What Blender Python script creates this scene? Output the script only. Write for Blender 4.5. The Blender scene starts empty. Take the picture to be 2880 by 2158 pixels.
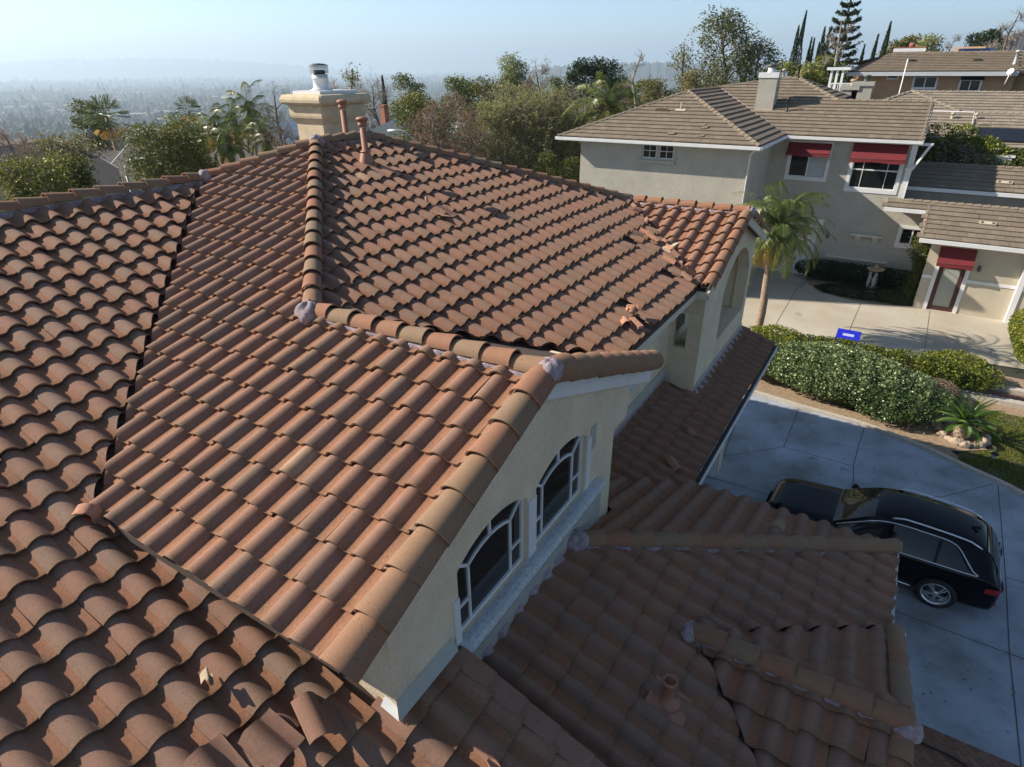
import bpy, bmesh, math, random
import numpy as np
from mathutils import Vector, Matrix
from mathutils.geometry import tessellate_polygon
random.seed(7); rng = np.random.default_rng(7)
PI = math.pi; R = math.radians
S = bpy.context.scene; COL = S.collection

# ------------------------------------------------------------------ camera, sky, sun, exposure
F_PX, PITCH, ROLL, YAW = 1710.6, 27.42, 0.463, 32.014
CAM = np.array([0.0, 0.0, 10.0])
def cam_axes():
    y, p, r = R(YAW), R(PITCH), R(ROLL)
    fw = np.array([-math.sin(y)*math.cos(p), math.cos(y)*math.cos(p), -math.sin(p)])
    rt = np.array([math.cos(y), math.sin(y), 0.0]); up = np.cross(rt, fw)
    return math.cos(r)*rt - math.sin(r)*up, math.sin(r)*rt + math.cos(r)*up, fw
RT, UP, FW = cam_axes()
cd = bpy.data.cameras.new('camera'); co = bpy.data.objects.new('camera', cd); COL.objects.link(co)
cd.sensor_fit = 'HORIZONTAL'; cd.sensor_width = 36; cd.lens = F_PX/2880*36
cd.clip_start = 0.05; cd.clip_end = 60000
co.matrix_world = Matrix(((RT[0], UP[0], -FW[0], CAM[0]), (RT[1], UP[1], -FW[1], CAM[1]), (RT[2], UP[2], -FW[2], CAM[2]), (0, 0, 0, 1)))
S.camera = co
SUN_DIR = Vector((0.796, 0.292, -0.53)).normalized()          # the way the light travels
SUN_EL = math.asin(-SUN_DIR.z); SUN_ROT = math.atan2(-SUN_DIR.x, -SUN_DIR.y)
W = bpy.data.worlds.new('World'); S.world = W; W.use_nodes = True
wn = W.node_tree; sky = wn.nodes.new('ShaderNodeTexSky'); sky.sky_type = 'NISHITA'; sky.sun_disc = False
sky.sun_elevation = SUN_EL; sky.sun_rotation = SUN_ROT; sky.air_density = 1.3; sky.dust_density = 0.4; sky.ozone_density = 5.0; sky.altitude = 300
bg = wn.nodes['Background']; bg.inputs['Strength'].default_value = 0.05
# whiter, brighter air towards the horizon
tcw = wn.nodes.new('ShaderNodeTexCoord'); sxw = wn.nodes.new('ShaderNodeSeparateXYZ'); wn.links.new(tcw.outputs['Generated'], sxw.inputs[0])
mrw = wn.nodes.new('ShaderNodeMapRange'); mrw.interpolation_type = 'SMOOTHSTEP'; wn.links.new(sxw.outputs['Z'], mrw.inputs[0])
for i_, x_ in enumerate((0.0, 0.26, 1.0, 0.0)): mrw.inputs[i_+1].default_value = x_
mxw = wn.nodes.new('ShaderNodeMix'); mxw.data_type = 'RGBA'; wn.links.new(mrw.outputs[0], mxw.inputs['Factor']); mxw.inputs[6].default_value = (1, 1, 1, 1); mxw.inputs[7].default_value = (2.0, 2.4, 3.1, 1)
muw = wn.nodes.new('ShaderNodeMix'); muw.data_type = 'RGBA'; muw.blend_type = 'MULTIPLY'; muw.inputs['Factor'].default_value = 1.0; muw.clamp_result = False; wn.links.new(sky.outputs[0], muw.inputs[6]); wn.links.new(mxw.outputs[2], muw.inputs[7])
wn.links.new(muw.outputs[2], bg.inputs[0])
sl = bpy.data.lights.new('sun', 'SUN'); sl.energy = 5.0; sl.angle = R(0.5); sl.color = (1.0, 0.90, 0.76)
so = bpy.data.objects.new('sun', sl); COL.objects.link(so); so.rotation_euler = SUN_DIR.to_track_quat('-Z', 'Y').to_euler()
S.view_settings.view_transform = 'Standard'; S.view_settings.look = 'None'; S.view_settings.exposure = 0.80; S.view_settings.gamma = 1.0
HAZE = 1.4e-4
S.cycles.volume_bounces = 3
def at(px, py, d):
    """world point at horizontal distance d along the sight line through a photograph pixel (2880 wide)"""
    v = FW + RT*(px-1440)/F_PX - UP*(py-1079)/F_PX
    return CAM + v/math.hypot(v[0], v[1])*d
def ground_z(x, y):
    s = -0.85*x + 0.22*(y-50) - 16
    s = max(0.0, s)
    return -130*(1-math.exp(-s*0.17/130))

# ------------------------------------------------------------------ materials
def newmat(name):
    m = bpy.data.materials.new(name); m.use_nodes = True; nt = m.node_tree
    return m, nt, nt.nodes['Principled BSDF']
def N(nt, t, **kw):
    n = nt.nodes.new(t)
    for k, v in kw.items():
        if k in n.inputs: n.inputs[k].default_value = v
        else: setattr(n, k, v)
    return n
def ramp(nt, stops):
    r = nt.nodes.new('ShaderNodeValToRGB'); e = r.color_ramp.elements
    while len(e) < len(stops): e.new(0.5)
    for i, (p, c) in enumerate(stops): e[i].position = p; e[i].color = (*c, 1)
    return r
def mixc(nt, a, b, f, mode='MIX'):
    m = nt.nodes.new('ShaderNodeMix'); m.data_type = 'RGBA'; m.blend_type = mode
    for s, v in ((m.inputs['Factor'], f), (m.inputs[6], a), (m.inputs[7], b)):
        if hasattr(v, 'links') or isinstance(v, bpy.types.NodeSocket): nt.links.new(v, s)
        else: s.default_value = v if not isinstance(v, tuple) else (*v, 1)[:4]
    return m.outputs[2]
def coords(nt): return nt.nodes.new('ShaderNodeTexCoord').outputs['Object']
def noise(nt, scale, detail=3, rough=0.6, vec=None):
    n = N(nt, 'ShaderNodeTexNoise', Scale=scale, Detail=detail, Roughness=rough)
    nt.links.new(vec if vec is not None else coords(nt), n.inputs['Vector']); return n.outputs['Fac']
def maprange(nt, v, a, b, c, d):
    m = N(nt, 'ShaderNodeMapRange'); nt.links.new(v, m.inputs[0])
    for i, x in enumerate((a, b, c, d)): m.inputs[i+1].default_value = x
    return m.outputs[0]
def bump(nt, bs, h, strength, dist):
    b = N(nt, 'ShaderNodeBump', Strength=strength, Distance=dist); nt.links.new(h, b.inputs['Height']); nt.links.new(b.outputs[0], bs.inputs['Normal'])
def attr(nt, name):
    a = nt.nodes.new('ShaderNodeAttribute'); a.attribute_name = name; return a.outputs['Fac']
def rough(bs, v): bs.inputs['Roughness'].default_value = v
M = {}
def plain(name, col, r=0.8, var=0.12, scale=6, bumps=0.0, bscale=60, metallic=0, spec=None):
    m, nt, bs = newmat(name); rough(bs, r); bs.inputs['Metallic'].default_value = metallic
    if spec is not None: bs.inputs['Specular IOR Level'].default_value = spec
    f = maprange(nt, noise(nt, scale, 5), 0.3, 0.7, 1-var, 1+var)
    c = mixc(nt, (*col, 1), (*[min(1, x*1) for x in col], 1), 0.0)
    mul = nt.nodes.new('ShaderNodeVectorMath'); mul.operation = 'SCALE'; nt.links.new(c, mul.inputs[0]); nt.links.new(f, mul.inputs['Scale'])
    nt.links.new(mul.outputs[0], bs.inputs['Base Color'])
    if bumps:
        g = noise(nt, bscale, 4); bump(nt, bs, g, bumps, 0.012); f2 = maprange(nt, g, 0.3, 0.7, 0.90, 1.08)  # relief shading put into the colour: bump pits darker, peaks lighter
        m2 = nt.nodes.new('ShaderNodeVectorMath'); m2.operation = 'SCALE'; nt.links.new(mul.outputs[0], m2.inputs[0]); nt.links.new(f2, m2.inputs['Scale']); nt.links.new(m2.outputs[0], bs.inputs['Base Color'])
    M[name] = m; return m
def tile_mat(name, stops, pan, fine=150, lich=0.0):
    m, nt, bs = newmat(name); rough(bs, 0.9); bs.inputs['Specular IOR Level'].default_value = 0.25
    r = ramp(nt, stops); nt.links.new(attr(nt, 'tint'), r.inputs[0])
    c = mixc(nt, r.outputs[0], pan, maprange(nt, attr(nt, 'pan'), 0, 1, 0, 0.8))
    big = maprange(nt, noise(nt, 5, 4), 0.35, 0.7, 0.0, 0.22)
    c = mixc(nt, c, (0.13, 0.1, 0.075), big)
    lc_ = maprange(nt, noise(nt, 14, 6, 0.75), 0.62, 0.74, 0.0, 0.4)
    c = mixc(nt, c, (0.16, 0.10, 0.045), lc_)
    if lich:
        e = maprange(nt, attr(nt, 'sv'), 0.72, 1.0, 0.0, 1.0); q = N(nt, 'ShaderNodeMath', operation='MULTIPLY'); nt.links.new(e, q.inputs[0]); nt.links.new(maprange(nt, noise(nt, 55, 5, 0.75), 0.44, 0.58, 0.0, lich), q.inputs[1])
        c = mixc(nt, c, (0.15, 0.105, 0.045), q.outputs[0])
        pd = N(nt, 'ShaderNodeMath', operation='MULTIPLY'); nt.links.new(attr(nt, 'pan'), pd.inputs[0]); nt.links.new(maprange(nt, noise(nt, 33, 5, 0.75), 0.45, 0.65, 0.0, 0.35), pd.inputs[1]); c = mixc(nt, c, (0.10, 0.06, 0.035), pd.outputs[0])
        st = N(nt, 'ShaderNodeMath', operation='MULTIPLY'); nt.links.new(maprange(nt, noise(nt, 2.2, 6, 0.7), 0.5, 0.68, 0.0, 0.5), st.inputs[0]); nt.links.new(maprange(nt, noise(nt, 60, 3, 0.7), 0.4, 0.6, 0.3, 1.0), st.inputs[1])
        c = mixc(nt, c, (0.12, 0.085, 0.065), st.outputs[0])
    f = maprange(nt, noise(nt, fine, 2, 0.8), 0.3, 0.7, 0.72, 1.28)
    mul = nt.nodes.new('ShaderNodeVectorMath'); mul.operation = 'SCALE'; nt.links.new(c, mul.inputs[0]); nt.links.new(f, mul.inputs['Scale'])
    sp = maprange(nt, noise(nt, 45, 1, 0.5), 0.71, 0.74, 0.0, 0.7)
    c2 = mixc(nt, mul.outputs[0], (0.07, 0.05, 0.04), sp)
    nt.links.new(c2, bs.inputs['Base Color'])
    bump(nt, bs, noise(nt, fine, 3, 0.8), 0.35, 0.004)
    M[name] = m
tile_mat('clay', [(0.0, (0.30, 0.160, 0.113)), (0.3, (0.288, 0.161, 0.116)), (0.5, (0.28, 0.163, 0.119)), (0.75, (0.265, 0.166, 0.123)), (0.93, (0.25, 0.165, 0.124)), (0.96, (0.50, 0.32, 0.21)), (1.0, (0.54, 0.37, 0.25))], (0.34, 0.15, 0.082), lich=0.6)
tile_mat('cap_clay', [(0.0, (0.31, 0.145, 0.09)), (0.35, (0.295, 0.155, 0.097)), (0.7, (0.285, 0.175, 0.107)), (1.0, (0.25, 0.178, 0.12))], (0.33, 0.16, 0.085))
tile_mat('shingle', [(0.0, (0.185, 0.148, 0.112)), (0.4, (0.21, 0.172, 0.132)), (0.7, (0.225, 0.19, 0.148)), (1.0, (0.28, 0.215, 0.15))], (0.30, 0.2, 0.12), 90)
tile_mat('shingle_grey', [(0.0, (0.23, 0.20, 0.165)), (0.5, (0.29, 0.25, 0.20)), (1.0, (0.34, 0.29, 0.23))], (0.3, 0.25, 0.2), 90)
plain('mortar', (0.36, 0.29, 0.31), 1.0, 0.35, 18, 1.0, 60)
plain('broken', (0.44, 0.22, 0.14), 0.95, 0.2, 20, 0.4, 80)
plain('underlay', (0.075, 0.05, 0.04), 0.95)
plain('stucco_cream', (0.74, 0.62, 0.45), 0.95, 0.10, 1.6, 1.0, 26)
plain('stucco_chimney', (0.66, 0.53, 0.36), 0.95, 0.14, 5, 1.0, 22)
plain('stucco_taupe', (0.43, 0.405, 0.35), 0.95, 0.09, 1.2, 1.0, 14)
plain('stucco_warm', (0.50, 0.44, 0.34), 0.95, 0.06, 2, 0.5, 45)
plain('trim_white', (0.72, 0.72, 0.72), 0.6, 0.05, 3)
plain('trim_cream', (0.62, 0.58, 0.48), 0.7, 0.06, 3)
plain('flash_grey', (0.42, 0.42, 0.38), 0.6, 0.08, 4)
plain('gutter_dark', (0.03, 0.028, 0.03), 0.5)
plain('pipe_clay', (0.36, 0.165, 0.105), 0.6, 0.1, 8)
plain('metal_white', (0.75, 0.75, 0.75), 0.35, 0.04, 6)
plain('metal_dark', (0.07, 0.085, 0.075), 0.5, 0.2, 10)
plain('siding', (0.42, 0.27, 0.16), 0.85, 0.1, 3)
plain('brick_red', (0.30, 0.12, 0.08), 0.9, 0.25, 20)
plain('maroon', (0.16, 0.013, 0.018), 0.75, 0.1, 4)
plain('door_brown', (0.07, 0.025, 0.022), 0.45)
plain('concrete_kerb', (0.45, 0.40, 0.34), 0.95, 0.15, 8)
plain('dirt', (0.30, 0.215, 0.14), 1.0, 0.3, 9, 1.0, 30)
plain('soil', (0.10, 0.085, 0.045), 1.0, 0.4, 5, 1.0, 30)
plain('rock', (0.42, 0.33, 0.25), 0.95, 0.25, 8, 0.8, 25)
plain('bark', (0.16, 0.125, 0.095), 0.95, 0.3, 8, 0.8, 20)
plain('bark_pale', (0.36, 0.31, 0.26), 0.95, 0.25, 8, 0.5, 20)
plain('palm_trunk', (0.30, 0.22, 0.16), 0.95, 0.35, 12, 1.0, 14)
plain('stone_statue', (0.42, 0.40, 0.37), 0.85, 0.2, 8, 0.5, 30)
plain('statue_tan', (0.40, 0.31, 0.21), 0.85, 0.2, 8, 0.5, 30)
plain('blue_plastic', (0.012, 0.022, 0.50), 0.4, 0.05, 3)
plain('blue_pale', (0.45, 0.48, 0.75), 0.4, 0.05, 3)
plain('rubber', (0.018, 0.018, 0.02), 0.7)
plain('solar', (0.02, 0.035, 0.12), 0.15, 0.1, 3)
plain('solar_black', (0.012, 0.014, 0.022), 0.35, 0.1, 3)
plain('asphalt', (0.075, 0.075, 0.08), 0.95, 0.2, 1)
plain('white_paint', (0.8, 0.8, 0.8), 0.5, 0.03, 3)
plain('roof_far', (0.10, 0.09, 0.085), 0.95, 0.3, 3)
plain('wall_far', (0.45, 0.38, 0.31), 0.95, 0.1, 1)
plain('blinds', (0.50, 0.52, 0.55), 0.5, 0.05, 3)
def sill_mat():
    m, nt, bs = newmat('sill_dirty'); rough(bs, 0.9)
    f = maprange(nt, noise(nt, 22, 8, 0.8), 0.32, 0.60, 0, 1)
    nt.links.new(mixc(nt, (0.33, 0.34, 0.36), (0.62, 0.63, 0.66), f), bs.inputs['Base Color']); bump(nt, bs, f, 0.3, 0.004); M['sill_dirty'] = m
sill_mat()
def glass_mat(name, col, r, tr=0.0):
    m, nt, bs = newmat(name); bs.inputs['Base Color'].default_value = (*col, 1); rough(bs, r); bs.inputs['Specular IOR Level'].default_value = 0.6; M[name] = m
glass_mat('glass', (0.012, 0.014, 0.016), 0.03)
glass_mat('glass_soft', (0.05, 0.055, 0.06), 0.08)
glass_mat('glass_door', (0.34, 0.36, 0.31), 0.25)
glass_mat('car_glass', (0.018, 0.02, 0.024), 0.02)
M['car_glass'].node_tree.nodes['Principled BSDF'].inputs['Specular IOR Level'].default_value = 0.5
glass_mat('red_lamp', (0.35, 0.008, 0.01), 0.1)
def car_mat():
    m, nt, bs = newmat('car_paint'); bs.inputs['Base Color'].default_value = (0.004, 0.005, 0.008, 1); rough(bs, 0.06); bs.inputs['Specular IOR Level'].default_value = 0.22; bs.inputs['Coat Weight'].default_value = 0.0; bs.inputs['Coat Roughness'].default_value = 0.03; M['car_paint'] = m
    m, nt, bs = newmat('chrome'); bs.inputs['Base Color'].default_value = (0.75, 0.77, 0.8, 1); rough(bs, 0.22); bs.inputs['Metallic'].default_value = 0.85; M['chrome'] = m
car_mat()
def concrete(name, a, b, scale=0.8):
    m, nt, bs = newmat(name); rough(bs, 0.9)
    f = maprange(nt, noise(nt, scale, 8, 0.62), 0.35, 0.68, 0, 1)
    c = mixc(nt, a, b, f)
    st = maprange(nt, noise(nt, scale*4, 6, 0.7), 0.56, 0.72, 0, 0.45); c = mixc(nt, c, tuple(x*0.5 for x in a), st); oil = maprange(nt, noise(nt, scale*1.7, 3, 0.5), 0.68, 0.74, 0, 0.5); c = mixc(nt, c, tuple(x*0.35 for x in a), oil)
    f2 = maprange(nt, noise(nt, 160, 2), 0.3, 0.7, 0.9, 1.1)
    mul = nt.nodes.new('ShaderNodeVectorMath'); mul.operation = 'SCALE'; nt.links.new(c, mul.inputs[0]); nt.links.new(f2, mul.inputs['Scale'])
    nt.links.new(mul.outputs[0], bs.inputs['Base Color']); M[name] = m
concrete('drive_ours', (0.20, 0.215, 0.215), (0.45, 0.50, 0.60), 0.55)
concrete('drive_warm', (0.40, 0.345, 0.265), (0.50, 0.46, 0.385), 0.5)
concrete('joint', (0.10, 0.09, 0.08), (0.14, 0.12, 0.1))
def brickpave():
    m, nt, bs = newmat('brick_paving'); rough(bs, 0.95)
    b = N(nt, 'ShaderNodeTexBrick', Scale=1.0); b.inputs['Color1'].default_value = (0.20, 0.085, 0.05, 1); b.inputs['Color2'].default_value = (0.26, 0.14, 0.09, 1); b.inputs['Mortar'].default_value = (0.10, 0.08, 0.07, 1)
    b.inputs['Brick Width'].default_value = 0.22; b.inputs['Row Height'].default_value = 0.11; b.inputs['Mortar Size'].default_value = 0.008
    mp = N(nt, 'ShaderNodeMapping'); mp.inputs['Rotation'].default_value = (0, 0, R(45)); nt.links.new(coords(nt), mp.inputs[0]); nt.links.new(mp.outputs[0], b.inputs['Vector'])
    nt.links.new(b.outputs[0], bs.inputs['Base Color']); M['brick_paving'] = m
brickpave()
def leaf(name, stops, r=0.55, trans=0.35):
    m, nt, bs = newmat(name); rough(bs, r)
    rr = ramp(nt, stops); nt.links.new(attr(nt, 'tint'), rr.inputs[0]); nt.links.new(rr.outputs[0], bs.inputs['Base Color'])
    bs.inputs['Specular IOR Level'].default_value = 0.5
    t = nt.nodes.new('ShaderNodeBsdfTranslucent'); nt.links.new(rr.outputs[0], t.inputs[0])
    mx = N(nt, 'ShaderNodeMixShader', Fac=trans); nt.links.new(bs.outputs[0], mx.inputs[1]); nt.links.new(t.outputs[0], mx.inputs[2])
    nt.links.new(mx.outputs[0], nt.nodes['Material Output'].inputs[0]); M[name] = m
leaf('leaf_green', [(0, (0.052, 0.071, 0.016)), (0.5, (0.121, 0.144, 0.029)), (1, (0.230, 0.224, 0.040))])
leaf('leaf_dark', [(0, (0.017, 0.039, 0.014)), (1, (0.049, 0.084, 0.025))])
leaf('leaf_olive', [(0, (0.092, 0.101, 0.037)), (0.6, (0.166, 0.184, 0.064)), (1, (0.294, 0.239, 0.092))])
leaf('leaf_pale', [(0, (0.178, 0.202, 0.064)), (0.6, (0.305, 0.322, 0.120)), (1, (0.451, 0.419, 0.178))])
leaf('leaf_rust', [(0, (0.215, 0.129, 0.072)), (0.6, (0.372, 0.172, 0.057)), (1, (0.501, 0.257, 0.086))])
leaf('leaf_brown', [(0, (0.164, 0.118, 0.091)), (1, (0.328, 0.237, 0.164))])
leaf('leaf_hedge', [(0, (0.052, 0.096, 0.031)), (0.6, (0.157, 0.217, 0.078)), (1, (0.522, 0.592, 0.313))], 0.35)
leaf('leaf_lime', [(0, (0.060, 0.096, 0.014)), (0.5, (0.168, 0.204, 0.024)), (1, (0.360, 0.348, 0.048))])
leaf('leaf_palm', [(0, (0.068, 0.105, 0.027)), (0.7, (0.165, 0.203, 0.053)), (0.86, (0.300, 0.285, 0.075)), (1, (0.630, 0.360, 0.105))], 0.35)
leaf('leaf_cycad', [(0, (0.026, 0.072, 0.010)), (1, (0.091, 0.182, 0.019))], 0.35)
leaf('leaf_conifer', [(0, (0.025, 0.049, 0.020)), (1, (0.084, 0.112, 0.049))])
leaf('twig', [(0, (0.150, 0.120, 0.090)), (1, (0.360, 0.300, 0.240))], 0.9, 0.0)
leaf('twig_pale', [(0, (0.220, 0.190, 0.160)), (1, (0.380, 0.340, 0.300))], 0.9, 0.0)

# ------------------------------------------------------------------ geometry helpers
SPLIT = {'window_surround', 'interior', 'side_wall', 'lower_wall', 'garage_post', 'door_trim', 'wall_band', 'base_flashing', 'fascia', 'barge_board', 'gutter', 'soffit', 'corner_bracket', 'vent_slot', 'garage_door', 'door_window', 'window_sill', 'railing', 'vent_flashing', 'wall', 'door_surround', 'roof_deck', 'roof'}
class MB:
    """collects faces and builds ONE mesh object"""
    def __init__(s): s.v = []; s.f = []; s.m = []; s.t = []; s.sm = []
    def add(s, vs, fs, m=0, t=0.5, smooth=False):
        o = len(s.v); s.v += [tuple(map(float, p)) for p in vs]
        for f in fs: s.f.append(tuple(i+o for i in f)); s.m.append(m); s.t.append(t); s.sm.append(smooth)
    def box(s, lo, hi, m=0, t=0.5):
        x0, y0, z0 = lo; x1, y1, z1 = hi
        s.add([(x0,y0,z0),(x1,y0,z0),(x1,y1,z0),(x0,y1,z0),(x0,y0,z1),(x1,y0,z1),(x1,y1,z1),(x0,y1,z1)],
              [(0,3,2,1),(4,5,6,7),(0,1,5,4),(1,2,6,5),(2,3,7,6),(3,0,4,7)], m, t)
    def obox(s, c, X, Y, Z, m=0, t=0.5):
        """oriented box, half axes X, Y, Z"""
        c, X, Y, Z = map(np.array, (c, X, Y, Z))
        vs = [c+sx*X+sy*Y+sz*Z for sz in (-1, 1) for sx, sy in ((-1,-1),(1,-1),(1,1),(-1,1))]
        s.add(vs, [(0,3,2,1),(4,5,6,7),(0,1,5,4),(1,2,6,5),(2,3,7,6),(3,0,4,7)], m, t)
    def beam(s, a, b, w, h, m=0, up=(0, 0, 1)):
        a, b = np.array(a, float), np.array(b, float); d = b-a; L = np.linalg.norm(d); d /= L
        sd = np.cross(d, up); sd /= np.linalg.norm(sd); u2 = np.cross(sd, d)
        s.obox((a+b)/2, d*L/2, sd*w/2, u2*h/2, m)
    def tube(s, pts, rad, seg=8, m=0, t=0.5, smooth=True, caps=True):
        pts = [np.array(p, float) for p in pts]; n = len(pts)
        if not hasattr(rad, '__len__'): rad = [rad]*n
        vs = []; prev = None
        for i, p in enumerate(pts):
            d = pts[min(i+1, n-1)] - pts[max(i-1, 0)]; d = d/(np.linalg.norm(d)+1e-9)
            ref = prev if prev is not None else (np.array([1.0, 0, 0]) if abs(d[0]) < 0.9 else np.array([0, 1.0, 0]))
            a = ref - d*(ref@d); a /= np.linalg.norm(a)+1e-9; prev = a; b = np.cross(d, a)
            for k in range(seg):
                w = 2*PI*k/seg; vs.append(p + rad[i]*(math.cos(w)*a + math.sin(w)*b))
        fs = [(i*seg+k, i*seg+(k+1) % seg, (i+1)*seg+(k+1) % seg, (i+1)*seg+k) for i in range(n-1) for k in range(seg)]
        if caps: fs += [tuple(range(seg))[::-1], tuple((n-1)*seg+k for k in range(seg))]
        s.add(vs, fs, m, t, smooth)
    def lathe(s, c, prof, seg=20, m=0, t=0.5, smooth=True, axis=(0, 0, 1)):
        ax = Vector(axis).normalized(); q = ax.to_track_quat('Z', 'Y'); c = Vector(c)
        vs = [tuple(c + q @ Vector((r*math.cos(2*PI*k/seg), r*math.sin(2*PI*k/seg), z))) for r, z in prof for k in range(seg)]
        n = len(prof)
        fs = [(i*seg+k, i*seg+(k+1) % seg, (i+1)*seg+(k+1) % seg, (i+1)*seg+k) for i in range(n-1) for k in range(seg)]
        fs += [tuple(range(seg))[::-1], tuple((n-1)*seg+k for k in range(seg))]
        s.add(vs, fs, m, t, smooth)
    def blob(s, c, r, m=0, t=0.5, amp=0.15, seed=0, n=10, fl=1.0):
        """lumpy rounded ellipsoid"""
        rr = random.Random(seed); ph = [rr.uniform(0, 6.28) for _ in range(6)]; vs = []
        rx, ry, rz = (r, r, r) if not hasattr(r, '__len__') else r
        for i in range(1, n):
            th = PI*i/n
            for k in range(2*n):
                w = PI*k/n; q = 1+amp*(math.sin(3*w+ph[0])*math.sin(2*th+ph[1])+0.6*math.sin(5*w+ph[2]+3*th)+0.4*math.sin(9*w+ph[3])*math.sin(7*th+ph[4]))*0.6
                vs.append((c[0]+rx*q*math.sin(th)*math.cos(w), c[1]+ry*q*math.sin(th)*math.sin(w), c[2]+rz*q*math.cos(th)))
        top = len(vs); vs += [(c[0], c[1], c[2]+rz), (c[0], c[1], c[2]-rz)]; q2 = 2*n
        fs = [(i*q2+k, (i+1)*q2+k, (i+1)*q2+(k+1) % q2, i*q2+(k+1) % q2) for i in range(n-2) for k in range(q2)]
        fs += [(top, k, (k+1) % q2) for k in range(q2)] + [(top+1, (n-2)*q2+(k+1) % q2, (n-2)*q2+k) for k in range(q2)]
        s.add(vs, fs, m, t, True)
    def poly(s, loops, O, X, Y, T, m=0, back=True):
        """flat slab with holes: loops[0] outline, others holes, all 2D; extruded by vector T"""
        O, X, Y, T = map(lambda q: np.array(q, float), (O, X, Y, T))
        P3 = [[Vector((a, b, 0)) for a, b in L] for L in loops]
        tris = tessellate_polygon(P3); flat = [p for L in loops for p in L]
        fr = [O+X*a+Y*b for a, b in flat]; bk = [p+T for p in fr]
        nrm = np.cross(X, Y); flip = nrm @ T > 0
        out = []
        for a, b, c in tris:
            cr = (flat[b][0]-flat[a][0])*(flat[c][1]-flat[a][1])-(flat[b][1]-flat[a][1])*(flat[c][0]-flat[a][0])
            if cr < 0: b, c = c, b
            out.append((a, c, b) if flip else (a, b, c))
        s.add(fr, out, m)
        if back: s.add(bk, [f[::-1] for f in out], m)
        o = 0
        for L in loops:
            n = len(L)
            for i in range(n):
                j = (i+1) % n; s.add([fr[o+i], fr[o+j], bk[o+j], bk[o+i]], [(0, 1, 2, 3)], m)
            o += n
    def split(s):
        par = list(range(len(s.v)))
        def find(i):
            while par[i] != i: par[i] = par[par[i]]; i = par[i]
            return i
        key = {}
        for i, p in enumerate(s.v):
            k = tuple(round(c, 5) for c in p)
            if k in key: par[find(i)] = find(key[k])
            else: key[k] = i
        for f in s.f:
            for q in f[1:]: par[find(q)] = find(f[0])
        out = {}
        for fi, f in enumerate(s.f): out.setdefault(find(f[0]), []).append(fi)
        res = []
        for fl in out.values():
            m_ = MB(); mp = {}
            for fi in fl:
                f = []
                for q in s.f[fi]:
                    if q not in mp: mp[q] = len(m_.v); m_.v.append(s.v[q])
                    f.append(mp[q])
                m_.f.append(tuple(f)); m_.m.append(s.m[fi]); m_.t.append(s.t[fi]); m_.sm.append(s.sm[fi])
            res.append(m_)
        return res
    def build(s, name, mats, parent=None, coll=True):
        if name in SPLIT and parent is not None:
            ps = s.split()
            if len(ps) > 1: return [q.build(name, mats, parent) for q in ps][0]
        me = bpy.data.meshes.new(name); me.from_pydata(s.v, [], s.f)
        for q in (mats if isinstance(mats, (list, tuple)) else [mats]): me.materials.append(M[q] if isinstance(q, str) else q)
        if len(s.f):
            me.polygons.foreach_set('material_index', s.m); me.polygons.foreach_set('use_smooth', s.sm)
            a = me.attributes.new('tint', 'FLOAT', 'FACE'); a.data.foreach_set('value', s.t)
        me.update(); o = bpy.data.objects.new(name, me); COL.objects.link(o)
        if parent is not None: o.parent = parent; o.matrix_parent_inverse = pinv(parent)
        return o
def pinv(p):
    """parts are modelled in world coordinates; only the root thing carries a transform"""
    if p.parent is not None: return Matrix.Identity(4)
    return (Matrix.Translation(p.location) @ p.rotation_euler.to_matrix().to_4x4()).inverted()
def np_obj(name, V, Fq, mat, tint=None, parent=None, smooth=False):
    """mesh from numpy arrays: V (n,3), Fq (m,4) or (m,3)"""
    me = bpy.data.meshes.new(name); k = Fq.shape[1]
    me.vertices.add(len(V)); me.vertices.foreach_set('co', V.astype(np.float32).ravel())
    me.loops.add(len(Fq)*k); me.loops.foreach_set('vertex_index', Fq.astype(np.int32).ravel())
    me.polygons.add(len(Fq)); me.polygons.foreach_set('loop_start', np.arange(len(Fq), dtype=np.int32)*k)
    me.polygons.foreach_set('use_smooth', np.full(len(Fq), smooth))
    me.materials.append(M[mat])
    a = me.attributes.new('tint', 'FLOAT', 'FACE'); a.data.foreach_set('value', (tint if tint is not None else np.full(len(Fq), .5)).astype(np.float32))
    me.update(calc_edges=True); me.validate(); o = bpy.data.objects.new(name, me); COL.objects.link(o)
    if parent is not None: o.parent = parent; o.matrix_parent_inverse = pinv(parent)
    return o
def tag(o, label=None, cat=None, group=None, kind=None):
    if label: o['label'] = label
    if cat: o['category'] = cat
    if group: o['group'] = group
    if kind: o['kind'] = kind
    return o
def thing(name, label, cat, loc=(0, 0, 0), group=None):
    o = bpy.data.objects.new(name, None); o.empty_display_size = 0.2; COL.objects.link(o); o.location = loc
    return tag(o, label, cat, group)
def structure(name, mb, mats):
    return tag(mb.build(name, mats), kind='structure')
def copy_tree(o, loc, rz=None, sc=None, label=None):
    c = o.copy(); COL.objects.link(c); c.location = loc
    if rz is not None: c.rotation_euler = (0, 0, rz)
    if sc is not None: c.scale = (sc, sc, sc)
    if label: c['label'] = label
    def rec(src, dst):
        for ch in src.children:
            d = ch.copy(); COL.objects.link(d); d.parent = dst; d.matrix_parent_inverse = ch.matrix_parent_inverse.copy(); rec(ch, d)
    rec(o, c); return c
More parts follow.
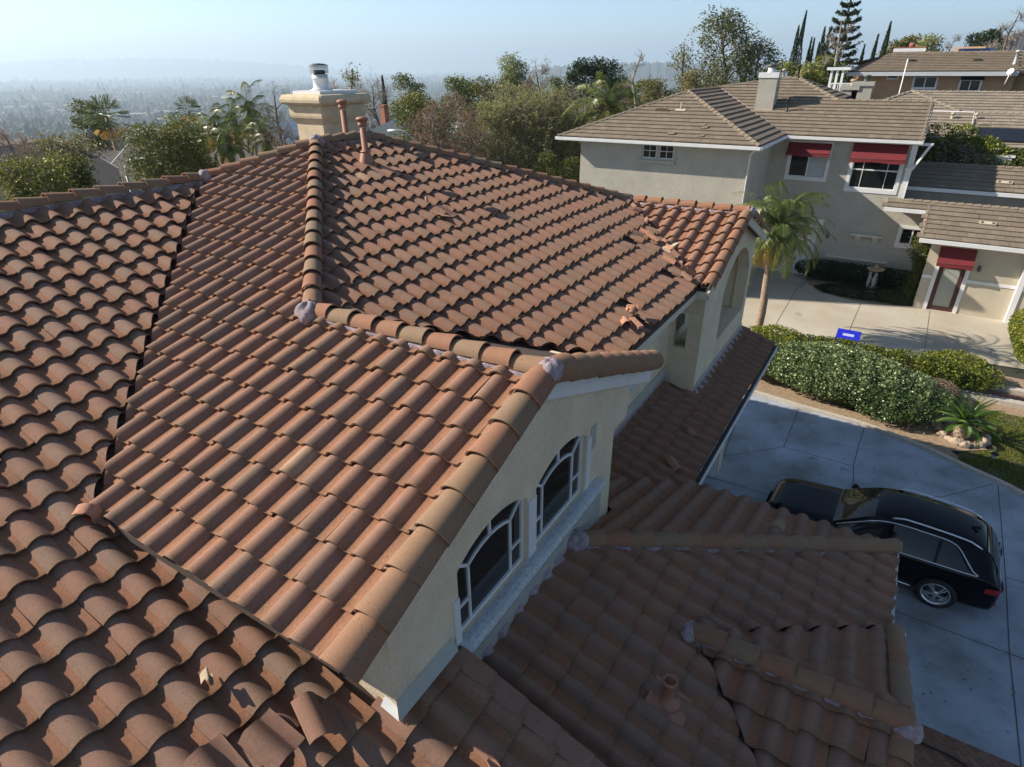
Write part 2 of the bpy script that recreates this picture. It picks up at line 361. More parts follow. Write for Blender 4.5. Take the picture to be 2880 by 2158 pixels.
# ------------------------------------------------------------------ roofs
class RoofPlane:
    def __init__(s, x0, y0, z0, g, k):
        s.p = np.array([x0, y0, z0], float); s.g = np.array(g, float); s.k = k
        n = math.sqrt(1+k*k); s.D = np.array([g[0], g[1], -k])/n; s.A = np.array([-g[1], g[0], 0.0]); s.N = np.array([k*g[0], k*g[1], 1])/n
    def z(s, x, y): return s.p[2]-s.k*((x-s.p[0])*s.g[0]+(y-s.p[1])*s.g[1])
    def P(s, a, d, h=0): return s.p+s.A*a+s.D*d+s.N*h
    def on(s, x, y, h=0): return np.array([x, y, s.z(x, y)])+s.N*h
def s_profile(w=0.35):
    pr = []; bw = w*0.66
    for i in range(9):
        t = i/8; pr.append((bw*t, 0.080*math.sin(PI*t)**0.8 if 0 < t < 1 else 0.0, 0))
    pr += [(bw+0.012, -0.004, 1), (w-0.03, -0.006, 1), (w-0.008, 0.006, 1), (w+0.01, 0.008, 1)]
    return pr
def flat_profile(w=0.33):
    return [(0.002, 0.0, 0), (w*0.5, 0.0015, 0), (w-0.002, 0.0, 0)]
def lay(pl, poly, cuts, w, expo, prof, mat, name, parent, tf, raise_=0.058, thick=0.028, length=None, a_off=0.0, skip=None, jit=1.0, lift=0.0, dref=None):
    """courses of tiles on a roof plane. poly: convex outline (x,y); cuts: indices of edges where tiles are sawn"""
    L = length or expo*1.14; g = pl.g; poly = [np.array(q, float) for q in poly]
    area = sum(poly[i][0]*poly[(i+1) % len(poly)][1]-poly[(i+1) % len(poly)][0]*poly[i][1] for i in range(len(poly)))
    if area < 0: poly = poly[::-1]; cuts = [(len(poly)-2-c) % len(poly) for c in cuts]
    A2, n = pl.A[:2], math.sqrt(1+pl.k**2)
    aa = [(q-pl.p[:2])@A2 for q in poly]; dd = [((q-pl.p[:2])@g)*n for q in poly]
    d1 = max(dd) if dref is None else dref; nr = int((d1-min(dd))/expo)+2; i0 = int(min(aa)/w)-2; i1 = int(max(aa)/w)+2
    edges = [(poly[i], poly[(i+1) % len(poly)]) for i in range(len(poly))]
    def inside(x, y, mg):
        for i, (p, q) in enumerate(edges):
            e = q-p; c = (e[0]*(y-p[1])-e[1]*(x-p[0]))/np.linalg.norm(e)
            if c < (-0.42 if i in cuts else -mg): return False
        return True
    V = []; F = []; T = []; PN = []; SM = []; SV = []
    m = len(prof)
    for r in range(nr):
        for i in range(i0, i1):
            a0 = i*w+a_off+(w/2 if len(prof) < 5 and r % 2 else 0); dB = d1-r*expo
            c = pl.P(a0+w/2, dB-expo/2)
            if not inside(c[0], c[1], 0.02): continue
            if skip and skip(c[0], c[1]): continue
            t = tf(c[0], c[1]); ja = random.gauss(0, 0.0045)*jit; jd = random.gauss(0, 0.011)*jit; jr = abs(random.gauss(0, 0.005))*jit; sl = random.gauss(0, 0.007)*jit
            o = len(V)
            top_t = [pl.P(a0+ja+a, dB-L+jd, h+lift) for a, h, _ in prof]; top_b = [pl.P(a0+ja+a+sl, dB+jd, h+raise_+jr+lift) for a, h, _ in prof]
            bot_b = [pl.P(a0+ja+a+sl, dB+jd-0.002, h+raise_+jr-thick+lift) for a, h, _ in prof]
            V += top_t+top_b+top_b+bot_b+bot_b+[pl.P(a0+ja+a, dB-L*0.45, h+lift+raise_*0.5-thick) for a, h, _ in prof]
            SV += [0.0]*m+[1.0]*(4*m)+[0.5]*m
            for j in range(m-1):
                pn = 0.5*(prof[j][2]+prof[j+1][2])
                F.append((o+j, o+m+j, o+m+j+1, o+j+1)); T.append(t); PN.append(pn); SM.append(True)
                F.append((o+2*m+j, o+3*m+j, o+3*m+j+1, o+2*m+j+1)); T.append(t); PN.append(0.4); SM.append(False)
                F.append((o+4*m+j, o+5*m+j, o+5*m+j+1, o+4*m+j+1)); T.append(t); PN.append(0.6); SM.append(False)
    bm = bmesh.new(); bm.verts.layers.float.new('sv'); bv = [bm.verts.new(p) for p in V]
    lt = bm.faces.layers.float.new('tint'); lp = bm.faces.layers.float.new('pan'); ls = bm.verts.layers.float['sv']
    for q, s_ in zip(bv, SV): q[ls] = s_
    for f, t, pn, sm in zip(F, T, PN, SM):
        q = bm.faces.new([bv[k] for k in f]); q[lt] = t; q[lp] = pn; q.smooth = sm
    for ci in cuts:
        p, q = edges[ci]; e = q-p
        bmesh.ops.bisect_plane(bm, geom=bm.verts[:]+bm.edges[:]+bm.faces[:], plane_co=(p[0], p[1], 0), plane_no=(e[1], -e[0], 0), clear_outer=True)
    me = bpy.data.meshes.new(name); bm.to_mesh(me); bm.free(); me.materials.append(M[mat])
    o = bpy.data.objects.new(name, me); COL.objects.link(o); o.parent = parent; o.matrix_parent_inverse = pinv(parent)
    return o
def deck(mb, pl, poly, depth=0.10, off=-0.012, m=0):
    top = [pl.on(x, y, off) for x, y in poly]; bot = [p-np.array([0, 0, depth]) for p in top]; n = len(poly)
    area = sum(poly[i][0]*poly[(i+1) % n][1]-poly[(i+1) % n][0]*poly[i][1] for i in range(n))
    f = tuple(range(n)) if area > 0 else tuple(range(n))[::-1]
    mb.add(top+bot, [f, tuple(n+i for i in f)[::-1]]+[(f[(i+1) % n], f[i], n+f[i], n+f[(i+1) % n]) for i in range(n)], m)
def clay_tint(x, y):
    r = random.random()
    if r < 0.004: return 0.95
    return min(0.92, max(0, random.choice((0.08, 0.25, 0.45, 0.6, 0.78))+random.uniform(-0.1, 0.1)))
def caps(parent, P0, P1, name='ridge_cap', rad=0.135, expo=0.40, a0=-95, a1=95, side=None, tint=None, mat='cap_clay', seg=12, taper=0.86, tilt=0.03, one=True, spec=None, thick=0.018, L=None, roll=0.0):
    """barrel caps from the high end P0 to P1; their butts face P1. Surface pattern of one run = one part"""
    P0, P1 = np.array(P0, float), np.array(P1, float); d = P1-P0; LL = np.linalg.norm(d); d /= LL
    sd = np.cross(d, (0, 0, 1)); sd /= np.linalg.norm(sd); up = np.cross(sd, d)
    n = max(1, round(LL/expo)); e = LL/n; Lc = L or e*1.16; mb = MB()
    for i in range(n):
        pb = P0+d*(e*(i+1)); jt = random.gauss(0, 0.004); ju = random.gauss(0, 0.003)
        t = tint(i) if tint else random.choice((0.1, 0.3, 0.5, 0.7, 0.9))+random.uniform(-.08, .08)
        rings = []
        for (s, rr, h) in ((-Lc, rad*taper, -0.012), (0, rad, tilt)):
            for th in (0, thick):
                ring = []
                for k in range(seg+1):
                    w = R(a0+(a1-a0)*k/seg+roll); q = rr-th
                    ring.append(pb+d*s+sd*(math.sin(w)*q+jt)+up*(math.cos(w)*q*0.92+h+ju-rad*0.25))
                rings.append(ring)
        top, toi, bot, boi = rings; m = seg+1
        mb.add(top+bot, [(k, k+1, m+k+1, m+k) for k in range(seg)], 0, t, True)
        mb.add(bot+boi, [(k, k+1, m+k+1, m+k) for k in range(seg)], 0, t, False)
        mb.add(toi+boi, [(k, m+k, m+k+1, k+1) for k in range(seg)], 0, t*0.6, True)
        mb.add([bot[0], boi[0], top[0], toi[0], bot[-1], boi[-1], top[-1], toi[-1]], [(0, 1, 3, 2), (4, 6, 7, 5)], 0, t)
    return mb.build(name, mat, parent)
def mortar_line(parent, P0, P1, off, pitch=0.35, size=0.06, seed=0, name='mortar_bed', drop=-0.02, k=0.3):
    """ragged strip of bedding mortar along each side of a run of caps"""
    P0, P1 = np.array(P0, float), np.array(P1, float); d = P1-P0; LL = np.linalg.norm(d); d /= LL
    sd = np.cross(d, (0, 0, 1)); sd /= np.linalg.norm(sd); rr = random.Random(seed); n = int(LL/0.05)
    for o in off:
        sg = 1 if o > 0 else -1; mb = MB(); vs = []; w = 0
        for i in range(n+1):
            w = 0.6*w+rr.uniform(-.02, .02); s = LL*i/n; e = abs(o)-0.022+0.018*math.sin(s/pitch*2*PI+seed)+w; z1 = drop-(e-0.08)*k+rr.uniform(-.008, .008)+0.03*math.sin(s/pitch*2*PI+1.5)
            for q, z in ((abs(o)*0.55, 0.05), (abs(o)*0.9, 0.045), (e, z1+0.02), (e+0.012, z1-0.035)): vs.append(P0+d*s+sd*sg*q+np.array([0, 0, z]))
        mb.add(vs, [(i*4+q, (i+1)*4+q, (i+1)*4+q+1, i*4+q+1) for i in range(n) for q in range(3)], 0, .5, True); mb.build(name, 'mortar', parent)

K, KD = 0.374, 0.342
TH = 0.125                                   # caps stand this far above the tile bed
H0 = 8.72-TH
# key points of our roof (x = towards the drive, y = towards the neighbour), heights of the tile bed
R1 = (-10.45, 9.21, H0); R2 = (-10.45, 10.71, H0)
M1 = (-12.04, 7.62, H0-K*1.594); VB = (-6.38, 1.96, 0); 
M2 = (-6.35, 5.11, H0-K*4.098); M3 = (-2.75, 5.11, M2[2])
M4 = (-5.91, 15.25, H0-K*4.537); M5 = (-2.93, 15.25, M4[2])
UE = -3.18                                    # eave of the centre slope
pB = RoofPlane(R1[0], R1[1], R1[2], (0, -1), K)
pC = RoofPlane(R1[0], R1[1], R1[2], (1, 0), K)
pL = RoofPlane(M1[0], M1[1], M1[2], (1, 0), K)
pG = RoofPlane(M2[0], M2[1], M2[2], (0, 1), K)
pF = RoofPlane(M4[0], M4[1], M4[2], (0, -1), K)
pBK = RoofPlane(R2[0], R2[1], R2[2], (0, 1), K)
pBU = RoofPlane(R1[0], R1[1], R1[2], (-1, 0), K)
ZD = 2.64-0.06
pD1 = RoofPlane(1.36, 5, ZD, (1, 0), KD)
pD2 = RoofPlane(0, 10.22, ZD, (0, 1), KD)
pE = RoofPlane(-2.19, 12, ZD, (1, 0), KD)
zr4 = 3.43-0.06
pD3 = RoofPlane(0, 5.96, zr4, (0, 1), KD)
pD5 = RoofPlane(0, 5.96, zr4, (0, -1), KD)

house = thing('clay_tile_house', 'large cream stucco house in the foreground with clay tile roofs and arched gable windows', 'house', (-5, 8, 0))
WT = 0.35; EX = 0.395; SP = s_profile(WT)
kw = dict(w=WT, expo=EX, prof=SP, mat='clay', parent=house, tf=clay_tint)
TN = 'tile_slope'
# valley bottom of B and L
vbx, vby = VB[0], VB[1]
def fresh(lst, rad=0.17):
    def f(x, y):
        for a, b, t in lst:
            if abs(x-a) < rad and abs(y-b) < rad: return t
        return clay_tint(x, y)
    return f
B_poly = [(R1[0], R1[1]), (M1[0], M1[1]), (vbx, vby), (-2.80, vby), (-2.80, 5.11), (M2[0], M2[1])]
lay(pB, [(R1[0], R1[1]), (M1[0], M1[1]), (vbx, vby), (M2[0]+0.25, vby), (M2[0]+0.25, M2[1]-0.25)], [0, 1, 4], name=TN, a_off=0.10, dref=(R1[1]-vby)*math.sqrt(1+K*K), skip=lambda x, y: x > M2[0], **kw)
lay(pB, [(M2[0], vby), (-2.80, vby), (-2.80, 5.11), (M2[0], 5.11)], [1, 2], name=TN, a_off=0.10, dref=(R1[1]-vby)*math.sqrt(1+K*K), skip=lambda x, y: x <= M2[0], **kw)
C_poly = [(R1[0], R1[1]), (M2[0], M2[1]), (UE, 8.28), (UE, 12.52), (M4[0], M4[1]), (R2[0], R2[1])]
holes = [(-4.95, 13.0), (-3.75, 9.9), (-3.72, 12.25), (-3.4, 9.72)]
def holeC(x, y): return any(abs(x-a) < 0.19 and abs(y-b) < 0.155 for a, b in holes)
kc = {**kw, 'w': 0.315, 'expo': 0.405, 'prof': s_profile(0.315)}; lay(pC, C_poly, [0, 1, 3, 4, 5], name=TN, skip=holeC, a_off=0.05, **kc)
# left slope, above and below the gable eave
L_cut = [(M1[0], M1[1]), (M1[0], -9), (vbx, -9), (vbx, vby)]
lay(pL, [(M1[0]-0.02, M1[1]-0.07), (M1[0], -9), (vbx, -9), (vbx, vby-0.05)], [3], name=TN, a_off=0.0, **kw)
def holeL(x, y): return (abs(x+3.3) < 0.22 and abs(y-1.75) < 0.2)
nL = math.sqrt(1+K*K); stepx = EX/nL
nb = 22
lay(pL, [(vbx, -9), (vbx+stepx*nb, -9), (vbx+stepx*nb, 3.36), (vbx, 3.36)], [2], name=TN, a_off=0.0, skip=lambda x, y: x < -2.9 and y > 2.3, **kw)
lay(pG, [(M2[0], M2[1]), (M3[0]-0.05, M3[1]), (M3[0]-0.05, 8.62), (UE, 8.62), (UE, 8.28)], [1, 4, 0], name=TN, a_off=0.1, **kw)
lay(pF, [(M4[0], M4[1]), (UE, 12.52), (M5[0]-0.05, 12.46), (M5[0]-0.05, M5[1])], [0, 2], name=TN, a_off=0.12, **{**kw, 'tf': lambda x, y: clay_tint(x, y)*0.6})
lay(pBK, [(R2[0], R2[1]), (M4[0], M4[1]), (M5[0], 15.25), (M5[0], 18.0), (-14, 18.0), (-14, 14.3)], [0, 5], name=TN, **kw)
# garage roofs
dk = lambda x, y: min(0.92, max(0.0, random.choice((0.05, 0.2, 0.35, 0.5, 0.65))+random.uniform(-.1, .1)))
lay(pD1, [(-2.75, 3.40), (-0.96, 3.40), (-0.96, 7.90), (-2.75, 6.11)], [2], name=TN, a_off=0.16, dref=0.0, **{**kw, 'tf': fresh([(-1.49, 6.03, 0.02), (-1.37, 7.1, 0.02), (-1.1, 6.4, 0.1)])})
lay(pD1, [(-0.96, 5.96), (1.36, 8.28), (1.36, 10.22), (-0.96, 7.90)], [0, 2], name=TN, a_off=0.16, dref=0.0, **{**kw, 'tf': dk})
lay(pD1, [(-0.96, 3.30), (1.36, 3.30), (1.36, 3.64), (-0.96, 5.96)], [2], name=TN, a_off=0.16, dref=0.0, **{**kw, 'tf': dk})
lay(pD2, [(-2.75, 6.13), (1.36, 10.24), (-2.15, 10.24), (-3.95, 8.44), (-3.95, 6.13)], [0, 2], name=TN, a_off=0.0, skip=lambda x, y: x < -2.8 and y < 7.5, **{**kw, 'tf': fresh([(-1.3, 7.9, 0.03), (-0.85, 8.05, 0.03)], 0.2)})
lay(pE, [(-2.19, 10.06), (-2.19, 18.3), (-3.95, 18.3), (-3.95, 8.3)], [3], name=TN, a_off=0.1, skip=lambda x, y: x < -3.25 and y > 13.2, **{**kw, 'tf': dk})
lay(pD3, [(-0.96, 5.96), (1.36, 8.28), (1.45, 8.28), (1.45, 5.96)], [0, 2], name=TN, a_off=0.08, **{**kw, 'tf': dk})
lay(pD5, [(-0.96, 5.96), (1.36, 3.64), (1.45, 3.55), (1.45, 5.96)], [0], name=TN, a_off=0.08, **{**kw, 'tf': dk})
# decks and undersides
mb = MB()
deck(mb, pB, [(R1[0], R1[1]), (M1[0], M1[1]), (vbx, vby), (-2.86, vby+0.02), (-2.86, 5.11), (M2[0], M2[1])])
deck(mb, pC, C_poly)
deck(mb, pL, [(M1[0], M1[1]), (M1[0], -9.1), (vbx+stepx*nb-0.1, -9.1), (vbx+stepx*nb-0.1, 3.34), (vbx, 3.34), (vbx, vby)])
deck(mb, pG, [(M2[0], M2[1]), (M3[0]-0.1, M3[1]), (M3[0]-0.1, 8.6), (UE, 8.6), (UE, 8.28)])
deck(mb, pF, [(M4[0], M4[1]), (UE+0.02, 12.50), (M5[0]-0.1, 12.5), (M5[0]-0.1, M5[1])])
deck(mb, pBK, [(R2[0], R2[1]), (M4[0], M4[1]), (M5[0], 15.25), (M5[0], 18.0), (-14, 18.0), (-14, 14.26)])
deck(mb, pBU, [(R1[0], R1[1]), (R2[0], R2[1]), (-13.9, 14.16), (-14.5, 14.2), (-14.5, 5.16)])
pLU = RoofPlane(M1[0], M1[1], M1[2], (-1, 0), K)
deck(mb, pLU, [(M1[0], -9.1), (M1[0], M1[1]), (-14.5, 5.16), (-14.5, -9.1)])
deck(mb, pD1, [(-2.75, 6.11), (1.34, 10.20), (1.34, 8.26), (-0.96, 5.96), (1.34, 3.64), (1.34, 3.3), (-2.85, 3.3), (-2.85, 6.11)])
deck(mb, pD2, [(-2.75, 6.13), (1.34, 10.22), (-2.15, 10.22), (-3.9, 8.44), (-3.9, 7.45), (-2.85, 7.45), (-2.85, 6.13)])
deck(mb, pE, [(-2.21, 10.06), (-2.21, 18.3), (-3.9, 18.3), (-3.9, 8.35)])
deck(mb, pD3, [(-0.96, 5.96), (1.36, 8.26), (1.42, 8.26), (1.42, 5.96)])
deck(mb, pD5, [(-0.96, 5.96), (1.42, 5.96), (1.42, 3.58)])
mb.build('roof_deck', 'underlay', house)
# ridge, hip and rake caps (heights of the cap axis)
up = lambda p, h=TH: (p[0], p[1], p[2]+h-0.02)
caps(house, up(R1), up(M2), 'hip_cap', 0.14)
caps(house, up(R1), up(R2), 'ridge_cap', 0.13)
caps(house, up(R1), up(M1), 'hip_cap', 0.13)
caps(house, up(M1), up((M1[0], -9, M1[2])), 'ridge_cap', 0.135, 0.42)
caps(house, up(R2), up(M4), 'hip_cap', 0.13)
caps(house, up(M2), up(M3), 'ridge_cap', 0.14, tint=lambda i: (0.15, 0.9, 0.3, 0.3, 0.9, 0.2, 0.85, 0.3, 0.7)[i % 9])
caps(house, up(M4), up(M5), 'ridge_cap', 0.12, tint=lambda i: random.uniform(0, 0.35))
def zB(x, y, h=0): return (x, y, pB.z(x, y)+h)
rk = dict(name='rake_cap', rad=0.17, a0=-72, a1=105, roll=-0, tilt=0.03)
caps(house, (-2.77, 5.05, pB.z(0, 5.05)+0.11), (-2.77, 1.90, pB.z(0, 1.90)+0.11), name='rake_cap', rad=0.185, a0=-128, a1=80, tint=lambda i: (0.2, 0.85, 0.3, 0.75, 0.8, 0.7, 0.6, 0.45)[i % 8])
caps(house, (-2.77, 5.17, pG.z(0, 5.17)+0.11), (-2.77, 8.72, pG.z(0, 8.72)+0.11), name='rake_cap', rad=0.185, a0=-80, a1=128, tint=lambda i: random.uniform(0.4, 0.8))
caps(house, (-2.96, 15.2, pF.z(0, 15.2)+0.09), (-2.96, 12.42, pF.z(0, 12.42)+0.09), name='rake_cap', rad=0.145, a0=-105, a1=80, tint=lambda i: random.uniform(0.1, 0.6))
caps(house, (-2.96, 15.3, pBK.z(0, 15.3)+0.09), (-2.96, 18.0, pBK.z(0, 18.0)+0.09), name='rake_cap', rad=0.145, a0=-80, a1=105)
caps(house, (-2.75, 6.11, pD2.z(0, 6.11)+0.11), (1.34, 10.20, pD2.z(0, 10.20)+0.11), 'hip_cap', 0.14, tint=lambda i: 0.02 if i in (1, 5) else random.uniform(0.4, 0.95))
caps(house, (-0.96, 5.96, zr4+0.11), (1.50, 5.96, zr4+0.11), 'ridge_cap', 0.14, tint=lambda i: (0.5, 0.8, 0.15, 0.5, 0.3, 0.3)[i % 6])
caps(house, (1.43, 5.99, pD3.z(0, 5.99)+0.06), (1.43, 8.2, pD3.z(0, 8.2)+0.06), name='rake_cap', rad=0.13, a0=-70, a1=100)
caps(house, (1.43, 5.93, pD5.z(0, 5.93)+0.06), (1.43, 2.6, pD5.z(0, 2.6)+0.06), name='rake_cap', rad=0.13, a0=-100, a1=70)
# raised rake where the left slope ends above the garage roof
mb = MB()
for i in range(9):
    a = np.array([-2.78+0.375*i, 3.40, 0]); z0 = pL.z(a[0], 0)+0.095; z1 = pL.z(a[0]+0.42, 0)+0.125
    for w0, w1, h0, h1 in ((-0.15, 0.05, 0.0, 0.0), ):
        mb.add([(a[0], 3.22, z0), (a[0]+0.42, 3.22, z1), (a[0]+0.42, 3.44, z1), (a[0], 3.44, z0), (a[0], 3.22, z0-0.03), (a[0]+0.42, 3.22, z1-0.03), (a[0]+0.42, 3.44, z1-0.14), (a[0], 3.44, z0-0.14)],
               [(0, 1, 2, 3), (3, 2, 6, 7), (1, 5, 6, 2), (0, 3, 7, 4), (4, 5, 1, 0)], 0, (0.3, 0.35, 0.5, 0.4, 0.6)[i % 5])
mb.build('rake_tile', 'clay', house)
# mortar lumps at the joints of the ridges, and bedding under them
def lump(c, r, seed, sc=(1, 1, 0.9)):
    mb = MB(); r *= 0.88; mb.blob(c, (r*sc[0], r*sc[1], r*sc[2]), 0, 0.5, 0.16, seed, 14); mb.build('mortar_cap', 'mortar', house)
lump((R1[0]+0.03, R1[1], R1[2]+0.10), 0.17, 1); lump((R2[0], R2[1], R2[2]+0.09), 0.16, 2); lump((M1[0]+0.05, M1[1]-0.03, M1[2]+0.10), 0.17, 3)
lump((M2[0]+0.02, M2[1]-0.06, M2[2]+0.06), 0.21, 4); lump((M3[0]+0.02, M3[1], M3[2]+0.09), 0.175, 5); lump((M4[0], M4[1]-0.02, M4[2]+0.08), 0.15, 6)
lump((M5[0], M5[1], M5[2]+0.07), 0.16, 7); lump((-2.75, 6.08, pD2.z(0, 6.1)+0.07), 0.21, 8); lump((1.38, 10.22, ZD+0.10), 0.12, 9, (0.6, 1, 0.9))
lump((-1.0, 5.93, zr4+0.06), 0.17, 10, (0.8, 1.2, 0.8)); lump((1.46, 5.94, zr4+0.05), 0.17, 11, (1.1, 1.2, 0.9))
for a, b, off, sd in ((M2, M3, (-.15, .15), 1), (M4, M5, (.14,), 2), (R2, M4, (-.13,.13), 3), (M1, (M1[0], -9, M1[2]), (-.14,), 4), (R1, M1, (-.12,), 5), (R1, R2, (.14,), 12), ((-2.75, 6.11, pD2.z(0, 6.11)), (1.3, 10.2, ZD), (.15,), 6)):
    mortar_line(house, a, b, off, seed=sd, size=0.05)
mortar_line(house, (-0.9, 5.96, zr4), (1.4, 5.96, zr4), (.14, -.14), seed=7, size=0.06)
def wall_strip(y0, y1, x, pl, sx=1, seed=0):
    """ragged mortar flashing where tiles run up against a wall facing +x"""
    rr = random.Random(seed); mb = MB(); n = int((y1-y0)/0.04); vs = []; w = 0
    for i in range(n+1):
        y = y0+(y1-y0)*i/n; w = .6*w+rr.uniform(-.02, .02); e = 0.065+0.045*math.sin((y-y0)/0.35*2*PI)+w; z = pl.z(x, y)
        for q, zz in ((0.0, 0.13), (0.03, 0.125), (e, 0.06+0.03*math.sin((y-y0)/.35*2*PI)-e*.3), (e+.01, -.02-e*.3)): vs.append((x+q, y, z+zz))
    mb.add(vs, [(i*4+q, i*4+q+1, (i+1)*4+q+1, (i+1)*4+q) for i in range(n) for q in range(3)], 0, .5, True); mb.build('wall_mortar', 'mortar', house)
wall_strip(3.45, 6.0, -2.84, pD1, seed=1); wall_strip(8.3, 13.3, -3.89, pE, seed=2); wall_strip(13.35, 18.1, -3.16, pE, seed=3)
# ------------------------------------------------------------------ our house: walls, windows, chimney, vents
def arc_pts(x0, x1, zs, rise, n=12):
    c = (x0+x1)/2; h = (x1-x0)/2; r = (h*h+rise*rise)/(2*rise); out = []
    a = math.asin(h/r)
    for i in range(n+1):
        w = a-2*a*i/n; out.append((c+r*math.sin(w), zs+rise-r+r*math.cos(w)))
    return out                                            # from x1 side to x0 side
UW = -2.85
win = [(3.50, 4.88), (5.08, 6.46)]; WZ0, WZS, WRI = 4.62, 5.57, 0.22
loops = [[(2.50, 4.3), (2.50, pB.z(0, 2.50)-0.12), (5.11, M2[2]-0.12), (7.96, pG.z(0, 7.96)-0.12), (7.96, 5.13), (7.45, 5.13), (7.45, 3.3), (3.38, 3.3), (3.38, 4.3)]]
for a, b in win: loops.append([(a, WZ0), (b, WZ0)]+arc_pts(a, b, WZS, WRI))
mb = MB(); mb.poly(loops, (UW, 0, 0), (0, 1, 0), (0, 0, 1), (-0.22, 0, 0))
mb.box((UW-1.1, 7.23, 3.2), (UW-0.221, 7.449, 6.2)); mb.box((UW-1.05, 7.50, 5.132), (UW-0.221, 7.958, 5.9))
mb.box((-6.4, 2.502, 4.0), (UW-0.221, 2.65, 5.85))
mb.build('gable_wall', 'stucco_cream', house)
mb = MB()
# centre wall behind the window and the tower with its arch
mb.poly([[(7.45, 2.8), (7.45, 6.0), (13.4, 6.0), (13.4, 2.8)], [(10.38, 4.32), (11.30, 4.32), (11.30, 5.45), (10.38, 5.45)]], (-3.9, 0, 0), (0, 1, 0), (0, 0, 1), (-0.2, 0, 0))
mb.build('wall', 'stucco_cream', house)
UT = -3.17; aL, aR, aZ, aS, aRi = 15.0, 17.75, 3.72, 4.95, 0.85
mb = MB()
tw = [(13.32, 2.6), (13.32, 5.9), (15.25, M4[2]-0.14), (17.1, 6.15), (18.1, 5.9), (18.1, 2.6)]
mb.poly([tw, [(aL, aZ), (aR, aZ)]+arc_pts(aL, aR, aS, aRi)], (UT, 0, 0), (0, 1, 0), (0, 0, 1), (-0.30, 0, 0))
mb.poly([[(-3.9, 2.6), (UT-0.302, 2.6), (UT-0.302, 5.75), (-3.9, 5.75)], [(-3.80, 4.08), (-3.50, 4.08), (-3.50, 4.92), (-3.80, 4.92)]], (0, 13.322, 0), (1, 0, 0), (0, 0, 1), (0, 0.15, 0))
mb.box((-4.3, 13.33, 2.9), (-4.1, 18.1, 6.4)); mb.box((-4.1, 17.86, 2.9), (UT-0.302, 18.098, 6.2)); mb.box((-4.098, 13.7, 3.5), (UT-0.302, 17.858, 3.70))
mb.build('tower_wall', 'stucco_cream', house)
mb = MB(); mb.box((UT-0.05, 13.30, 4.04), (UT+0.025, 13.32-0.002, 4.09)); mb.box((-3.9, 13.285, 4.96), (UT+0.02, 13.319, 5.0)); mb.box((-3.9, 13.285, 4.05), (UT+0.02, 13.319, 4.09))
mb.build('wall_band', 'stucco_cream', house)
def tower_window():
    o = MB(); o.box((-4.098, 14.4, 3.95), (-4.06, 15.1, 4.75)); w = o.build('window', 'trim_white', house)
    g = MB(); g.box((-4.059, 14.45, 4.0), (-4.05, 15.05, 4.7)); g.build('pane', 'glass', w)
tower_window()
# flashing and pale base strip of the gable wall
mb = MB()
zb = lambda x, y: pD1.z(x, y)
mb.box((UW+0.002, 3.42, 3.55), (UW+0.05, 7.0, 4.27)); mb.build('wall_base', 'flash_grey', house)
z0 = pL.z(UW, 0)+0.10; mb = MB()
mb.add([(UW+0.004, 2.50, z0+0.16), (UW+0.004, 3.34, z0+0.16), (UW+0.09, 3.34, z0+0.02), (UW+0.09, 2.43, z0+0.02)], [(0, 3, 2, 1)]); mb.build('step_flashing', 'flash_grey', house)
mb = MB(); mb.add([(UW+0.004, 2.50, z0+0.09), (UW+0.08, 2.43, z0+0.02), (UW-0.14, 2.43, z0+0.08), (UW-0.14, 2.50, z0+0.14)], [(0, 1, 2, 3)]); mb.build('step_flashing', 'trim_white', house)
mb = MB(); mb.box((-3.899, 7.5, 3.05), (-3.87, 13.3, 3.55)); mb.box((UT+0.001, 13.34, 2.7), (UT+0.02, 18.1, 3.15)); mb.build('base_flashing', 'flash_grey', house)
mb = MB(); mb.blob((UT+0.03, 13.30, 2.90), (0.08, 0.12, 0.05), 0, .5, .2, 3, 7); mb.build('drain_spout', 'trim_white', house)
# barge boards, fascia
mb = MB()
for (y0, y1, pl) in ((5.11, 2.12, pB), (5.11, 8.66, pG)):
    a = (UW+0.07, y0, pl.z(0, y0)-0.165); b = (UW+0.07, y1, pl.z(0, y1)-0.165); mb.beam(a, b, 0.045, 0.21)
mb.build('barge_board', 'trim_white', house)
mb = MB(); mb.box((-3.7, 8.62, 5.62), (UW+0.04, 8.66, 5.84)); mb.box((-3.7, 7.962, 5.62), (UW, 8.61, 5.66)); mb.build('fascia', 'trim_white', house)
mb = MB()
for (y0, y1, pl) in ((15.25, 12.42, pF), (15.25, 18.0, pBK)):
    mb.beam((-2.93, y0, pl.z(0, y0)-0.10), (-2.93, y1, pl.z(0, y1)-0.10), 0.045, 0.19)
mb.box((UE-0.05, 8.62, pC.z(UE, 0)-0.26), (UE-0.01, 12.5, pC.z(UE, 0)-0.08)); mb.box((UE-0.01, 12.44, 5.64), (-2.95, 12.48, 5.80)); mb.box((-3.9, 8.6, pC.z(UE, 0)-0.262), (UE-0.052, 12.5, pC.z(UE, 0)-0.23))
mb.build('fascia', 'trim_cream', house)
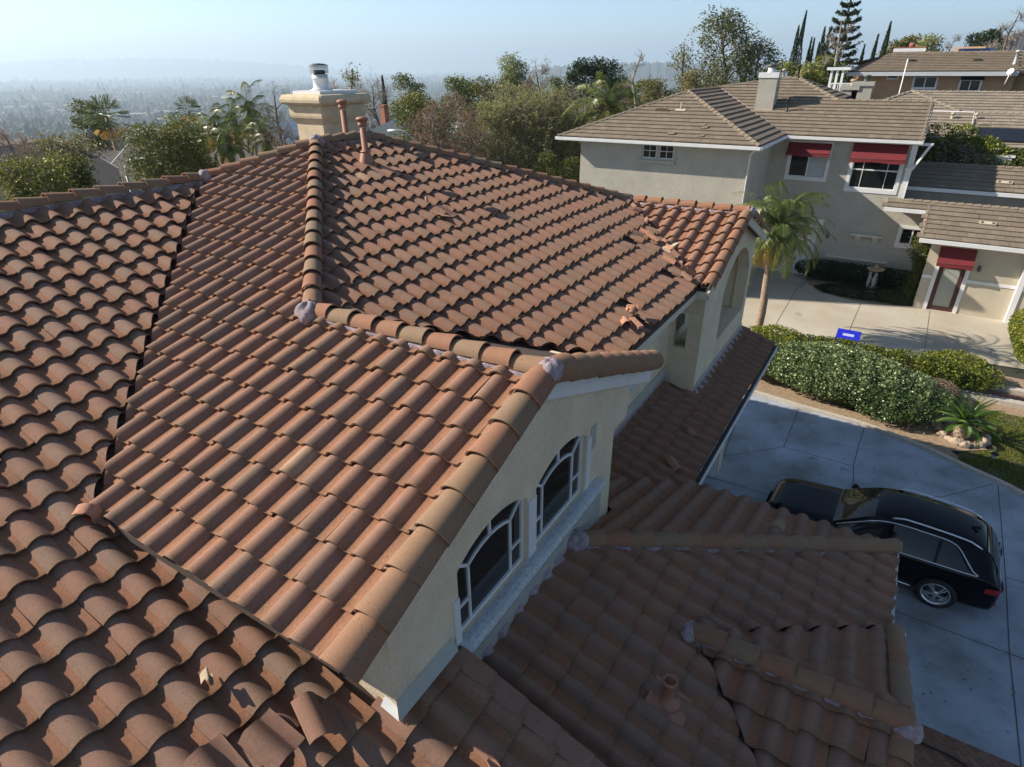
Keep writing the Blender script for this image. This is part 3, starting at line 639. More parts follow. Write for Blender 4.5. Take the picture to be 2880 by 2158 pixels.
# arched windows of the gable
def arch_window(y0, y1):
    xf = UW-0.055; f = MB(); t = 0.045
    arc = arc_pts(y0, y1, WZS, WRI); inner = arc_pts(y0+t, y1-t, WZS, WRI-t)
    f.poly([[(y0, WZ0), (y1, WZ0)]+arc, [(y0+t, WZ0+t), (y1-t, WZ0+t)]+inner], (xf, 0, 0), (0, 1, 0), (0, 0, 1), (-0.05, 0, 0))
    w = f.build('window', 'metal_white', house)
    g = MB(); g.poly([[(y0+t, WZ0+t), (y1-t, WZ0+t)]+inner], (xf-0.03, 0, 0), (0, 1, 0), (0, 0, 1), (-0.01, 0, 0)); g.build('pane', 'glass', w)
    c = (y0+y1)/2; s = (y1-y0)/2; m = MB(); X = xf-0.022; gy = 0.60*s
    def bar(a, b): m.beam((X, a[0], a[1]), (X, b[0], b[1]), 0.032, 0.03, 0, (1, 0, 0))
    zl = WZS-0.16; arcin = arc_pts(c-gy, c+gy, zl, 0.10, 6)
    bar((c-gy, WZ0+t), (c-gy, zl)); bar((c+gy, WZ0+t), (c+gy, zl))
    for a, b in zip(arcin[:-1], arcin[1:]): bar(a, b)
    bar((c, zl+0.10), (c, WZS+WRI-0.04)); bar((c-gy, zl), (y0+t, WZS+0.01)); bar((c+gy, zl), (y1-t, WZS+0.01))
    bar((y0+t, WZ0+0.34), (c-gy, WZ0+0.34)); bar((c+gy, WZ0+0.34), (y1-t, WZ0+0.34))
    m.build('muntin', 'metal_white', w)
    return w
for a, b in win: arch_window(a, b)
mb = MB()
for y in (win[0][0]-0.02, win[1][1]-0.0):               # little square recesses beside the arches
    pass
mb.box((UW+0.001, 3.40, 4.56), (UW+0.02, 3.495, 5.25)); mb.box((UW+0.001, 4.89, 4.64), (UW+0.018, 5.07, 5.50)); mb.box((UW+0.001, 6.47, 4.64), (UW+0.018, 6.60, 5.50))
mb.build('window_surround', 'trim_white', house)
mb = MB(); mb.box((UW+0.001, 6.60, 5.24), (UW+0.012, 6.76, 5.62)); mb.build('notch_panel', 'flash_grey', house)  # flat grey panel for the small notch beside the right arch
mb = MB(); mb.poly([[(0, 0), (0.09, 0.0), (0.14, 0.03), (0.16, 0.07), (0.16, 0.11), (0.13, 0.15), (0.07, 0.17), (0.0, 0.175)]], (UW, 3.44, 4.45), (1, 0, 0), (0, 0, 1), (0, 3.46, 0)); mb.build('sill', 'sill_dirty', house)
def rect_window(name, x, y0, y1, z0, z1, sillw=0.12):
    f = MB(); t = 0.05; f.poly([[(y0, z0), (y1, z0), (y1, z1), (y0, z1)], [(y0+t, z0+t), (y1-t, z0+t), (y1-t, z1-t), (y0+t, z1-t)]], (x, 0, 0), (0, 1, 0), (0, 0, 1), (-0.06, 0, 0))
    w = f.build(name, 'metal_white', house); g = MB(); g.box((x-0.045, y0+t, z0+t), (x-0.03, y1-t, z1-t)); g.build('pane', 'glass', w)
    m = MB(); c = (y0+y1)/2
    m.box((x-0.028, c-0.01, z0+t), (x-0.01, c+0.01, z1-t)); m.box((x-0.028, y0+t, z0+0.35), (x-0.012, y1-t, z0+0.37)); m.build('muntin', 'metal_white', w)
    s = MB(); s.box((-3.899, y0-0.06, z0-0.27), (-3.899+sillw, y1+0.06, z0-0.02)); s.build('sill', 'sill_dirty', w)
rect_window('window', -3.99, 10.38, 11.30, 4.32, 5.45)
mb = MB(); mb.box((-3.899, 11.36, 4.30), (-3.85, 11.46, 5.6)); mb.box((-3.899, 10.20, 4.30), (-3.85, 10.32, 5.6)); mb.build('window_surround', 'trim_white', house)
# garage: gutter, walls, door posts
mb = MB(); mb.box((-2.17, 10.05, ZD-0.10), (-2.08, 18.3, ZD-0.0)); mb.build('gutter', 'gutter_dark', house)
mb = MB(); mb.box((-2.079, 10.05, ZD-0.13), (-2.06, 18.3, ZD-0.005)); mb.build('gutter_edge', 'trim_white', house)
mb = MB(); mb.box((1.37, 8.30, ZD-0.11), (1.43, 10.2, ZD-0.02)); mb.add([(1.38, 8.30, ZD-0.02), (1.38, 8.22, ZD-0.02), (1.62, 8.40, ZD-0.10), (1.60, 8.46, ZD-0.10)], [(0, 1, 2, 3)]); mb.box((-2.15, 10.24, ZD-0.13), (1.3, 10.26, ZD-0.03)); mb.build('fascia', 'trim_white', house)
mb = MB(); mb.box((-2.75, 8.0, -1.3), (0.95, 9.8, ZD-0.15)); mb.box((-2.75, 3.5, -1.3), (0.95, 8.2, ZD-0.15)); mb.box((-12, -9, -1.3), (-2.752, 7.4, 3.0)); mb.box((-12, 7.4, -1.3), (-3.95, 12.9, 3.0)); mb.box((-14, 12.9, -1.3), (-3.3, 18.05, 2.55)); mb.box((-13, -9, 3.0), (-6.41, 7.2, 5.2)); mb.box((-13, 7.451, 3.0), (-4.31, 18.0, 5.6)); mb.box((-2.75, 3.2, ZD-0.3), (1.2, 3.38, 3.1)); mb.box((-2.75, -9, -1.3), (1.3, 3.3, 2.2))
mb.add([(1.40, 3.7, ZD-0.1), (1.40, 8.2, ZD-0.1), (1.40, 5.96, zr4-0.1)], [(0, 1, 2)]); pass
mb.build('lower_wall', 'stucco_cream', house)
mb = MB(); mb.box((-3.15, 16.4, -1.3), (-2.82, 16.95, 2.5)); mb.box((-3.15, 12.9, -1.3), (-2.82, 13.3, 2.5)); mb.build('garage_post', 'stucco_cream', house)
mb = MB(); mb.box((-3.12, 16.30, -1.3), (-2.86, 16.398, 2.5)); mb.build('door_trim', 'trim_white', house)
mb = MB()
for j in range(6): mb.box((-3.28, 13.3, -1.28+0.6*j), (-3.23, 16.4, -0.70+0.6*j-0.02))
mb.build('garage_door', 'white_paint', house)
# chimney
cx, cy = -12.05, 10.95                                     # near corner: faces -y and +x
def ring_prism(mb, x1, y0, w, d, z0, z1, grow=0.0, m=0):
    mb.box((x1-w-grow, y0-grow, z0), (x1+grow, y0+d+grow, z1), m)
ch = MB(); CW, CDp = 0.98, 1.25
def loft(mb, levels, m=0, t=.5):
    """rectangular body through levels of (z, grow) with chamfered corners"""
    vs = []; n = 8
    for z, g in levels:
        x0, x1, y0, y1 = cx-CW-g, cx+g, cy-g, cy+CDp+g; c = 0.04
        vs += [(x0+c, y0, z), (x1-c, y0, z), (x1, y0+c, z), (x1, y1-c, z), (x1-c, y1, z), (x0+c, y1, z), (x0, y1-c, z), (x0, y0+c, z)]
    fs = [(i*n+k, i*n+(k+1) % n, (i+1)*n+(k+1) % n, (i+1)*n+k) for i in range(len(levels)-1) for k in range(n)]
    fs += [tuple((len(levels)-1)*n+k for k in range(n))]
    mb.add(vs, fs, m, t)
loft(ch, [(3, 0), (8.83, 0), (8.86, 0.02), (8.93, 0.06), (8.97, 0.085), (9.02, 0.095), (9.25, 0.10)])
ch.build('chimney', 'stucco_chimney', house); chim = house.children[-1]
cp = MB(); loft(cp, [(9.25, 0.14), (9.265, 0.19), (9.31, 0.225), (9.37, 0.23), (9.43, 0.21), (9.47, 0.17), (9.48, 0.05)]); cp.build('chimney_crown', 'stucco_chimney', chim)
sb = MB(); ring_prism(sb, cx-0.02, cy+0.02, CW-0.05, CDp-0.02, 9.482, 9.55); sb.build('cap_plate', 'metal_white', chim)
fx, fy = cx-0.52, cy+0.55
fl = MB(); fl.lathe((fx, fy, 9.551), [(0.27, 0), (0.27, 0.01), (0.20, 0.05), (0.185, 0.08), (0.185, 0.25), (0.195, 0.255), (0.195, 0.275), (0.185, 0.28), (0.185, 0.35)], 24); fl.build('flue_pipe', 'metal_white', chim)
fc = MB(); fc.lathe((fx, fy, 9.90), [(0.13, 0), (0.13, 0.08), (0.05, 0.08)], 20)
for j in range(6): fc.lathe((fx, fy, 9.925+j*0.026), [(0.185, 0), (0.215, 0.0), (0.215, 0.016), (0.185, 0.016)], 24)
fc.lathe((fx, fy, 10.08), [(0.225, 0), (0.225, 0.012), (0.12, 0.045), (0.01, 0.055)], 24); fc.build('flue_cowl', 'metal_dark', chim)
for j in range(0): pass
# roof vents of our house
def vent_pipe(x, y, ztop, pl, name='vent_pipe', r=0.062):
    z0 = pl.z(x, y); v = MB()
    v.lathe((x, y, z0-0.02), [(0.19, -0.02), (0.16, 0.06), (0.10, 0.26), (0.085, 0.28), (0.105, 0.285), (0.105, 0.30), (r, 0.30), (r, ztop-z0-0.2)], 18)
    p = v.build(name, 'pipe_clay', house)
    c = MB(); h = ztop
    c.lathe((x, y, h-0.19), [(r+0.012, 0), (r+0.03, 0.02), (r+0.03, 0.07), (r+0.01, 0.08), (r+0.035, 0.09), (r+0.035, 0.12), (r+0.055, 0.125), (r+0.06, 0.145), (r+0.03, 0.175), (0.01, 0.19)], 18)
    c.build('vent_cap', 'pipe_clay', p); return p
vent_pipe(-9.50, 9.63, 9.17, pC); vent_pipe(-10.95, 10.55, 9.42, pBU)
v = MB(); v.obox(pC.P(9.75-9.21, (9.9-9.55)/2+0.0, 0) if False else pC.on(-9.15, 9.70, 0.07), pC.A*0.32, pC.D*0.30, pC.N*0.008); v.build('vent_flashing', 'broken', house)
v = MB(); c = pC.on(-7.75, 9.35, 0.0); v.tube([c, c+[0, 0, 0.24]], 0.025, 10); v.build('vent_stub', 'pipe_clay', house)
v = MB(); c = pC.on(-7.42, 9.42, 0.085)
v.add([c+pC.A*a+pC.D*d+pC.N*h for a, d, h in ((-.24, -.18, 0), (0, -.22, .05), (.26, -.12, .02), (.22, .16, 0), (0, .24, .03), (-.26, .14, .05))], [(0, 5, 4, 1), (1, 4, 3, 2)], 0, .5); v.build('lead_sheet', 'broken', house)
c = pD1.on(-0.93, 4.86, 0)
v = MB(); v.lathe((c[0], c[1], c[2]), [(0.16, 0.02), (0.15, 0.06), (0.09, 0.10), (0.075, 0.12), (0.075, 0.34), (0.085, 0.345), (0.085, 0.40), (0.07, 0.40), (0.07, 0.30)], 20); v.build('vent_pipe', 'pipe_clay', house)
v = MB(); v.obox(c+np.array([0.02, 0, 0.045]), pD1.A*0.2, pD1.D*0.24, pD1.N*0.006); v.build('vent_flashing', 'pipe_clay', house)

# ------------------------------------------------------------------ loose and broken tiles lying on the roofs
def tile_piece(c, a, d, n, w, l, yaw, pitch=0, rollr=0, a0=0.0, a1=1.0, jag=0.02, mat='broken', label='', cat='roof tile', name='broken_tile', group=None, thick=0.016, seed=0):
    """a fragment of a barrel tile: part of the profile, ragged ends"""
    rr = random.Random(seed); mb = MB(); pr = s_profile(0.35); n_ = 9; loc = np.array(c, float)
    q = Matrix.Rotation(yaw, 3, 'Z') @ Matrix.Rotation(pitch, 3, 'X') @ Matrix.Rotation(rollr, 3, 'Y')
    B = np.array([a, d, n]).T; vt = []; vb = []; k = [i for i in range(len(pr)) if a0-0.01 <= pr[i][0]/0.35 <= a1+0.01]
    for s in (-0.5, 0.5):
        for i in k:
            x = (pr[i][0]-0.35*(a0+a1)/2)*w/0.35; y = s*l+rr.uniform(-jag, jag); z = pr[i][1]
            vt.append(loc+B@np.array(q@Vector((x, y, z)))); vb.append(loc+B@np.array(q@Vector((x, y, z-thick))))
    m = len(k); fs = [(j, m+j, m+j+1, j+1) for j in range(m-1)]; mb.add(vt, fs, 0, rr.uniform(0.05, 0.6), True); mb.add(vb, [f[::-1] for f in fs], 0, 0.2, True)
    bd = list(range(m))+[2*m-1-j for j in range(m)]
    mb.add(vt+vb, [(bd[j], bd[(j+1) % len(bd)], 2*m+bd[(j+1) % len(bd)], 2*m+bd[j]) for j in range(len(bd))], 0, 0.2)
    o = mb.build(name, mat); tag(o, label, cat, group); return o
bC = (pC.A, pC.D, pC.N); bL = (pL.A, pL.D, pL.N); bF = (pF.A, pF.D, pF.N); bG = (pG.A, pG.D, pG.N)
tile_piece(pL.on(-3.36, 2.00, 0.16), *bL, 0.35, 0.42, 0.35, 0.12, 0.30, mat='clay', label='displaced clay tile with a pale rim lying tilted below the gable rake end', name='displaced_tile', seed=1, jag=0.004)
tile_piece(pL.on(-3.50, 1.62, 0.15), *bL, 0.35, 0.42, -0.05, 0.05, -0.05, mat='clay', label='loose whole clay tile with nail holes lying on the left slope near the bottom edge', name='displaced_tile', seed=2, jag=0.004)
tile_piece(pL.on(-3.66, 1.22, 0.14), *bL, 0.35, 0.40, 0.05, 0, 0, mat='clay', label='loose clay tile cut off by the bottom photo edge, leftmost loose tile', name='displaced_tile', seed=3, jag=0.004)
tile_piece(pL.on(-4.26, 1.60, 0.13), *bL, 0.10, 0.10, 0.5, 0.2, 0.3, label='small dark grey chunk of broken mortar sitting on the left slope', cat='debris', mat='statue_tan', seed=4, name='mortar_chunk')
tile_piece(pL.on(-6.30, 1.90, 0.12), *bL, 0.35, 0.16, 0.9, 0.1, 0.25, label='pinkish bent sliver of tile at the foot of the long valley on the left slope', seed=5)
for i, (x, y, yaw, l, w, lab) in enumerate([
    (-5.66, 14.80, 0.6, 0.16, 0.15, 'broken tile shard nearest the top of the right-hand valley'),
    (-5.50, 14.62, -0.5, 0.20, 0.18, 'pale broken tile half lying just under the ridge of the right-hand gable'),
    (-5.10, 14.28, 0.9, 0.14, 0.12, 'thin tile shard in the upper third of the right-hand valley'),
    (-4.80, 13.55, 0.15, 0.42, 0.07, 'long thin tile sliver lying across the middle of the right-hand valley'),
    (-4.90, 13.18, -0.3, 0.26, 0.18, 'split tile lying beside the dark hole in the centre slope'),
    (-4.62, 13.42, 0.2, 0.34, 0.2, 'reddish ribbed tile back lying upside down in the right-hand valley'),
    (-4.38, 13.62, 0.9, 0.18, 0.2, 'broken arch of tile standing beside the right-hand gable tiles'),
    (-4.20, 13.35, 0.5, 0.22, 0.14, 'pointed tile piece half way down the right-hand valley'),
    (-3.98, 13.18, 0.3, 0.20, 0.16, 'broken tile end resting against the right-hand gable tiles above the valley foot'),
    (-3.98, 12.80, 0.1, 0.34, 0.26, 'whole pinkish tile knocked out of line beside the right-hand valley'),
    (-3.74, 12.86, 1.2, 0.15, 0.13, 'small tile stub standing on the valley near the gable foot'),
    (-3.52, 12.62, -0.4, 0.36, 0.06, 'thin dark tile strip sticking out over the foot of the valley'),
    (-3.45, 12.40, 0.4, 0.26, 0.18, 'grey red tile fragment at the very foot of the right-hand valley')]):
    tile_piece(pC.on(x, y, 0.10+0.015*(i % 3)), *bC, w, l, yaw, 0.12*math.sin(i*2.1), 0.25*math.sin(i*1.7), 0.0, (0.66, 0.5, 0.9)[i % 3], jag=0.04*min(1, w*5), mat='broken' if i % 2 else 'clay', label=lab, seed=10+i)
mb = MB(); c = pC.on(-3.62, 9.72, 0.16); q = np.array([0.05, 0.1, 0.02])
mb.blob(c, (0.09, 0.10, 0.07), 0, .5, .4, 5, 7)
for dx, dy, dz, s in ((0.02, 0.03, 0.02, 0.06), (-0.03, 0.0, 0.03, 0.055)): mb.obox(c+[dx, dy, dz], (s, s*.6, 0), (-s*.5, s*.8, 0.02), (0.01, 0, s*.6))
tag(mb.build('tile_rubble', 'broken'), 'lump of broken orange tile and mortar sitting near the eave beside the small front gable', 'debris')
mb = MB(); c = pC.on(-3.42, 9.42, 0.14); mb.obox(c+[0.02, -0.02, 0], (0.13, -0.11, -0.02), (0.03, 0.04, 0), (0, 0, 0.025))
tag(mb.build('wood_offcut', 'broken'), 'pale orange block offcut leaning beside the rubble above the small front gable tiles', 'debris')
tile_piece(pC.on(-3.55, 9.30, 0.10), *bC, 0.25, 0.22, 0.9, 0.2, 0.1, 0, 0.66, label='pink tile shard wedged under the rubble lump at the eave', seed=31)
tile_piece(pG.on(-2.98, 8.05, 0.14), *bG, 0.35, 0.36, 0.1, 0.05, 0, 0, 1, mat='clay', label='lifted clay tile with a dark gap on the narrow slope of the front gable', seed=32, jag=0.005, name='lifted_tile')
for i, (x, y, lab) in enumerate([(-3.35, 9.6, 'small pink tile chip lying nearest the front gable on the garage-side roof'), ]): pass
tile_piece(pE.on(-2.65, 10.35, 0.11), KD and pE.A, pE.D, pE.N, 0.3, 0.34, 0.7, 0.05, 0, 0, 0.7, label='flat broken tile lying across the dark valley beside the garage gutter', seed=41)
tile_piece(pE.on(-3.45, 9.25, 0.11), pE.A, pE.D, pE.N, 0.16, 0.16, 0.5, 0.3, 0, 0, 0.5, label='little brown tile chip standing in the dark valley near the gable corner', seed=42)
tile_piece(pE.on(-2.70, 11.7, 0.09), pE.A, pE.D, pE.N, 0.2, 0.22, 0.3, 0.0, 0, 0, 0.5, label='cracked dark tile piece in the middle of the dark lower slope', seed=43)
tile_piece(pL.on(-1.95, 2.7, 0.12), *bL, 0.2, 0.2, 0.3, 0, 0, 0.4, 1, label='small flat tile scrap at the bottom between sunlit tiles and the raised rake', seed=44)

OURS = set(o.name for o in bpy.data.objects)
# ------------------------------------------------------------------ ground, drives, kerb, lawn
def on_y(px, py, y):
    v = FW + RT*(px-1440)/F_PX - UP*(py-1079)/F_PX
    return CAM + v*(y/v[1])
def sheet(name, pts, z, mat, thick=0.03):
    mb = MB(); P3 = [[Vector((x, y, 0)) for x, y in pts]]; tr = tessellate_polygon(P3); n = len(pts); out = []
    for a, b, c in tr:
        cr = (pts[b][0]-pts[a][0])*(pts[c][1]-pts[a][1])-(pts[b][1]-pts[a][1])*(pts[c][0]-pts[a][0]); out.append((a, b, c) if cr > 0 else (a, c, b))
    mb.add([(x, y, z) for x, y in pts], out)
    return structure(name, mb, mat)
def terrain():
    rs = np.concatenate([np.linspace(0, 120, 41), np.geomspace(125, 27000, 70)]); na = 180
    ang = np.linspace(0, 2*PI, na, endpoint=False); V = [(0, 15, -0.02)]
    for r in rs[1:]:
        for a in ang:
            x, y = r*math.cos(a), 15+r*math.sin(a); z = ground_z(x, y)
            if r > 300: z += 7*math.sin(x/330+1)*math.sin(y/410)+10*math.sin(x/900+2)*math.cos(y/1300)
            if r > 2500: z += 26*max(0, math.sin(x/2100+0.6)*math.sin(y/2700+1.1))
            V.append((x, y, z-0.02))
    F = []
    for k in range(na): F.append((0, 1+k, 1+(k+1) % na, 1+(k+1) % na))
    V = np.array(V); T = np.array([(0, 1+k, 1+(k+1) % na) for k in range(na)])
    me = bpy.data.meshes.new('ground'); fs = [tuple(t) for t in T]
    for i in range(len(rs)-2):
        for k in range(na): fs.append((1+i*na+k, 1+(i+1)*na+k, 1+(i+1)*na+(k+1) % na, 1+i*na+(k+1) % na))
    me.from_pydata(V.tolist(), [], fs); me.polygons.foreach_set('use_smooth', [True]*len(fs))
    m, nt, bs = newmat('terrain'); rough(bs, 1.0)
    a = maprange(nt, noise(nt, 0.012, 10, 0.75), 0.40, 0.62, 0, 1)
    c = mixc(nt, (0.018, 0.026, 0.014), (0.06, 0.056, 0.042), a)
    b = maprange(nt, noise(nt, 0.09, 8, 0.8), 0.52, 0.66, 0, 0.8); c = mixc(nt, c, (0.035, 0.05, 0.022), b)
    nt.links.new(c, bs.inputs['Base Color']); me.materials.append(m)
    o = bpy.data.objects.new('ground', me); COL.objects.link(o); tag(o, kind='structure')
terrain()
KL = [(-4.5, 20.15), (-2.9, 19.95), (-2.2, 19.87), (-1.2, 19.70), (0.6, 19.52), (1.5, 19.25), (2.4, 18.93), (3.3, 18.42), (4.1, 18.02), (4.6, 17.68), (7.5, 15.9), (14, 11.9)]
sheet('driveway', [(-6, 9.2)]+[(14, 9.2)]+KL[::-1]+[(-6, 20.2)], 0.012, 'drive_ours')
sheet('brick_paving', [(-3, -12), (14, -12), (14, 9.2), (-3, 9.2)], 0.010, 'brick_paving')
mb = MB()
for a, b in zip(KL[:-1], KL[1:]):
    a, b = np.array(a), np.array(b); d = (b-a)/np.linalg.norm(b-a); n = np.array([-d[1], d[0]])
    p = [a+n*0.005, b+n*0.005, b+n*0.15, a+n*0.15]; mb.add([(q[0], q[1], z) for z in (0.0, 0.10) for q in p], [(4, 5, 6, 7), (0, 1, 5, 4), (2, 3, 7, 6)])
structure('kerb', mb, 'concrete_kerb')
mb = MB()
def joint(pts, w=0.022):
    for a, b in zip(pts[:-1], pts[1:]):
        a, b = np.array(a, float), np.array(b, float); d = (b-a)/np.linalg.norm(b-a); n = np.array([-d[1], d[0]])*w/2
        mb.add([(*(a-n), JZ), (*(b-n), JZ), (*(b+n), JZ), (*(a+n), JZ)], [(0, 1, 2, 3)])
JZ = 0.016
for pts in ([(-1.2, 19.66), (-1.18, 17.0)], [(-1.18, 17.0), (0.67, 16.97)], [(0.74, 19.44), (0.68, 18.2), (0.66, 16.97), (0.73, 16.25), (0.75, 9.3)], [(-1.18, 17.0), (-2.58, 15.6)], [(-2.9, 19.9), (-2.58, 15.6)],
            [(-2.81, 14.4), (0.7, 14.38)], [(0.7, 15.3), (2.78, 16.66), (3.92, 17.99)], [(4.03, 17.98), (3.98, 16), (3.93, 14.07), (3.83, 11.75), (3.80, 9.2)], [(3.93, 14.07), (8, 13.9)], [(0.75, 11.75), (3.83, 11.7), (8, 11.6)]): joint(pts)
JZ = 0.020
for pts in ([(-0.55, 26.3), (-0.41, 32.0)], [(2.2, 26.2), (2.36, 32.3)], [(-3.3, 25.8), (-3.38, 34.0)]): joint(pts)
structure('paving_joints', mb, 'joint')
sheet('planting_bed', KL[1:9]+[(3.0, 19.3), (3.9, 19.9), (3.6, 20.9), (3.9, 22.6), (9, 23.0), (9, 26.0), (-7, 26.0), (-7, 20.3)], 0.006, 'dirt')
sheet('neighbour_driveway', [(-14, 25.0), (-6, 25.6), (2.7, 26.1), (4.2, 26.9), (9, 27.4), (9, 36), (-14, 36)], 0.014, 'drive_warm')
sheet('shrub_bed', [(-3.35, 35.2), (-3.30, 34.5), (-3.0, 33.7), (-2.45, 33.03), (-1.46, 32.25), (-0.7, 32.05), (0.06, 31.98), (0.9, 32.15), (1.60, 32.45), (1.65, 35.2)], 0.018, 'dirt')
sheet('lawn', [(3.1, 18.55), (4.0, 18.1), (4.7, 17.8), (9, 15.2), (14, 12.2), (14, 22.8), (3.95, 22.7), (3.7, 21.2), (4.1, 20.0), (3.2, 19.3)], 0.011, 'soil')
V = []; rr = random.Random(3)
LAWN = [(3.1, 18.55), (4.0, 18.15), (4.7, 17.85), (9, 15.3), (14, 12.3), (14, 22.8), (3.95, 22.7), (3.7, 21.2), (4.1, 20.0), (3.2, 19.3)]
gp = rng.uniform((3.1, 15.5), (8.0, 22.7), (80000, 2)); ins = np.zeros(len(gp), bool)
for (ax0, ay0), (bx0, by0) in zip(LAWN, LAWN[1:]+LAWN[:1]):
    c_ = ((ay0 > gp[:, 1]) != (by0 > gp[:, 1])) & (gp[:, 0] < (bx0-ax0)*(gp[:, 1]-ay0)/(by0-ay0+1e-12)+ax0); ins ^= c_
gp = gp[ins]; gp = gp[np.sin(gp[:, 0]*5.1)*np.sin(gp[:, 1]*4.3)+rng.normal(0, .5, len(gp)) > -.55]
n = len(gp); a = rng.uniform(0, 2*PI, n); hh = rng.uniform(0.03, 0.075, n); dx = np.cos(a)*0.012; dy = np.sin(a)*0.012; lean = rng.normal(0, 0.025, (n, 2))
V = np.zeros((n, 3, 3)); V[:, 0] = np.c_[gp[:, 0]-dx, gp[:, 1]-dy, np.full(n, .01)]; V[:, 1] = np.c_[gp[:, 0]+dx, gp[:, 1]+dy, np.full(n, .01)]; V[:, 2] = np.c_[gp+lean, hh]
tag(np_obj('lawn_grass', V.reshape(-1, 3), np.arange(3*n).reshape(n, 3), 'leaf_lime', rng.uniform(0, 0.8, n)), 'short patchy green lawn grass beside the sago palm', 'grass', kind='stuff')
n = 420; gp = np.c_[rng.uniform(-2.5, 7, n), rng.uniform(9.5, 19.3, n)]; gp = np.concatenate([gp[gp[:, 1] < 17.2], np.c_[rng.uniform(-1.5, 4.2, 160), rng.uniform(17, 19.4, 160)]]); gp = gp[gp[:, 1] < 19.4-np.maximum(0, gp[:, 0]-1)*0.55]; n = len(gp); a = rng.uniform(0, 6.28, n); l = rng.uniform(.012, .04, n)
V = np.zeros((n, 4, 3)); V[:, :, 2] = 0.02; dx, dy = np.c_[np.cos(a), np.sin(a)].T*l; V[:, 0, 0], V[:, 0, 1] = gp[:, 0]-dx, gp[:, 1]-dy; V[:, 1, 0], V[:, 1, 1] = gp[:, 0]+dy*.4, gp[:, 1]-dx*.4; V[:, 2, 0], V[:, 2, 1] = gp[:, 0]+dx, gp[:, 1]+dy; V[:, 3, 0], V[:, 3, 1] = gp[:, 0]-dy*.4, gp[:, 1]+dx*.4; V[:, 2, 2] = .03
tag(np_obj('leaf_litter', V.reshape(-1, 3), np.arange(4*n).reshape(n, 4), 'leaf_brown', rng.uniform(0, 1, n)), 'scattered dry leaves lying on the shaded concrete drive', 'leaves', kind='stuff')
# low borders beyond the cycad
for y0, y1, nm, lb in ((24.45, 24.75, 'garden_border', 'long grey concrete border strip beyond the hedge, the farther of the two'), (23.35, 23.65, 'garden_border', 'long grey concrete border strip behind the sago palm, the nearer of the two')):
    mb = MB(); mb.box((2.6, y0, 0), (10, y1, 0.16)); tag(mb.build(nm, 'concrete_kerb'), lb, 'border')
sheet('brick_strip', [(2.6, 23.66), (10, 23.66), (10, 24.44), (2.6, 24.44)], 0.02, 'brick_paving')
# stones round the cycad, lamp, bin, hose
stones = [(2.60, 20.75), (2.66, 20.45), (2.78, 20.18), (2.95, 19.98), (3.12, 19.86), (3.32, 19.80), (3.55, 19.88), (3.72, 20.05), (3.82, 20.30), (3.86, 20.6), (2.9, 21.1)]
for i, (x, y) in enumerate(stones):
    mb = MB(); q = random.uniform(0.09, 0.16); mb.blob((x, y, q*0.4), (q*1.2, q, q*0.8), 0, .5, 0.35, i+3, 7)
    tag(mb.build('border_stone', 'rock'), 'tan stone in the rough ring around the sago palm', 'stone', 'stones ringing the sago palm')
mb = MB(); x, y = 3.89, 18.88
pl_ = thing('path_light', 'small black bell topped path light in the shaded lawn by the kerb', 'garden light', (x, y, 0))
mb.tube([(x, y, 0), (x, y, 0.32)], 0.012, 8); mb.build('stake', 'rubber', pl_)
mb = MB(); mb.lathe((x, y, 0.30), [(0.035, 0), (0.05, 0.02), (0.055, 0.14), (0.05, 0.15)], 14); mb.build('lens', 'glass_door', pl_)
mb = MB(); mb.lathe((x, y, 0.445), [(0.10, 0), (0.095, 0.012), (0.05, 0.05), (0.01, 0.055)], 16); mb.build('lamp_cap', 'rubber', pl_)
b = at(2386, 944, 24.6); bx, by = b[0], b[1]
bin_ = thing('recycling_bin', 'bright blue wheeled bin with a pale label on its lid beyond the hedge', 'bin', (bx, by, 0))
mb = MB(); mb.add([(bx-.24, by-.25, 0.05), (bx+.24, by-.25, 0.05), (bx+.24, by+.25, 0.05), (bx-.24, by+.25, 0.05), (bx-.36, by-.33, 0.92), (bx+.36, by-.33, 0.92), (bx+.36, by+.36, 0.92), (bx-.36, by+.36, 0.92)], [(0, 3, 2, 1), (4, 5, 6, 7), (0, 1, 5, 4), (1, 2, 6, 5), (2, 3, 7, 6), (3, 0, 4, 7)]); mb.build('bin_body', 'blue_plastic', bin_)
mb = MB(); mb.obox((bx, by, 0.985), (.40, 0, 0), (0, .38, 0.05), (0, -0.003, .03)); lid = mb.build('bin_lid', 'blue_plastic', bin_)
mb = MB(); mb.obox((bx, by-.05, 1.012), (.19, 0, 0), (0, .09, 0.012), (0, 0, .006)); mb.build('lid_label', 'blue_pale', lid)
mb = MB(); hz = 0.035
pts = [(2.2, 8.78), (2.5, 8.80), (2.9, 8.78), (3.2, 8.66), (3.45, 8.52), (3.7, 8.42), (4.0, 8.5), (4.1, 8.8), (3.95, 9.1), (3.8, 9.0), (3.82, 8.75), (4.1, 8.6)]
def smooth_path(p, n=6):
    p = [np.array(q, float) for q in p]; out = []
    for i in range(len(p)-1):
        a, b, c, d = p[max(i-1, 0)], p[i], p[i+1], p[min(i+2, len(p)-1)]
        for k in range(n):
            t = k/n; out.append(0.5*((2*b)+(-a+c)*t+(2*a-5*b+4*c-d)*t*t+(-a+3*b-3*c+d)*t**3))
    return out+[p[-1]]
mb.tube([(q[0], q[1], hz) for q in smooth_path(pts)], 0.016, 8); tag(mb.build('garden_hose', 'rubber'), 'black garden hose looping from the brick paving onto the drive in the lower right corner', 'hose')

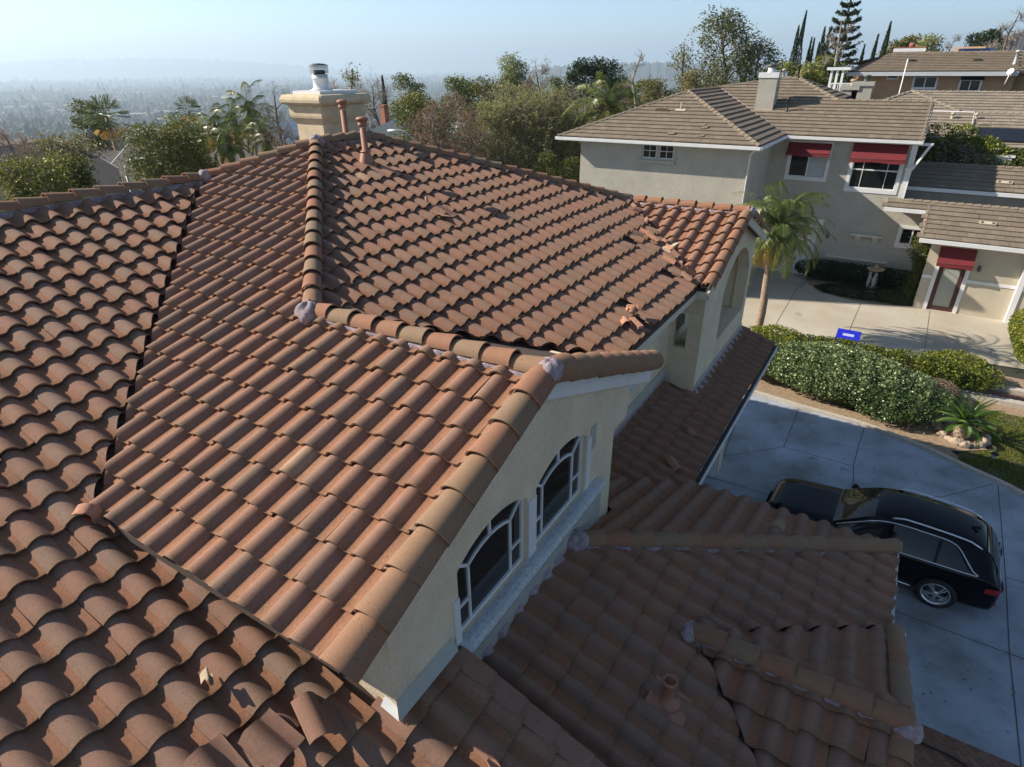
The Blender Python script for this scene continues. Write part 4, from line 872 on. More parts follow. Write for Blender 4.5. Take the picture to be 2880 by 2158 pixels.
# ------------------------------------------------------------------ neighbour's taupe house
nb_ = thing('taupe_house', 'two storey taupe stucco house next door with brown flat tiles and red awnings', 'house', (-3, 36, 0))
KN = 0.40; ZN = 6.97
FP = flat_profile(); fw = dict(w=0.33, expo=0.37, prof=FP, mat='shingle', parent=nb_, name=TN, raise_=0.052, thick=0.045, jit=0.5, tf=lambda x, y: random.choice((0.2, 0.35, 0.45, 0.55, 0.75))+random.uniform(-.1, .1))
xL, xR, yW, yM = -15.3, -5.60, 29.0, 34.65
hw = (xR-xL)/2; ax = (xL+xR)/2; za = ZN+KN*hw
wF = RoofPlane(ax, yW, ZN, (0, -1), KN); wR = RoofPlane(xR, 30, ZN, (1, 0), KN); wL = RoofPlane(xL, 30, ZN, (-1, 0), KN)
mF = RoofPlane(0, yM, ZN, (0, -1), KN)
yr = yM+hw                                                      # where the wing ridge dies into the front slope
lay(wF, [(xL, yW), (xR, yW), (ax, yW+hw)], [1, 2], **fw)
lay(wR, [(xR, yW), (xR, yM), (ax, yr), (ax, yW+hw)], [1, 3], **{**fw, 'jit': 0.3})
TX, TY = -6.4, 40.7; TX0 = -7.2; zt = ZN+KN*(TY-yM); LR = (0.25, 38.2)
lay(mF, [(xR, yM), (-3.9, yM), (-3.9, LR[1]), (TX, TY), (TX0, TY), (ax-0.2, yr+0.1)], [5, 2, 3, 4], skip=lambda x, y: x > -3.9, dref=0.0, **fw)
lay(mF, [(-3.9, yM), (0.25, yM), (0.25, LR[1]), (-3.9, LR[1])], [1, 2], skip=lambda x, y: x <= -3.9, dref=0.0, **fw)
pTR = RoofPlane(TX, TY, zt, (1, 0), KN)
lay(pTR, [(TX, TY), (-3.9, LR[1]), (-1.0, 46.1), (-1.0, 46.2)][:2]+[(-3.9, 43.2)], [0, 2], **fw)
mb = MB()
deck(mb, wF, [(xL, yW+.02), (xR, yW+.02), (ax, yW+hw)]); deck(mb, wR, [(xR-.02, yW), (xR-.02, yM), (ax, yr), (ax, yW+hw)]); deck(mb, wL, [(xL, yW), (ax, yW+hw), (ax, yr+3), (xL, yr+3)])
deck(mb, mF, [(xR, yM+.02), (0.23, yM+.02), (0.23, LR[1]), (-3.9, LR[1]), (TX, TY), (TX0, TY), (ax-.2, yr+.1)])
deck(mb, RoofPlane(0, LR[1], ZN+KN*(LR[1]-yM), (0, 1), KN), [(0.23, LR[1]), (0.23, 41.8), (-3.9, 41.8), (-3.9, LR[1])])
deck(mb, pTR, [(TX, TY), (-3.9, LR[1]), (-3.9, 43.2)]); deck(mb, RoofPlane(TX0, TY, zt, (-1, 0), KN), [(TX0, TY), (ax-.2, yr+.1), (ax-.2, 43.0)]); deck(mb, RoofPlane(0, TY, zt, (0, 1), KN), [(TX0, TY), (TX, TY), (-3.9, 43.2), (ax-.2, 43.2)])
mb.build('roof_deck', 'underlay', nb_)
def flat_caps(P0, P1, parent, name='ridge_cap', w=0.13, expo=0.33, mat='shingle', ts=(0.7, 1.0), h=0.05):
    P0, P1 = np.array(P0, float), np.array(P1, float); d = P1-P0; L_ = np.linalg.norm(d); d /= L_; sd = np.cross(d, (0, 0, 1)); sd /= np.linalg.norm(sd); n = round(L_/expo); e = L_/n; mb = MB()
    for i in range(n):
        a = P0+d*e*i-d*0.03; b = P0+d*e*(i+1)+d*0.02; t = random.uniform(*ts); A0 = h+0.01; B0 = h+0.045
        vs = [a-sd*w+[0, 0, A0-0.06], a+[0, 0, A0], a+sd*w+[0, 0, A0-0.06], b-sd*w+[0, 0, B0-0.06], b+[0, 0, B0], b+sd*w+[0, 0, B0-0.06]]
        vs += [v-np.array([0, 0, 0.035]) for v in vs]
        mb.add(vs, [(0, 1, 4, 3), (1, 2, 5, 4), (3, 4, 10, 9), (4, 5, 11, 10), (0, 3, 9, 6), (2, 8, 11, 5)], 0, t)
    return mb.build(name, mat, parent)
flat_caps((ax, yW+hw, za), (xR, yW, ZN), nb_, 'hip_cap'); flat_caps((ax, yW+hw, za), (xL, yW, ZN), nb_, 'hip_cap', ts=(0.1, 0.4)); flat_caps((ax, yr, za), (ax, yW+hw, za), nb_, ts=(0.1, 0.4))
flat_caps((TX, TY, zt), (-3.9, LR[1], ZN+KN*(LR[1]-yM)), nb_, 'hip_cap'); flat_caps((-3.9, LR[1], ZN+KN*(LR[1]-yM)), (0.25, LR[1], ZN+KN*(LR[1]-yM)), nb_, ts=(.5, .9)); flat_caps((TX0, TY, zt), (TX, TY, zt), nb_)
flat_caps((TX0, TY, zt), (ax-.1, yr+.1, za), nb_, 'hip_cap', ts=(0.1, 0.4)); flat_caps((TX, TY, zt), (-3.9, 43.2, zt-KN*2.5), nb_, 'hip_cap', ts=(0.1, 0.4)); flat_caps((0.2, LR[1], ZN+KN*(LR[1]-yM)-.03), (0.2, yM, ZN-.03), nb_, 'rake_cap', w=0.12)
mb = MB(); a = np.array(wR.on(xR, yM, 0.03)); b = np.array([ax, yr, za+0.03]); mb.tube([a, b], 0.03, 6); mb.build('valley_flashing', 'mortar', nb_)
# walls with openings
def wallY(name, y, loops, mat, par, T=0.2): mb = MB(); mb.poly(loops, (0, y, 0), (1, 0, 0), (0, 0, 1), (0, T, 0)); return mb.build(name, mat, par)
wallY('wing_wall', 29.6, [[(-14.3, 0), (-6.1, 0), (-6.1, 6.84), (-14.3, 6.84)], [(-11.04, 6.12), (-10.34, 6.12), (-10.34, 6.76), (-11.04, 6.76)], [(-10.21, 6.12), (-9.51, 6.12), (-9.51, 6.76), (-10.21, 6.76)]], 'stucco_taupe', nb_)
mb = MB(); mb.box((-6.3, 29.81, 0), (-6.101, 35.1, 6.84)); mb.box((-14.3, 29.81, 0), (-14.1, 39, 6.84)); mb.box((-0.12, 35.31, 0), (0.1, 41, 6.9)); mb.box((-3.2, 32.8, 0), (-3.1, 32.9, 0.0) if False else (-3.19, 35.31, 0.1)); mb.build('side_wall', 'stucco_taupe', nb_)
wallY('main_wall', 35.1, [[(-6.1, 0), (1.66, 0), (1.66, 3.7), (0.1, 3.7), (0.1, 6.95), (-6.1, 6.95)], [(-5.22, 5.0), (-3.5, 5.0), (-3.5, 6.55), (-5.22, 6.55)], [(-2.35, 4.66), (-0.36, 4.66), (-0.36, 6.6), (-2.35, 6.6)], [(0.42, 2.22), (1.35, 2.22), (1.35, 2.98), (0.42, 2.98)], [(-5.9, 0.0), (-3.43, 0.0), (-3.43, 2.62), (-5.9, 2.62)][0:1]+[(-3.43, 0.001), (-3.43, 2.62), (-5.9, 2.62)] if False else [(-5.85, 0.02), (-3.43, 0.02), (-3.43, 2.62), (-5.85, 2.62)]], 'stucco_taupe', nb_)
mb = MB(); mb.box((-6.0, 35.75, 0), (0.05, 35.8, 6.9)); mb.box((0.3, 35.4, 0), (1.5, 35.45, 3.3)); mb.box((-14, 30.3, 0), (-6.4, 30.35, 6.8)); mb.build('interior', 'underlay', nb_)
def fwin(x0, x1, z0, z1, y, par, trim=0.10, cols=(), rows=(), name='window', gl='glass', tmat='trim_white', out=0.03, blind=None):
    f = MB(); t = 0.045
    if trim: f.poly([[(x0-trim, z0-trim*1.3), (x1+trim, z0-trim*1.3), (x1+trim, z1+trim), (x0-trim, z1+trim)], [(x0, z0), (x1, z0), (x1, z1), (x0, z1)]], (0, y-out, 0), (1, 0, 0), (0, 0, 1), (0, out-0.002, 0))
    f.poly([[(x0, z0), (x1, z0), (x1, z1), (x0, z1)], [(x0+t, z0+t), (x1-t, z0+t), (x1-t, z1-t), (x0+t, z1-t)]], (0, y+0.03, 0), (1, 0, 0), (0, 0, 1), (0, 0.05, 0))
    w = f.build(name, tmat, par)
    g = MB(); g.box((x0+t, y+0.06, z0+t), (x1-t, y+0.07, z1-t)); g.build('pane', gl, w)
    if blind:
        b_ = MB(); n = int((blind[3]-blind[2])/0.06)
        for i in range(n): b_.box((blind[0], y+0.048, blind[2]+i*0.06), (blind[1], y+0.056, blind[2]+i*0.06+0.05))
        b_.build('blind', 'blinds', w)
    if cols or rows:
        m = MB()
        for c, hw_ in cols: m.box((c-hw_, y+0.038, z0+t), (c+hw_, y+0.059, z1-t))
        for r_, hw_ in rows: m.box((x0+t, y+0.036, r_-hw_), (x1-t, y+0.0585, r_+hw_))
        m.build('muntin', tmat, w)
    return w
for x0 in (-11.04, -10.21): fwin(x0, x0+0.70, 6.12, 6.76, 29.62, nb_, 0, [(x0+0.35, 0.012)], [(6.46, 0.014)])
mb = MB(); mb.box((-11.22, 29.48, 5.92), (-9.38, 29.598, 6.05)); mb.box((-11.2, 29.57, 6.051), (-11.06, 29.598, 6.84)); mb.box((-9.49, 29.57, 6.051), (-9.38, 29.598, 6.84)); mb.build('window_sill', 'stucco_taupe', nb_)
fwin(-5.22, -3.5, 5.0, 6.55, 35.1, nb_, 0.13, [(-4.36, 0.03)], (), blind=(-4.32, -3.56, 5.06, 6.4))
fwin(-2.35, -0.36, 4.66, 6.6, 35.1, nb_, 0.14, [(-1.88, 0.015), (-0.85, 0.015)], [(5.52, 0.03)])
fwin(0.42, 1.35, 2.22, 2.98, 35.1, nb_, 0.14, [(0.90, 0.03)], ())
def awning(x0, x1, y, zt_, zb_, out, par, name='awning'):
    a = MB(); n = 8
    for i in range(n):
        u0, u1 = i/n, (i+1)/n; X0 = x0+(x1-x0)*u0; X1 = x0+(x1-x0)*u1; s0 = 0.02*math.sin(u0*9+x0); s1 = 0.02*math.sin(u1*9+x0)
        a.add([(X0, y-0.02, zt_), (X1, y-0.02, zt_), (X1, y-out, zb_+0.16), (X0, y-out, zb_+0.16), (X1, y-out-0.01, zb_+s1), (X0, y-out-0.01, zb_+s0)], [(0, 3, 2, 1), (3, 5, 4, 2)], 0, .5)
        a.add([(X0, y-0.02, zt_-0.015), (X1, y-0.02, zt_-0.015), (X1, y-out+.01, zb_+0.145), (X0, y-out+.01, zb_+0.145)], [(0, 1, 2, 3)], 0, .5)
    w = a.build(name, 'maroon', par)
    r_ = MB(); r_.tube([(x0-0.02, y-0.02, zt_-0.75), (x0-0.02, y-out, zb_+0.15)], 0.012, 6); r_.tube([(x1+0.02, y-0.02, zt_-0.75), (x1+0.02, y-out, zb_+0.15)], 0.012, 6); r_.tube([(x0, y-out, zb_+.15), (x1, y-out, zb_+.15)], 0.012, 6); r_.build('awning_frame', 'rubber', w)
awning(-5.40, -3.42, 35.07, 6.62, 6.02, 0.42, nb_); awning(-2.50, -0.22, 35.07, 6.72, 5.92, 0.48, nb_)
# gutters and fascia
mb = MB()
def gutter(a, b): mb.beam(a, b, 0.13, 0.13)
gutter((xL-.1, yW-.06, ZN-.09), (xR+.05, yW-.06, ZN-.09)); gutter((xR+.06, yW-.1, ZN-.09), (xR+.06, yM-.02, ZN-.09)); gutter((xR+.02, yM-.07, ZN-.09), (0.28, yM-.07, ZN-.09))
mb.build('gutter', 'trim_white', nb_)
mb = MB(); mb.box((xL, yW+.01, ZN-.2), (xR, yW+.05, ZN-.14)); mb.box((xL, yW+.05, ZN-.2), (xR, 29.6, ZN-.17)); mb.box((-6.1, 29.6, ZN-.2), (xR, yM, ZN-.17)); mb.box((xR, yM, ZN-.2), (0.28, 35.1, ZN-.17)); mb.beam((0.27, yM, ZN-.1), (0.27, LR[1], ZN+KN*(LR[1]-yM)-.1), 0.04, 0.2); mb.build('soffit', 'trim_white', nb_)
mb = MB(); mb.tube([(-5.6, 29.0, ZN-.15), (-5.95, 29.5, ZN-.3), (-6.04, 29.53, ZN-.45), (-6.04, 29.53, 0.2)], 0.035, 8); mb.build('downpipe', 'trim_white', nb_)
mb = MB(); mb.box((-0.10, 35.02, 4.36), (0.13, 35.098, 6.8)); mb.box((0.105, 35.0, 4.36), (0.14, 35.2, 6.8)); mb.box((-0.14, 34.95, 5.62), (0.17, 35.018, 5.74)); mb.beam((0.15, 34.97, 5.70), (0.62, 34.80, 6.80), 0.09, 0.09); mb.beam((0.1, 34.97, 6.78), (0.7, 34.97, 6.78), 0.1, 0.12); mb.build('corner_bracket', 'trim_white', nb_)
# chimney on the front slope
c0 = np.array([-7.38, 37.45]); mb = MB(); mb.box((-7.76, 37.0, 7.3), (-6.84, 37.85, 9.45)); ch2 = mb.build('chimney', 'stucco_taupe', nb_)
mb = MB(); mb.box((-7.80, 36.96, 9.45), (-6.80, 37.89, 9.70)); mb.build('chimney_cap', 'metal_white', ch2)
mb = MB(); mb.box((-7.80, 36.95, 7.76), (-6.80, 37.01, 7.93)); mb.build('chimney_flashing', 'stucco_warm', ch2)
mb = MB(); mb.lathe((-7.3, 37.42, 9.7), [(0.2, 0), (0.17, 0.04), (0.17, 0.22), (0.1, 0.22)], 18); mb.build('flue_pipe', 'metal_white', ch2)
mb = MB(); mb.lathe((-7.3, 37.42, 9.93), [(0.12, 0), (0.21, 0.01), (0.22, 0.12), (0.15, 0.15), (0.01, 0.16)], 18); mb.build('flue_cowl', 'metal_dark', ch2)
def pipe(c, h, r, mat, par, name='vent_pipe', hat=True):
    p = MB(); pr = [(r*1.7, -.05), (r*1.3, 0.08), (r, 0.1), (r, h)]
    if hat: pr += [(r*1.6, h), (r*1.6, h+0.08), (r*0.5, h+0.12)]
    p.lathe(c, pr, 12); return p.build(name, mat, par)
pipe(mF.on(-6.1, 36.9), 0.55, 0.05, 'gutter_dark', nb_); pipe((-6.45, 40.6, 9.2), 0.75, 0.06, 'gutter_dark', nb_); pipe((-7.3, 41.0, 9.25), 0.5, 0.07, 'stucco_warm', nb_)
def dormer_vent(c, w, par, mat='statue_tan', nrm=(0, -1)):
    v = MB(); n = 9; x, y, z = c; h = w*0.42
    arcs = [(w*math.cos(PI*i/n), h*math.sin(PI*i/n)) for i in range(n+1)]
    vs = [(x+a, y, z+b) for a, b in arcs]+[(x+a*0.5, y+h*2.4, z+h*0.95) for a, b in arcs]
    v.add(vs, [(i, i+1, n+2+i, n+1+i) for i in range(n)], 0, .5, True)
    for j in range(4):
        zz = h*(0.08+0.22*j); ww = w*math.sqrt(max(0.02, 1-(zz/h)**2))
        v.add([(x-ww, y-0.02, z+zz), (x+ww, y-0.02, z+zz), (x+ww, y+0.05, z+zz+h*0.13), (x-ww, y+0.05, z+zz+h*0.13)], [(0, 1, 2, 3)])
    v.obox((x, y+0.08, z-0.02), (w*1.3, 0, 0), (0, 0.2, 0.2*KN), (0, 0, 0.012)); return v.build('roof_vent', mat, par)
p = wF.on(-11.05, 31.7, 0.03); dormer_vent(p, 0.36, nb_); pipe(wF.on(-10.1, 31.85), 0.36, 0.03, 'stucco_warm', nb_, hat=False)
mb = MB(); q = wF.on(-10.1, 31.8, 0.05); mb.obox(q, (0.25, 0, 0), wF.D*0.1, wF.N*0.01); mb.build('vent_flashing', 'stucco_warm', nb_)
# porch block
ZP = 3.28; pP = RoofPlane(0, 31.95, ZP, (0, -1), KN)
lay(pP, [(1.15, 31.95), (9.0, 31.95), (9.0, 34.65), (1.15, 34.65)], [], **fw)
lay(pP, [(-0.55, 34.0), (1.15, 34.0), (1.15, 34.65), (-0.55, 34.65)], [], dref=0.37*0-((34.0-31.95)*math.sqrt(1+KN*KN)) , **fw)
mb = MB(); deck(mb, pP, [(1.17, 31.97), (9, 31.97), (9, 34.65), (1.17, 34.65)]); deck(mb, pP, [(-0.53, 34.02), (1.168, 34.02), (1.168, 34.65), (-0.53, 34.65)]); deck(mb, RoofPlane(0, 34.65, pP.z(0, 34.65), (0, 1), KN), [(-0.5, 34.65), (9, 34.65), (9, 35.9), (-0.5, 35.9)])
mb.build('roof_deck', 'underlay', nb_)
flat_caps((0.2, 34.65, pP.z(0, 34.65)), (9, 34.65, pP.z(0, 34.65)), nb_, ts=(.5, .9)); flat_caps((1.22, 34.6, pP.z(0, 34.6)-.03), (1.22, 31.95, ZP-.03), nb_, 'rake_cap', w=0.11); flat_caps((-0.48, 34.6, pP.z(0, 34.6)-.03), (-0.48, 34.0, pP.z(0, 34.0)-.03), nb_, 'rake_cap', w=0.11)
mb = MB(); mb.box((1.15, 31.83, ZP-.17), (9, 31.94, ZP-.01)); mb.box((1.15, 31.95, ZP-.2), (9, 32.5, ZP-.17)); mb.beam((1.16, 31.95, ZP-.1), (1.16, 34.0, pP.z(0, 34.0)-.1), 0.04, 0.18); mb.box((-0.55, 33.88, pP.z(0, 34)-.17), (1.14, 33.99, pP.z(0, 34)-.01)); mb.build('gutter', 'trim_white', nb_)
wallY('porch_wall', 32.5, [[(1.66, 0), (5.1, 0), (5.1, 3.1), (1.66, 3.1)], [(2.2, 0.02), (3.2, 0.02), (3.2, 2.1), (2.2, 2.1)]], 'stucco_warm', nb_)
mb = MB(); mb.box((1.66, 32.71, 0), (1.86, 35.098, 3.6)); mb.box((5.3, 32.3, 0), (9.0, 32.5, 3.1)); mb.build('side_wall', 'stucco_warm', nb_)
mb = MB(); mb.box((5.101, 32.25, 0), (5.299, 32.55, 3.1)); mb.box((3.36, 32.47, 1.45), (5.1, 32.498, 1.58)); mb.box((5.3, 32.27, 1.45), (9, 32.298, 1.58)); mb.box((1.66, 32.47, 1.45), (2.04, 32.498, 1.58)); mb.build('wall_band', 'trim_white', nb_)
mb = MB(); mb.poly([[(2.05, 0), (2.2, 0), (2.2, 2.1), (3.2, 2.1), (3.2, 0), (3.35, 0), (3.35, 2.24), (2.05, 2.24)]], (0, 32.46, 0), (1, 0, 0), (0, 0, 1), (0, 0.038, 0)); mb.build('door_surround', 'trim_white', nb_)
mb = MB(); mb.poly([[(2.2, 0.03), (3.2, 0.03), (3.2, 2.1), (2.2, 2.1)], [(2.38, 0.22), (3.02, 0.22), (3.02, 1.95), (2.38, 1.95)]], (0, 32.53, 0), (1, 0, 0), (0, 0, 1), (0, 0.05, 0)); dr = mb.build('front_door', 'door_brown', nb_)
mb = MB(); mb.box((2.38, 32.55, 0.22), (3.02, 32.56, 1.95)); mb.build('door_glass', 'glass_door', dr)
mb = MB(); mb.tube([(3.09, 32.50, 0.95), (3.09, 32.48, 1.0), (3.09, 32.48, 1.1), (3.09, 32.50, 1.15)], 0.012, 6); mb.build('handle', 'gutter_dark', dr)
awning(2.02, 3.36, 32.47, 2.92, 2.12, 0.42, nb_)
def wall_lamp(x, y, z, par):
    m = MB(); m.box((x-.05, y-.03, z-.1), (x+.05, y-.001, z+.1)); m.tube([(x, y-.02, z+.05), (x, y-.12, z+.12), (x, y-.14, z+.08)], 0.012, 6); l_ = m.build('wall_lamp', 'metal_dark', par)
    g = MB(); g.lathe((x, y-.14, z-.14), [(0.03, 0), (0.06, 0.02), (0.075, 0.17), (0.05, 0.2), (0.01, 0.23)], 8); g.build('lantern', 'metal_dark', l_)
wall_lamp(3.62, 32.5, 2.15, nb_); wall_lamp(-2.72, 35.1, 2.28, nb_)
mb = MB()
for j in range(5):
    mb.box((-5.85, 35.16, 0.03+0.52*j), (-3.43, 35.20, 0.03+0.52*j+0.50))
    for i in range(4): mb.box((-5.80+0.6*i, 35.145, 0.10+0.52*j), (-5.28+0.6*i, 35.159, 0.42+0.52*j)) if j < 4 else None
gd = mb.build('garage_door', 'white_paint', nb_)
for i in range(4):
    mb = MB()
    for a in (0, 1):
        for b_ in (0, 1): mb.box((-5.78+0.6*i+0.24*a, 35.150, 2.16+0.15*b_), (-5.78+0.6*i+0.24*a+0.21, 35.159, 2.16+0.15*b_+0.13))
    mb.build('door_window', 'glass', gd)
mb = MB(); mb.box((-5.98, 35.05, 2.63), (-3.05, 35.098, 2.95)); mb.box((-3.42, 35.06, 0), (-3.24, 35.098, 2.629)); mb.box((-6.0, 34.98, 2.951), (-3.0, 35.098, 3.02)); mb.build('door_surround', 'trim_white', nb_)
sh = MB(); sh.box((-1.70, 34.88, 2.42), (-0.28, 35.098, 2.50)); sh = sh.build('wall_shelf', 'trim_cream', nb_)
for x in (-1.5, -0.72): mb = MB(); mb.poly([[(0, 0), (0.18, 0), (0.18, -.06), (0.05, -.26), (0, -.30)]], (x, 35.098, 2.419), (0, -1, 0), (0, 0, 1), (0.26, 0, 0)); mb.build('shelf_bracket', 'trim_cream', sh)
mb = MB(); mb.box((-2.6, 35.0, 1.18), (0.2, 35.098, 1.27)); mb.build('wall_band', 'trim_cream', nb_)
# rear single storey part in the shade of the tall wing
pR = RoofPlane(0, 36.0, 4.82, (0, -1), KN)
lay(pR, [(0.14, 36.0), (9.5, 36.0), (9.5, 38.05), (0.14, 38.05)], [], **fw)
mb = MB(); deck(mb, pR, [(0.14, 36.02), (9.5, 36.02), (9.5, 38.05), (0.14, 38.05)]); deck(mb, RoofPlane(0, 38.05, pR.z(0, 38.05), (0, 1), KN), [(0.14, 38.05), (9.5, 38.05), (9.5, 41), (0.14, 41)]); mb.build('roof_deck', 'underlay', nb_)
flat_caps((0.2, 38.05, pR.z(0, 38.05)), (9.4, 38.05, pR.z(0, 38.05)), nb_, ts=(.3, .6))
mb = MB(); mb.box((0.14, 35.88, 4.64), (9.5, 35.99, 4.80)); mb.build('gutter', 'trim_white', nb_)
mb = MB(); mb.box((0.101, 36.4, 0), (9.4, 36.6, 4.7)); mb.build('side_wall', 'stucco_taupe', nb_)
for pl0, x, y in ((pR, 3.9, 36.7), (pP, 3.46, 33.35)):
    mb = MB(); q = pl0.on(x, y, 0.06); mb.obox(q, (0.30, 0, 0), pl0.D*0.1, pl0.N*0.03); rv = mb.build('roof_vent', 'stucco_warm', nb_)
    mb = MB(); [mb.obox(q+np.array([s*0.2, 0, 0])+pl0.N*0.036, (0.05, 0, 0), pl0.D*0.06, pl0.N*0.004) for s in (-1, 1)]; mb.build('vent_slot', 'underlay', rv)
mb = MB(); mb.box((2.66, 38.9, 4.8), (4.12, 39.5, 6.0)); c3 = mb.build('chimney', 'white_paint', nb_)
mb = MB(); mb.box((2.58, 38.82, 6.0), (4.20, 39.58, 6.10)); mb.poly([[(2.70, 5.0), (4.08, 5.0), (4.08, 5.95), (2.70, 5.95)], [(2.82, 5.0+.001), (3.96, 5.001), (3.96, 5.84), (2.82, 5.84)]], (0, 38.86, 0), (1, 0, 0), (0, 0, 1), (0, 0.038, 0)); mb.build('chimney_cap', 'white_paint', c3)
mb = MB(); mb.lathe((3.4, 39.2, 6.10), [(0.2, 0), (0.2, 0.2), (0.23, 0.22), (0.23, 0.3), (0.15, 0.3)], 16); mb.build('flue_pipe', 'white_paint', c3)
for x, y in ((-8.58, 30.45), (-8.40, 30.25), (-9.7, 29.6), (-8.34, 29.5)):
    mb = MB(); mb.obox(wF.on(x, y, 0.06), (0.16, 0.04, 0.02), wF.D*0.1, wF.N*0.012); tag(mb.build('broken_tile', 'shingle'), 'slipped flat brown roof tile piece lying on the front slope of the taupe house wing', 'roof tile', 'loose flat tiles on the neighbouring wing roof')
# fountain statue
fo = thing('garden_fountain', 'pale stone birdbath fountain held up by small figures in the shaded shrub bed', 'fountain', (-0.2, 33.9, 0))
fx0, fy0 = -0.2, 33.9
mb = MB(); mb.lathe((fx0, fy0, 0), [(0.34, 0), (0.34, 0.08), (0.26, 0.12), (0.22, 0.22), (0.26, 0.24)], 24); mb.build('pedestal', 'stone_statue', fo)
mb = MB()
for i in range(3):
    w = 2*PI*i/3-1.2; X, Y = fx0+0.15*math.cos(w), fy0+0.15*math.sin(w)
    mb.tube([(X, Y, 0.24), (X+.03*math.cos(w), Y+.03*math.sin(w), 0.42), (X, Y, 0.6), (X, Y, 0.78), (X-.01, Y, 0.86)], [0.07, 0.085, 0.095, 0.075, 0.04], 10); mb.blob((X, Y, 0.93), (0.06, 0.06, 0.075), 0, .5, .1, i, 7)
    mb.tube([(X-.05, Y, 0.80), (X+.10*math.cos(w+.8), Y+.1*math.sin(w+.8), 0.88), (X+.06*math.cos(w), Y+.06*math.sin(w), 1.04)], 0.028, 6)
mb.build('figures', 'stone_statue', fo)
mb = MB(); mb.lathe((fx0, fy0, 1.0), [(0.06, 0), (0.12, 0.05), (0.34, 0.12), (0.40, 0.17), (0.39, 0.19), (0.30, 0.16), (0.05, 0.13), (0.05, 0.2), (0.09, 0.26), (0.07, 0.33), (0.02, 0.38)], 28); mb.build('basin', 'statue_tan', fo)
tg = MB(); tg.blob((0.75, 33.6, 0.16), (0.14, 0.12, 0.16), 0, .5, .3, 8, 7); tag(tg.build('garden_rock', 'stone_statue'), 'small pale stone lump in the dark bed right of the fountain', 'rock')

# ------------------------------------------------------------------ grey roofed house behind, brown batten house, solar house
D4 = lambda x, y: (2380+x/4.418, 60+y/4.418)
C3 = lambda x, y: (1880+x/2.212, y/2.212)
gh = thing('grey_roof_house', 'single storey house with pale grey flat tile roof behind the taupe house', 'house', (3, 45, 0))
KG = 0.36; ra = on_y(*D4(830, 818), 47.0); RZ = ra[2]-0.25; pGh = RoofPlane(0, 47, RZ, (0, -1), KG)
gk = {**fw, 'mat': 'shingle_grey', 'parent': gh}
lay(pGh, [(ra[0], 47), (ra[0]-6.4, 40.6), (9.5, 40.6), (9.5, 47)], [0], **gk)
mb = MB(); deck(mb, pGh, [(ra[0], 47), (ra[0]-6.4, 40.6), (9.5, 40.6), (9.5, 47)]); deck(mb, RoofPlane(0, 47, RZ, (0, 1), KG), [(ra[0], 47), (9.5, 47), (9.5, 49.5), (ra[0]-2.5, 49.5)]); mb.build('roof_deck', 'underlay', gh)
mb = MB(); mb.box((-6.5, 41.2, 0), (9.3, 49, pGh.z(0, 41.2)-.15)); mb.build('wall', 'stucco_taupe', gh)
flat_caps((ra[0], 47, RZ), (9.4, 47, RZ), gh, mat='shingle_grey', ts=(.2, .7)); flat_caps((ra[0], 47, RZ), (ra[0]-6.4, 40.6, RZ-KG*6.4), gh, 'hip_cap', mat='shingle_grey', ts=(0, .3), h=0.08)
e2 = (ra[0]+2.6, 44.4, RZ-KG*2.6); flat_caps((ra[0], 47, RZ), e2, gh, 'hip_cap', mat='shingle_grey', ts=(.1, .5), h=0.10); flat_caps(e2, (9.4, 44.4, e2[2]), gh, mat='shingle_grey', ts=(.2, .6))
for dx, dy in ((700, 930), (1730, 1215)):
    q = on_y(*D4(dx, dy), 45.2 if dy < 1000 else 42.8); dormer_vent((q[0], q[1], pGh.z(0, q[1])+.03), 0.33, gh, 'stucco_warm')
for dx, dy in ((1330, 1150), (1630, 1150)): q = on_y(*D4(dx, dy), 43.6); pipe((q[0], q[1], pGh.z(0, q[1])), 0.22, 0.06, 'stucco_warm', gh)
a = on_y(*D4(1600, 1290), 42.6); mb = MB(); mb.obox((a[0]+3.2, 41.75, pGh.z(0, 41.75)+0.10), (3.1, 0, 0), pGh.D*0.72, pGh.N*0.02); mb.build('solar_heater', 'solar_black', gh)
mb = MB(); q0 = pGh.on(a[0]-0.1, 44.2, 0.12); q1 = pGh.on(a[0]-0.15, 41.5, 0.12); mb.tube([pGh.on(a[0]-2.4, 44.25, 0.12), q0, q1], 0.03, 6); mb.build('pipe_run', 'blinds', gh)
for dx, dy, w_, tp in ((60, 800, 0.42, 0), (225, 750, 0.5, 1)):
    q = on_y(*D4(dx, dy), 43.5); mb = MB(); mb.box((q[0]-w_, 43.2, 5), (q[0]+w_, 44.0, q[2]-0.22)); mb.box((q[0]-w_-.07, 43.13, q[2]-0.22), (q[0]+w_+.07, 44.07, q[2])); c_ = mb.build('chimney', 'stucco_taupe', gh)
    mb = MB(); mb.lathe((q[0]+.1, 43.6, q[2]), [(0.17, 0), (0.15, 0.03), (0.14, 0.22), (0.2, 0.23), (0.2, 0.3), (0.1, 0.34)], 12); mb.build('flue_cowl', 'metal_dark' if tp else 'statue_tan', c_)
bh = thing('batten_house', 'brown board and batten two storey house on the skyline with a long tan tile roof', 'house', (0, 55, 0))
q = on_y(*D4(40, 565), 52.0); q2 = on_y(*D4(2130, 680), 52.0); zE = (q[2]+q2[2])/2; xl, xr = q[0], q2[0]; KB = 0.27
ap = on_y(*D4(560, 420), 56.0); pB2 = RoofPlane(0, 52, zE, (0, -1), KB); bk = {**fw, 'parent': bh, 'expo': 0.37}
lay(pB2, [(xl, 52), (xr+.05, 52), (xr+.05, 56), (xl+4, 56)][:1]+[(xr, 52), (xr, 56), (ap[0], 56)], [3], **bk)
lay(RoofPlane(0, 52.4, zE+.12, (0, -1), KB), [(xr+.05, 52.4), (xr+6, 52.4), (xr+6, 56), (xr+.05, 56)], [], **bk)
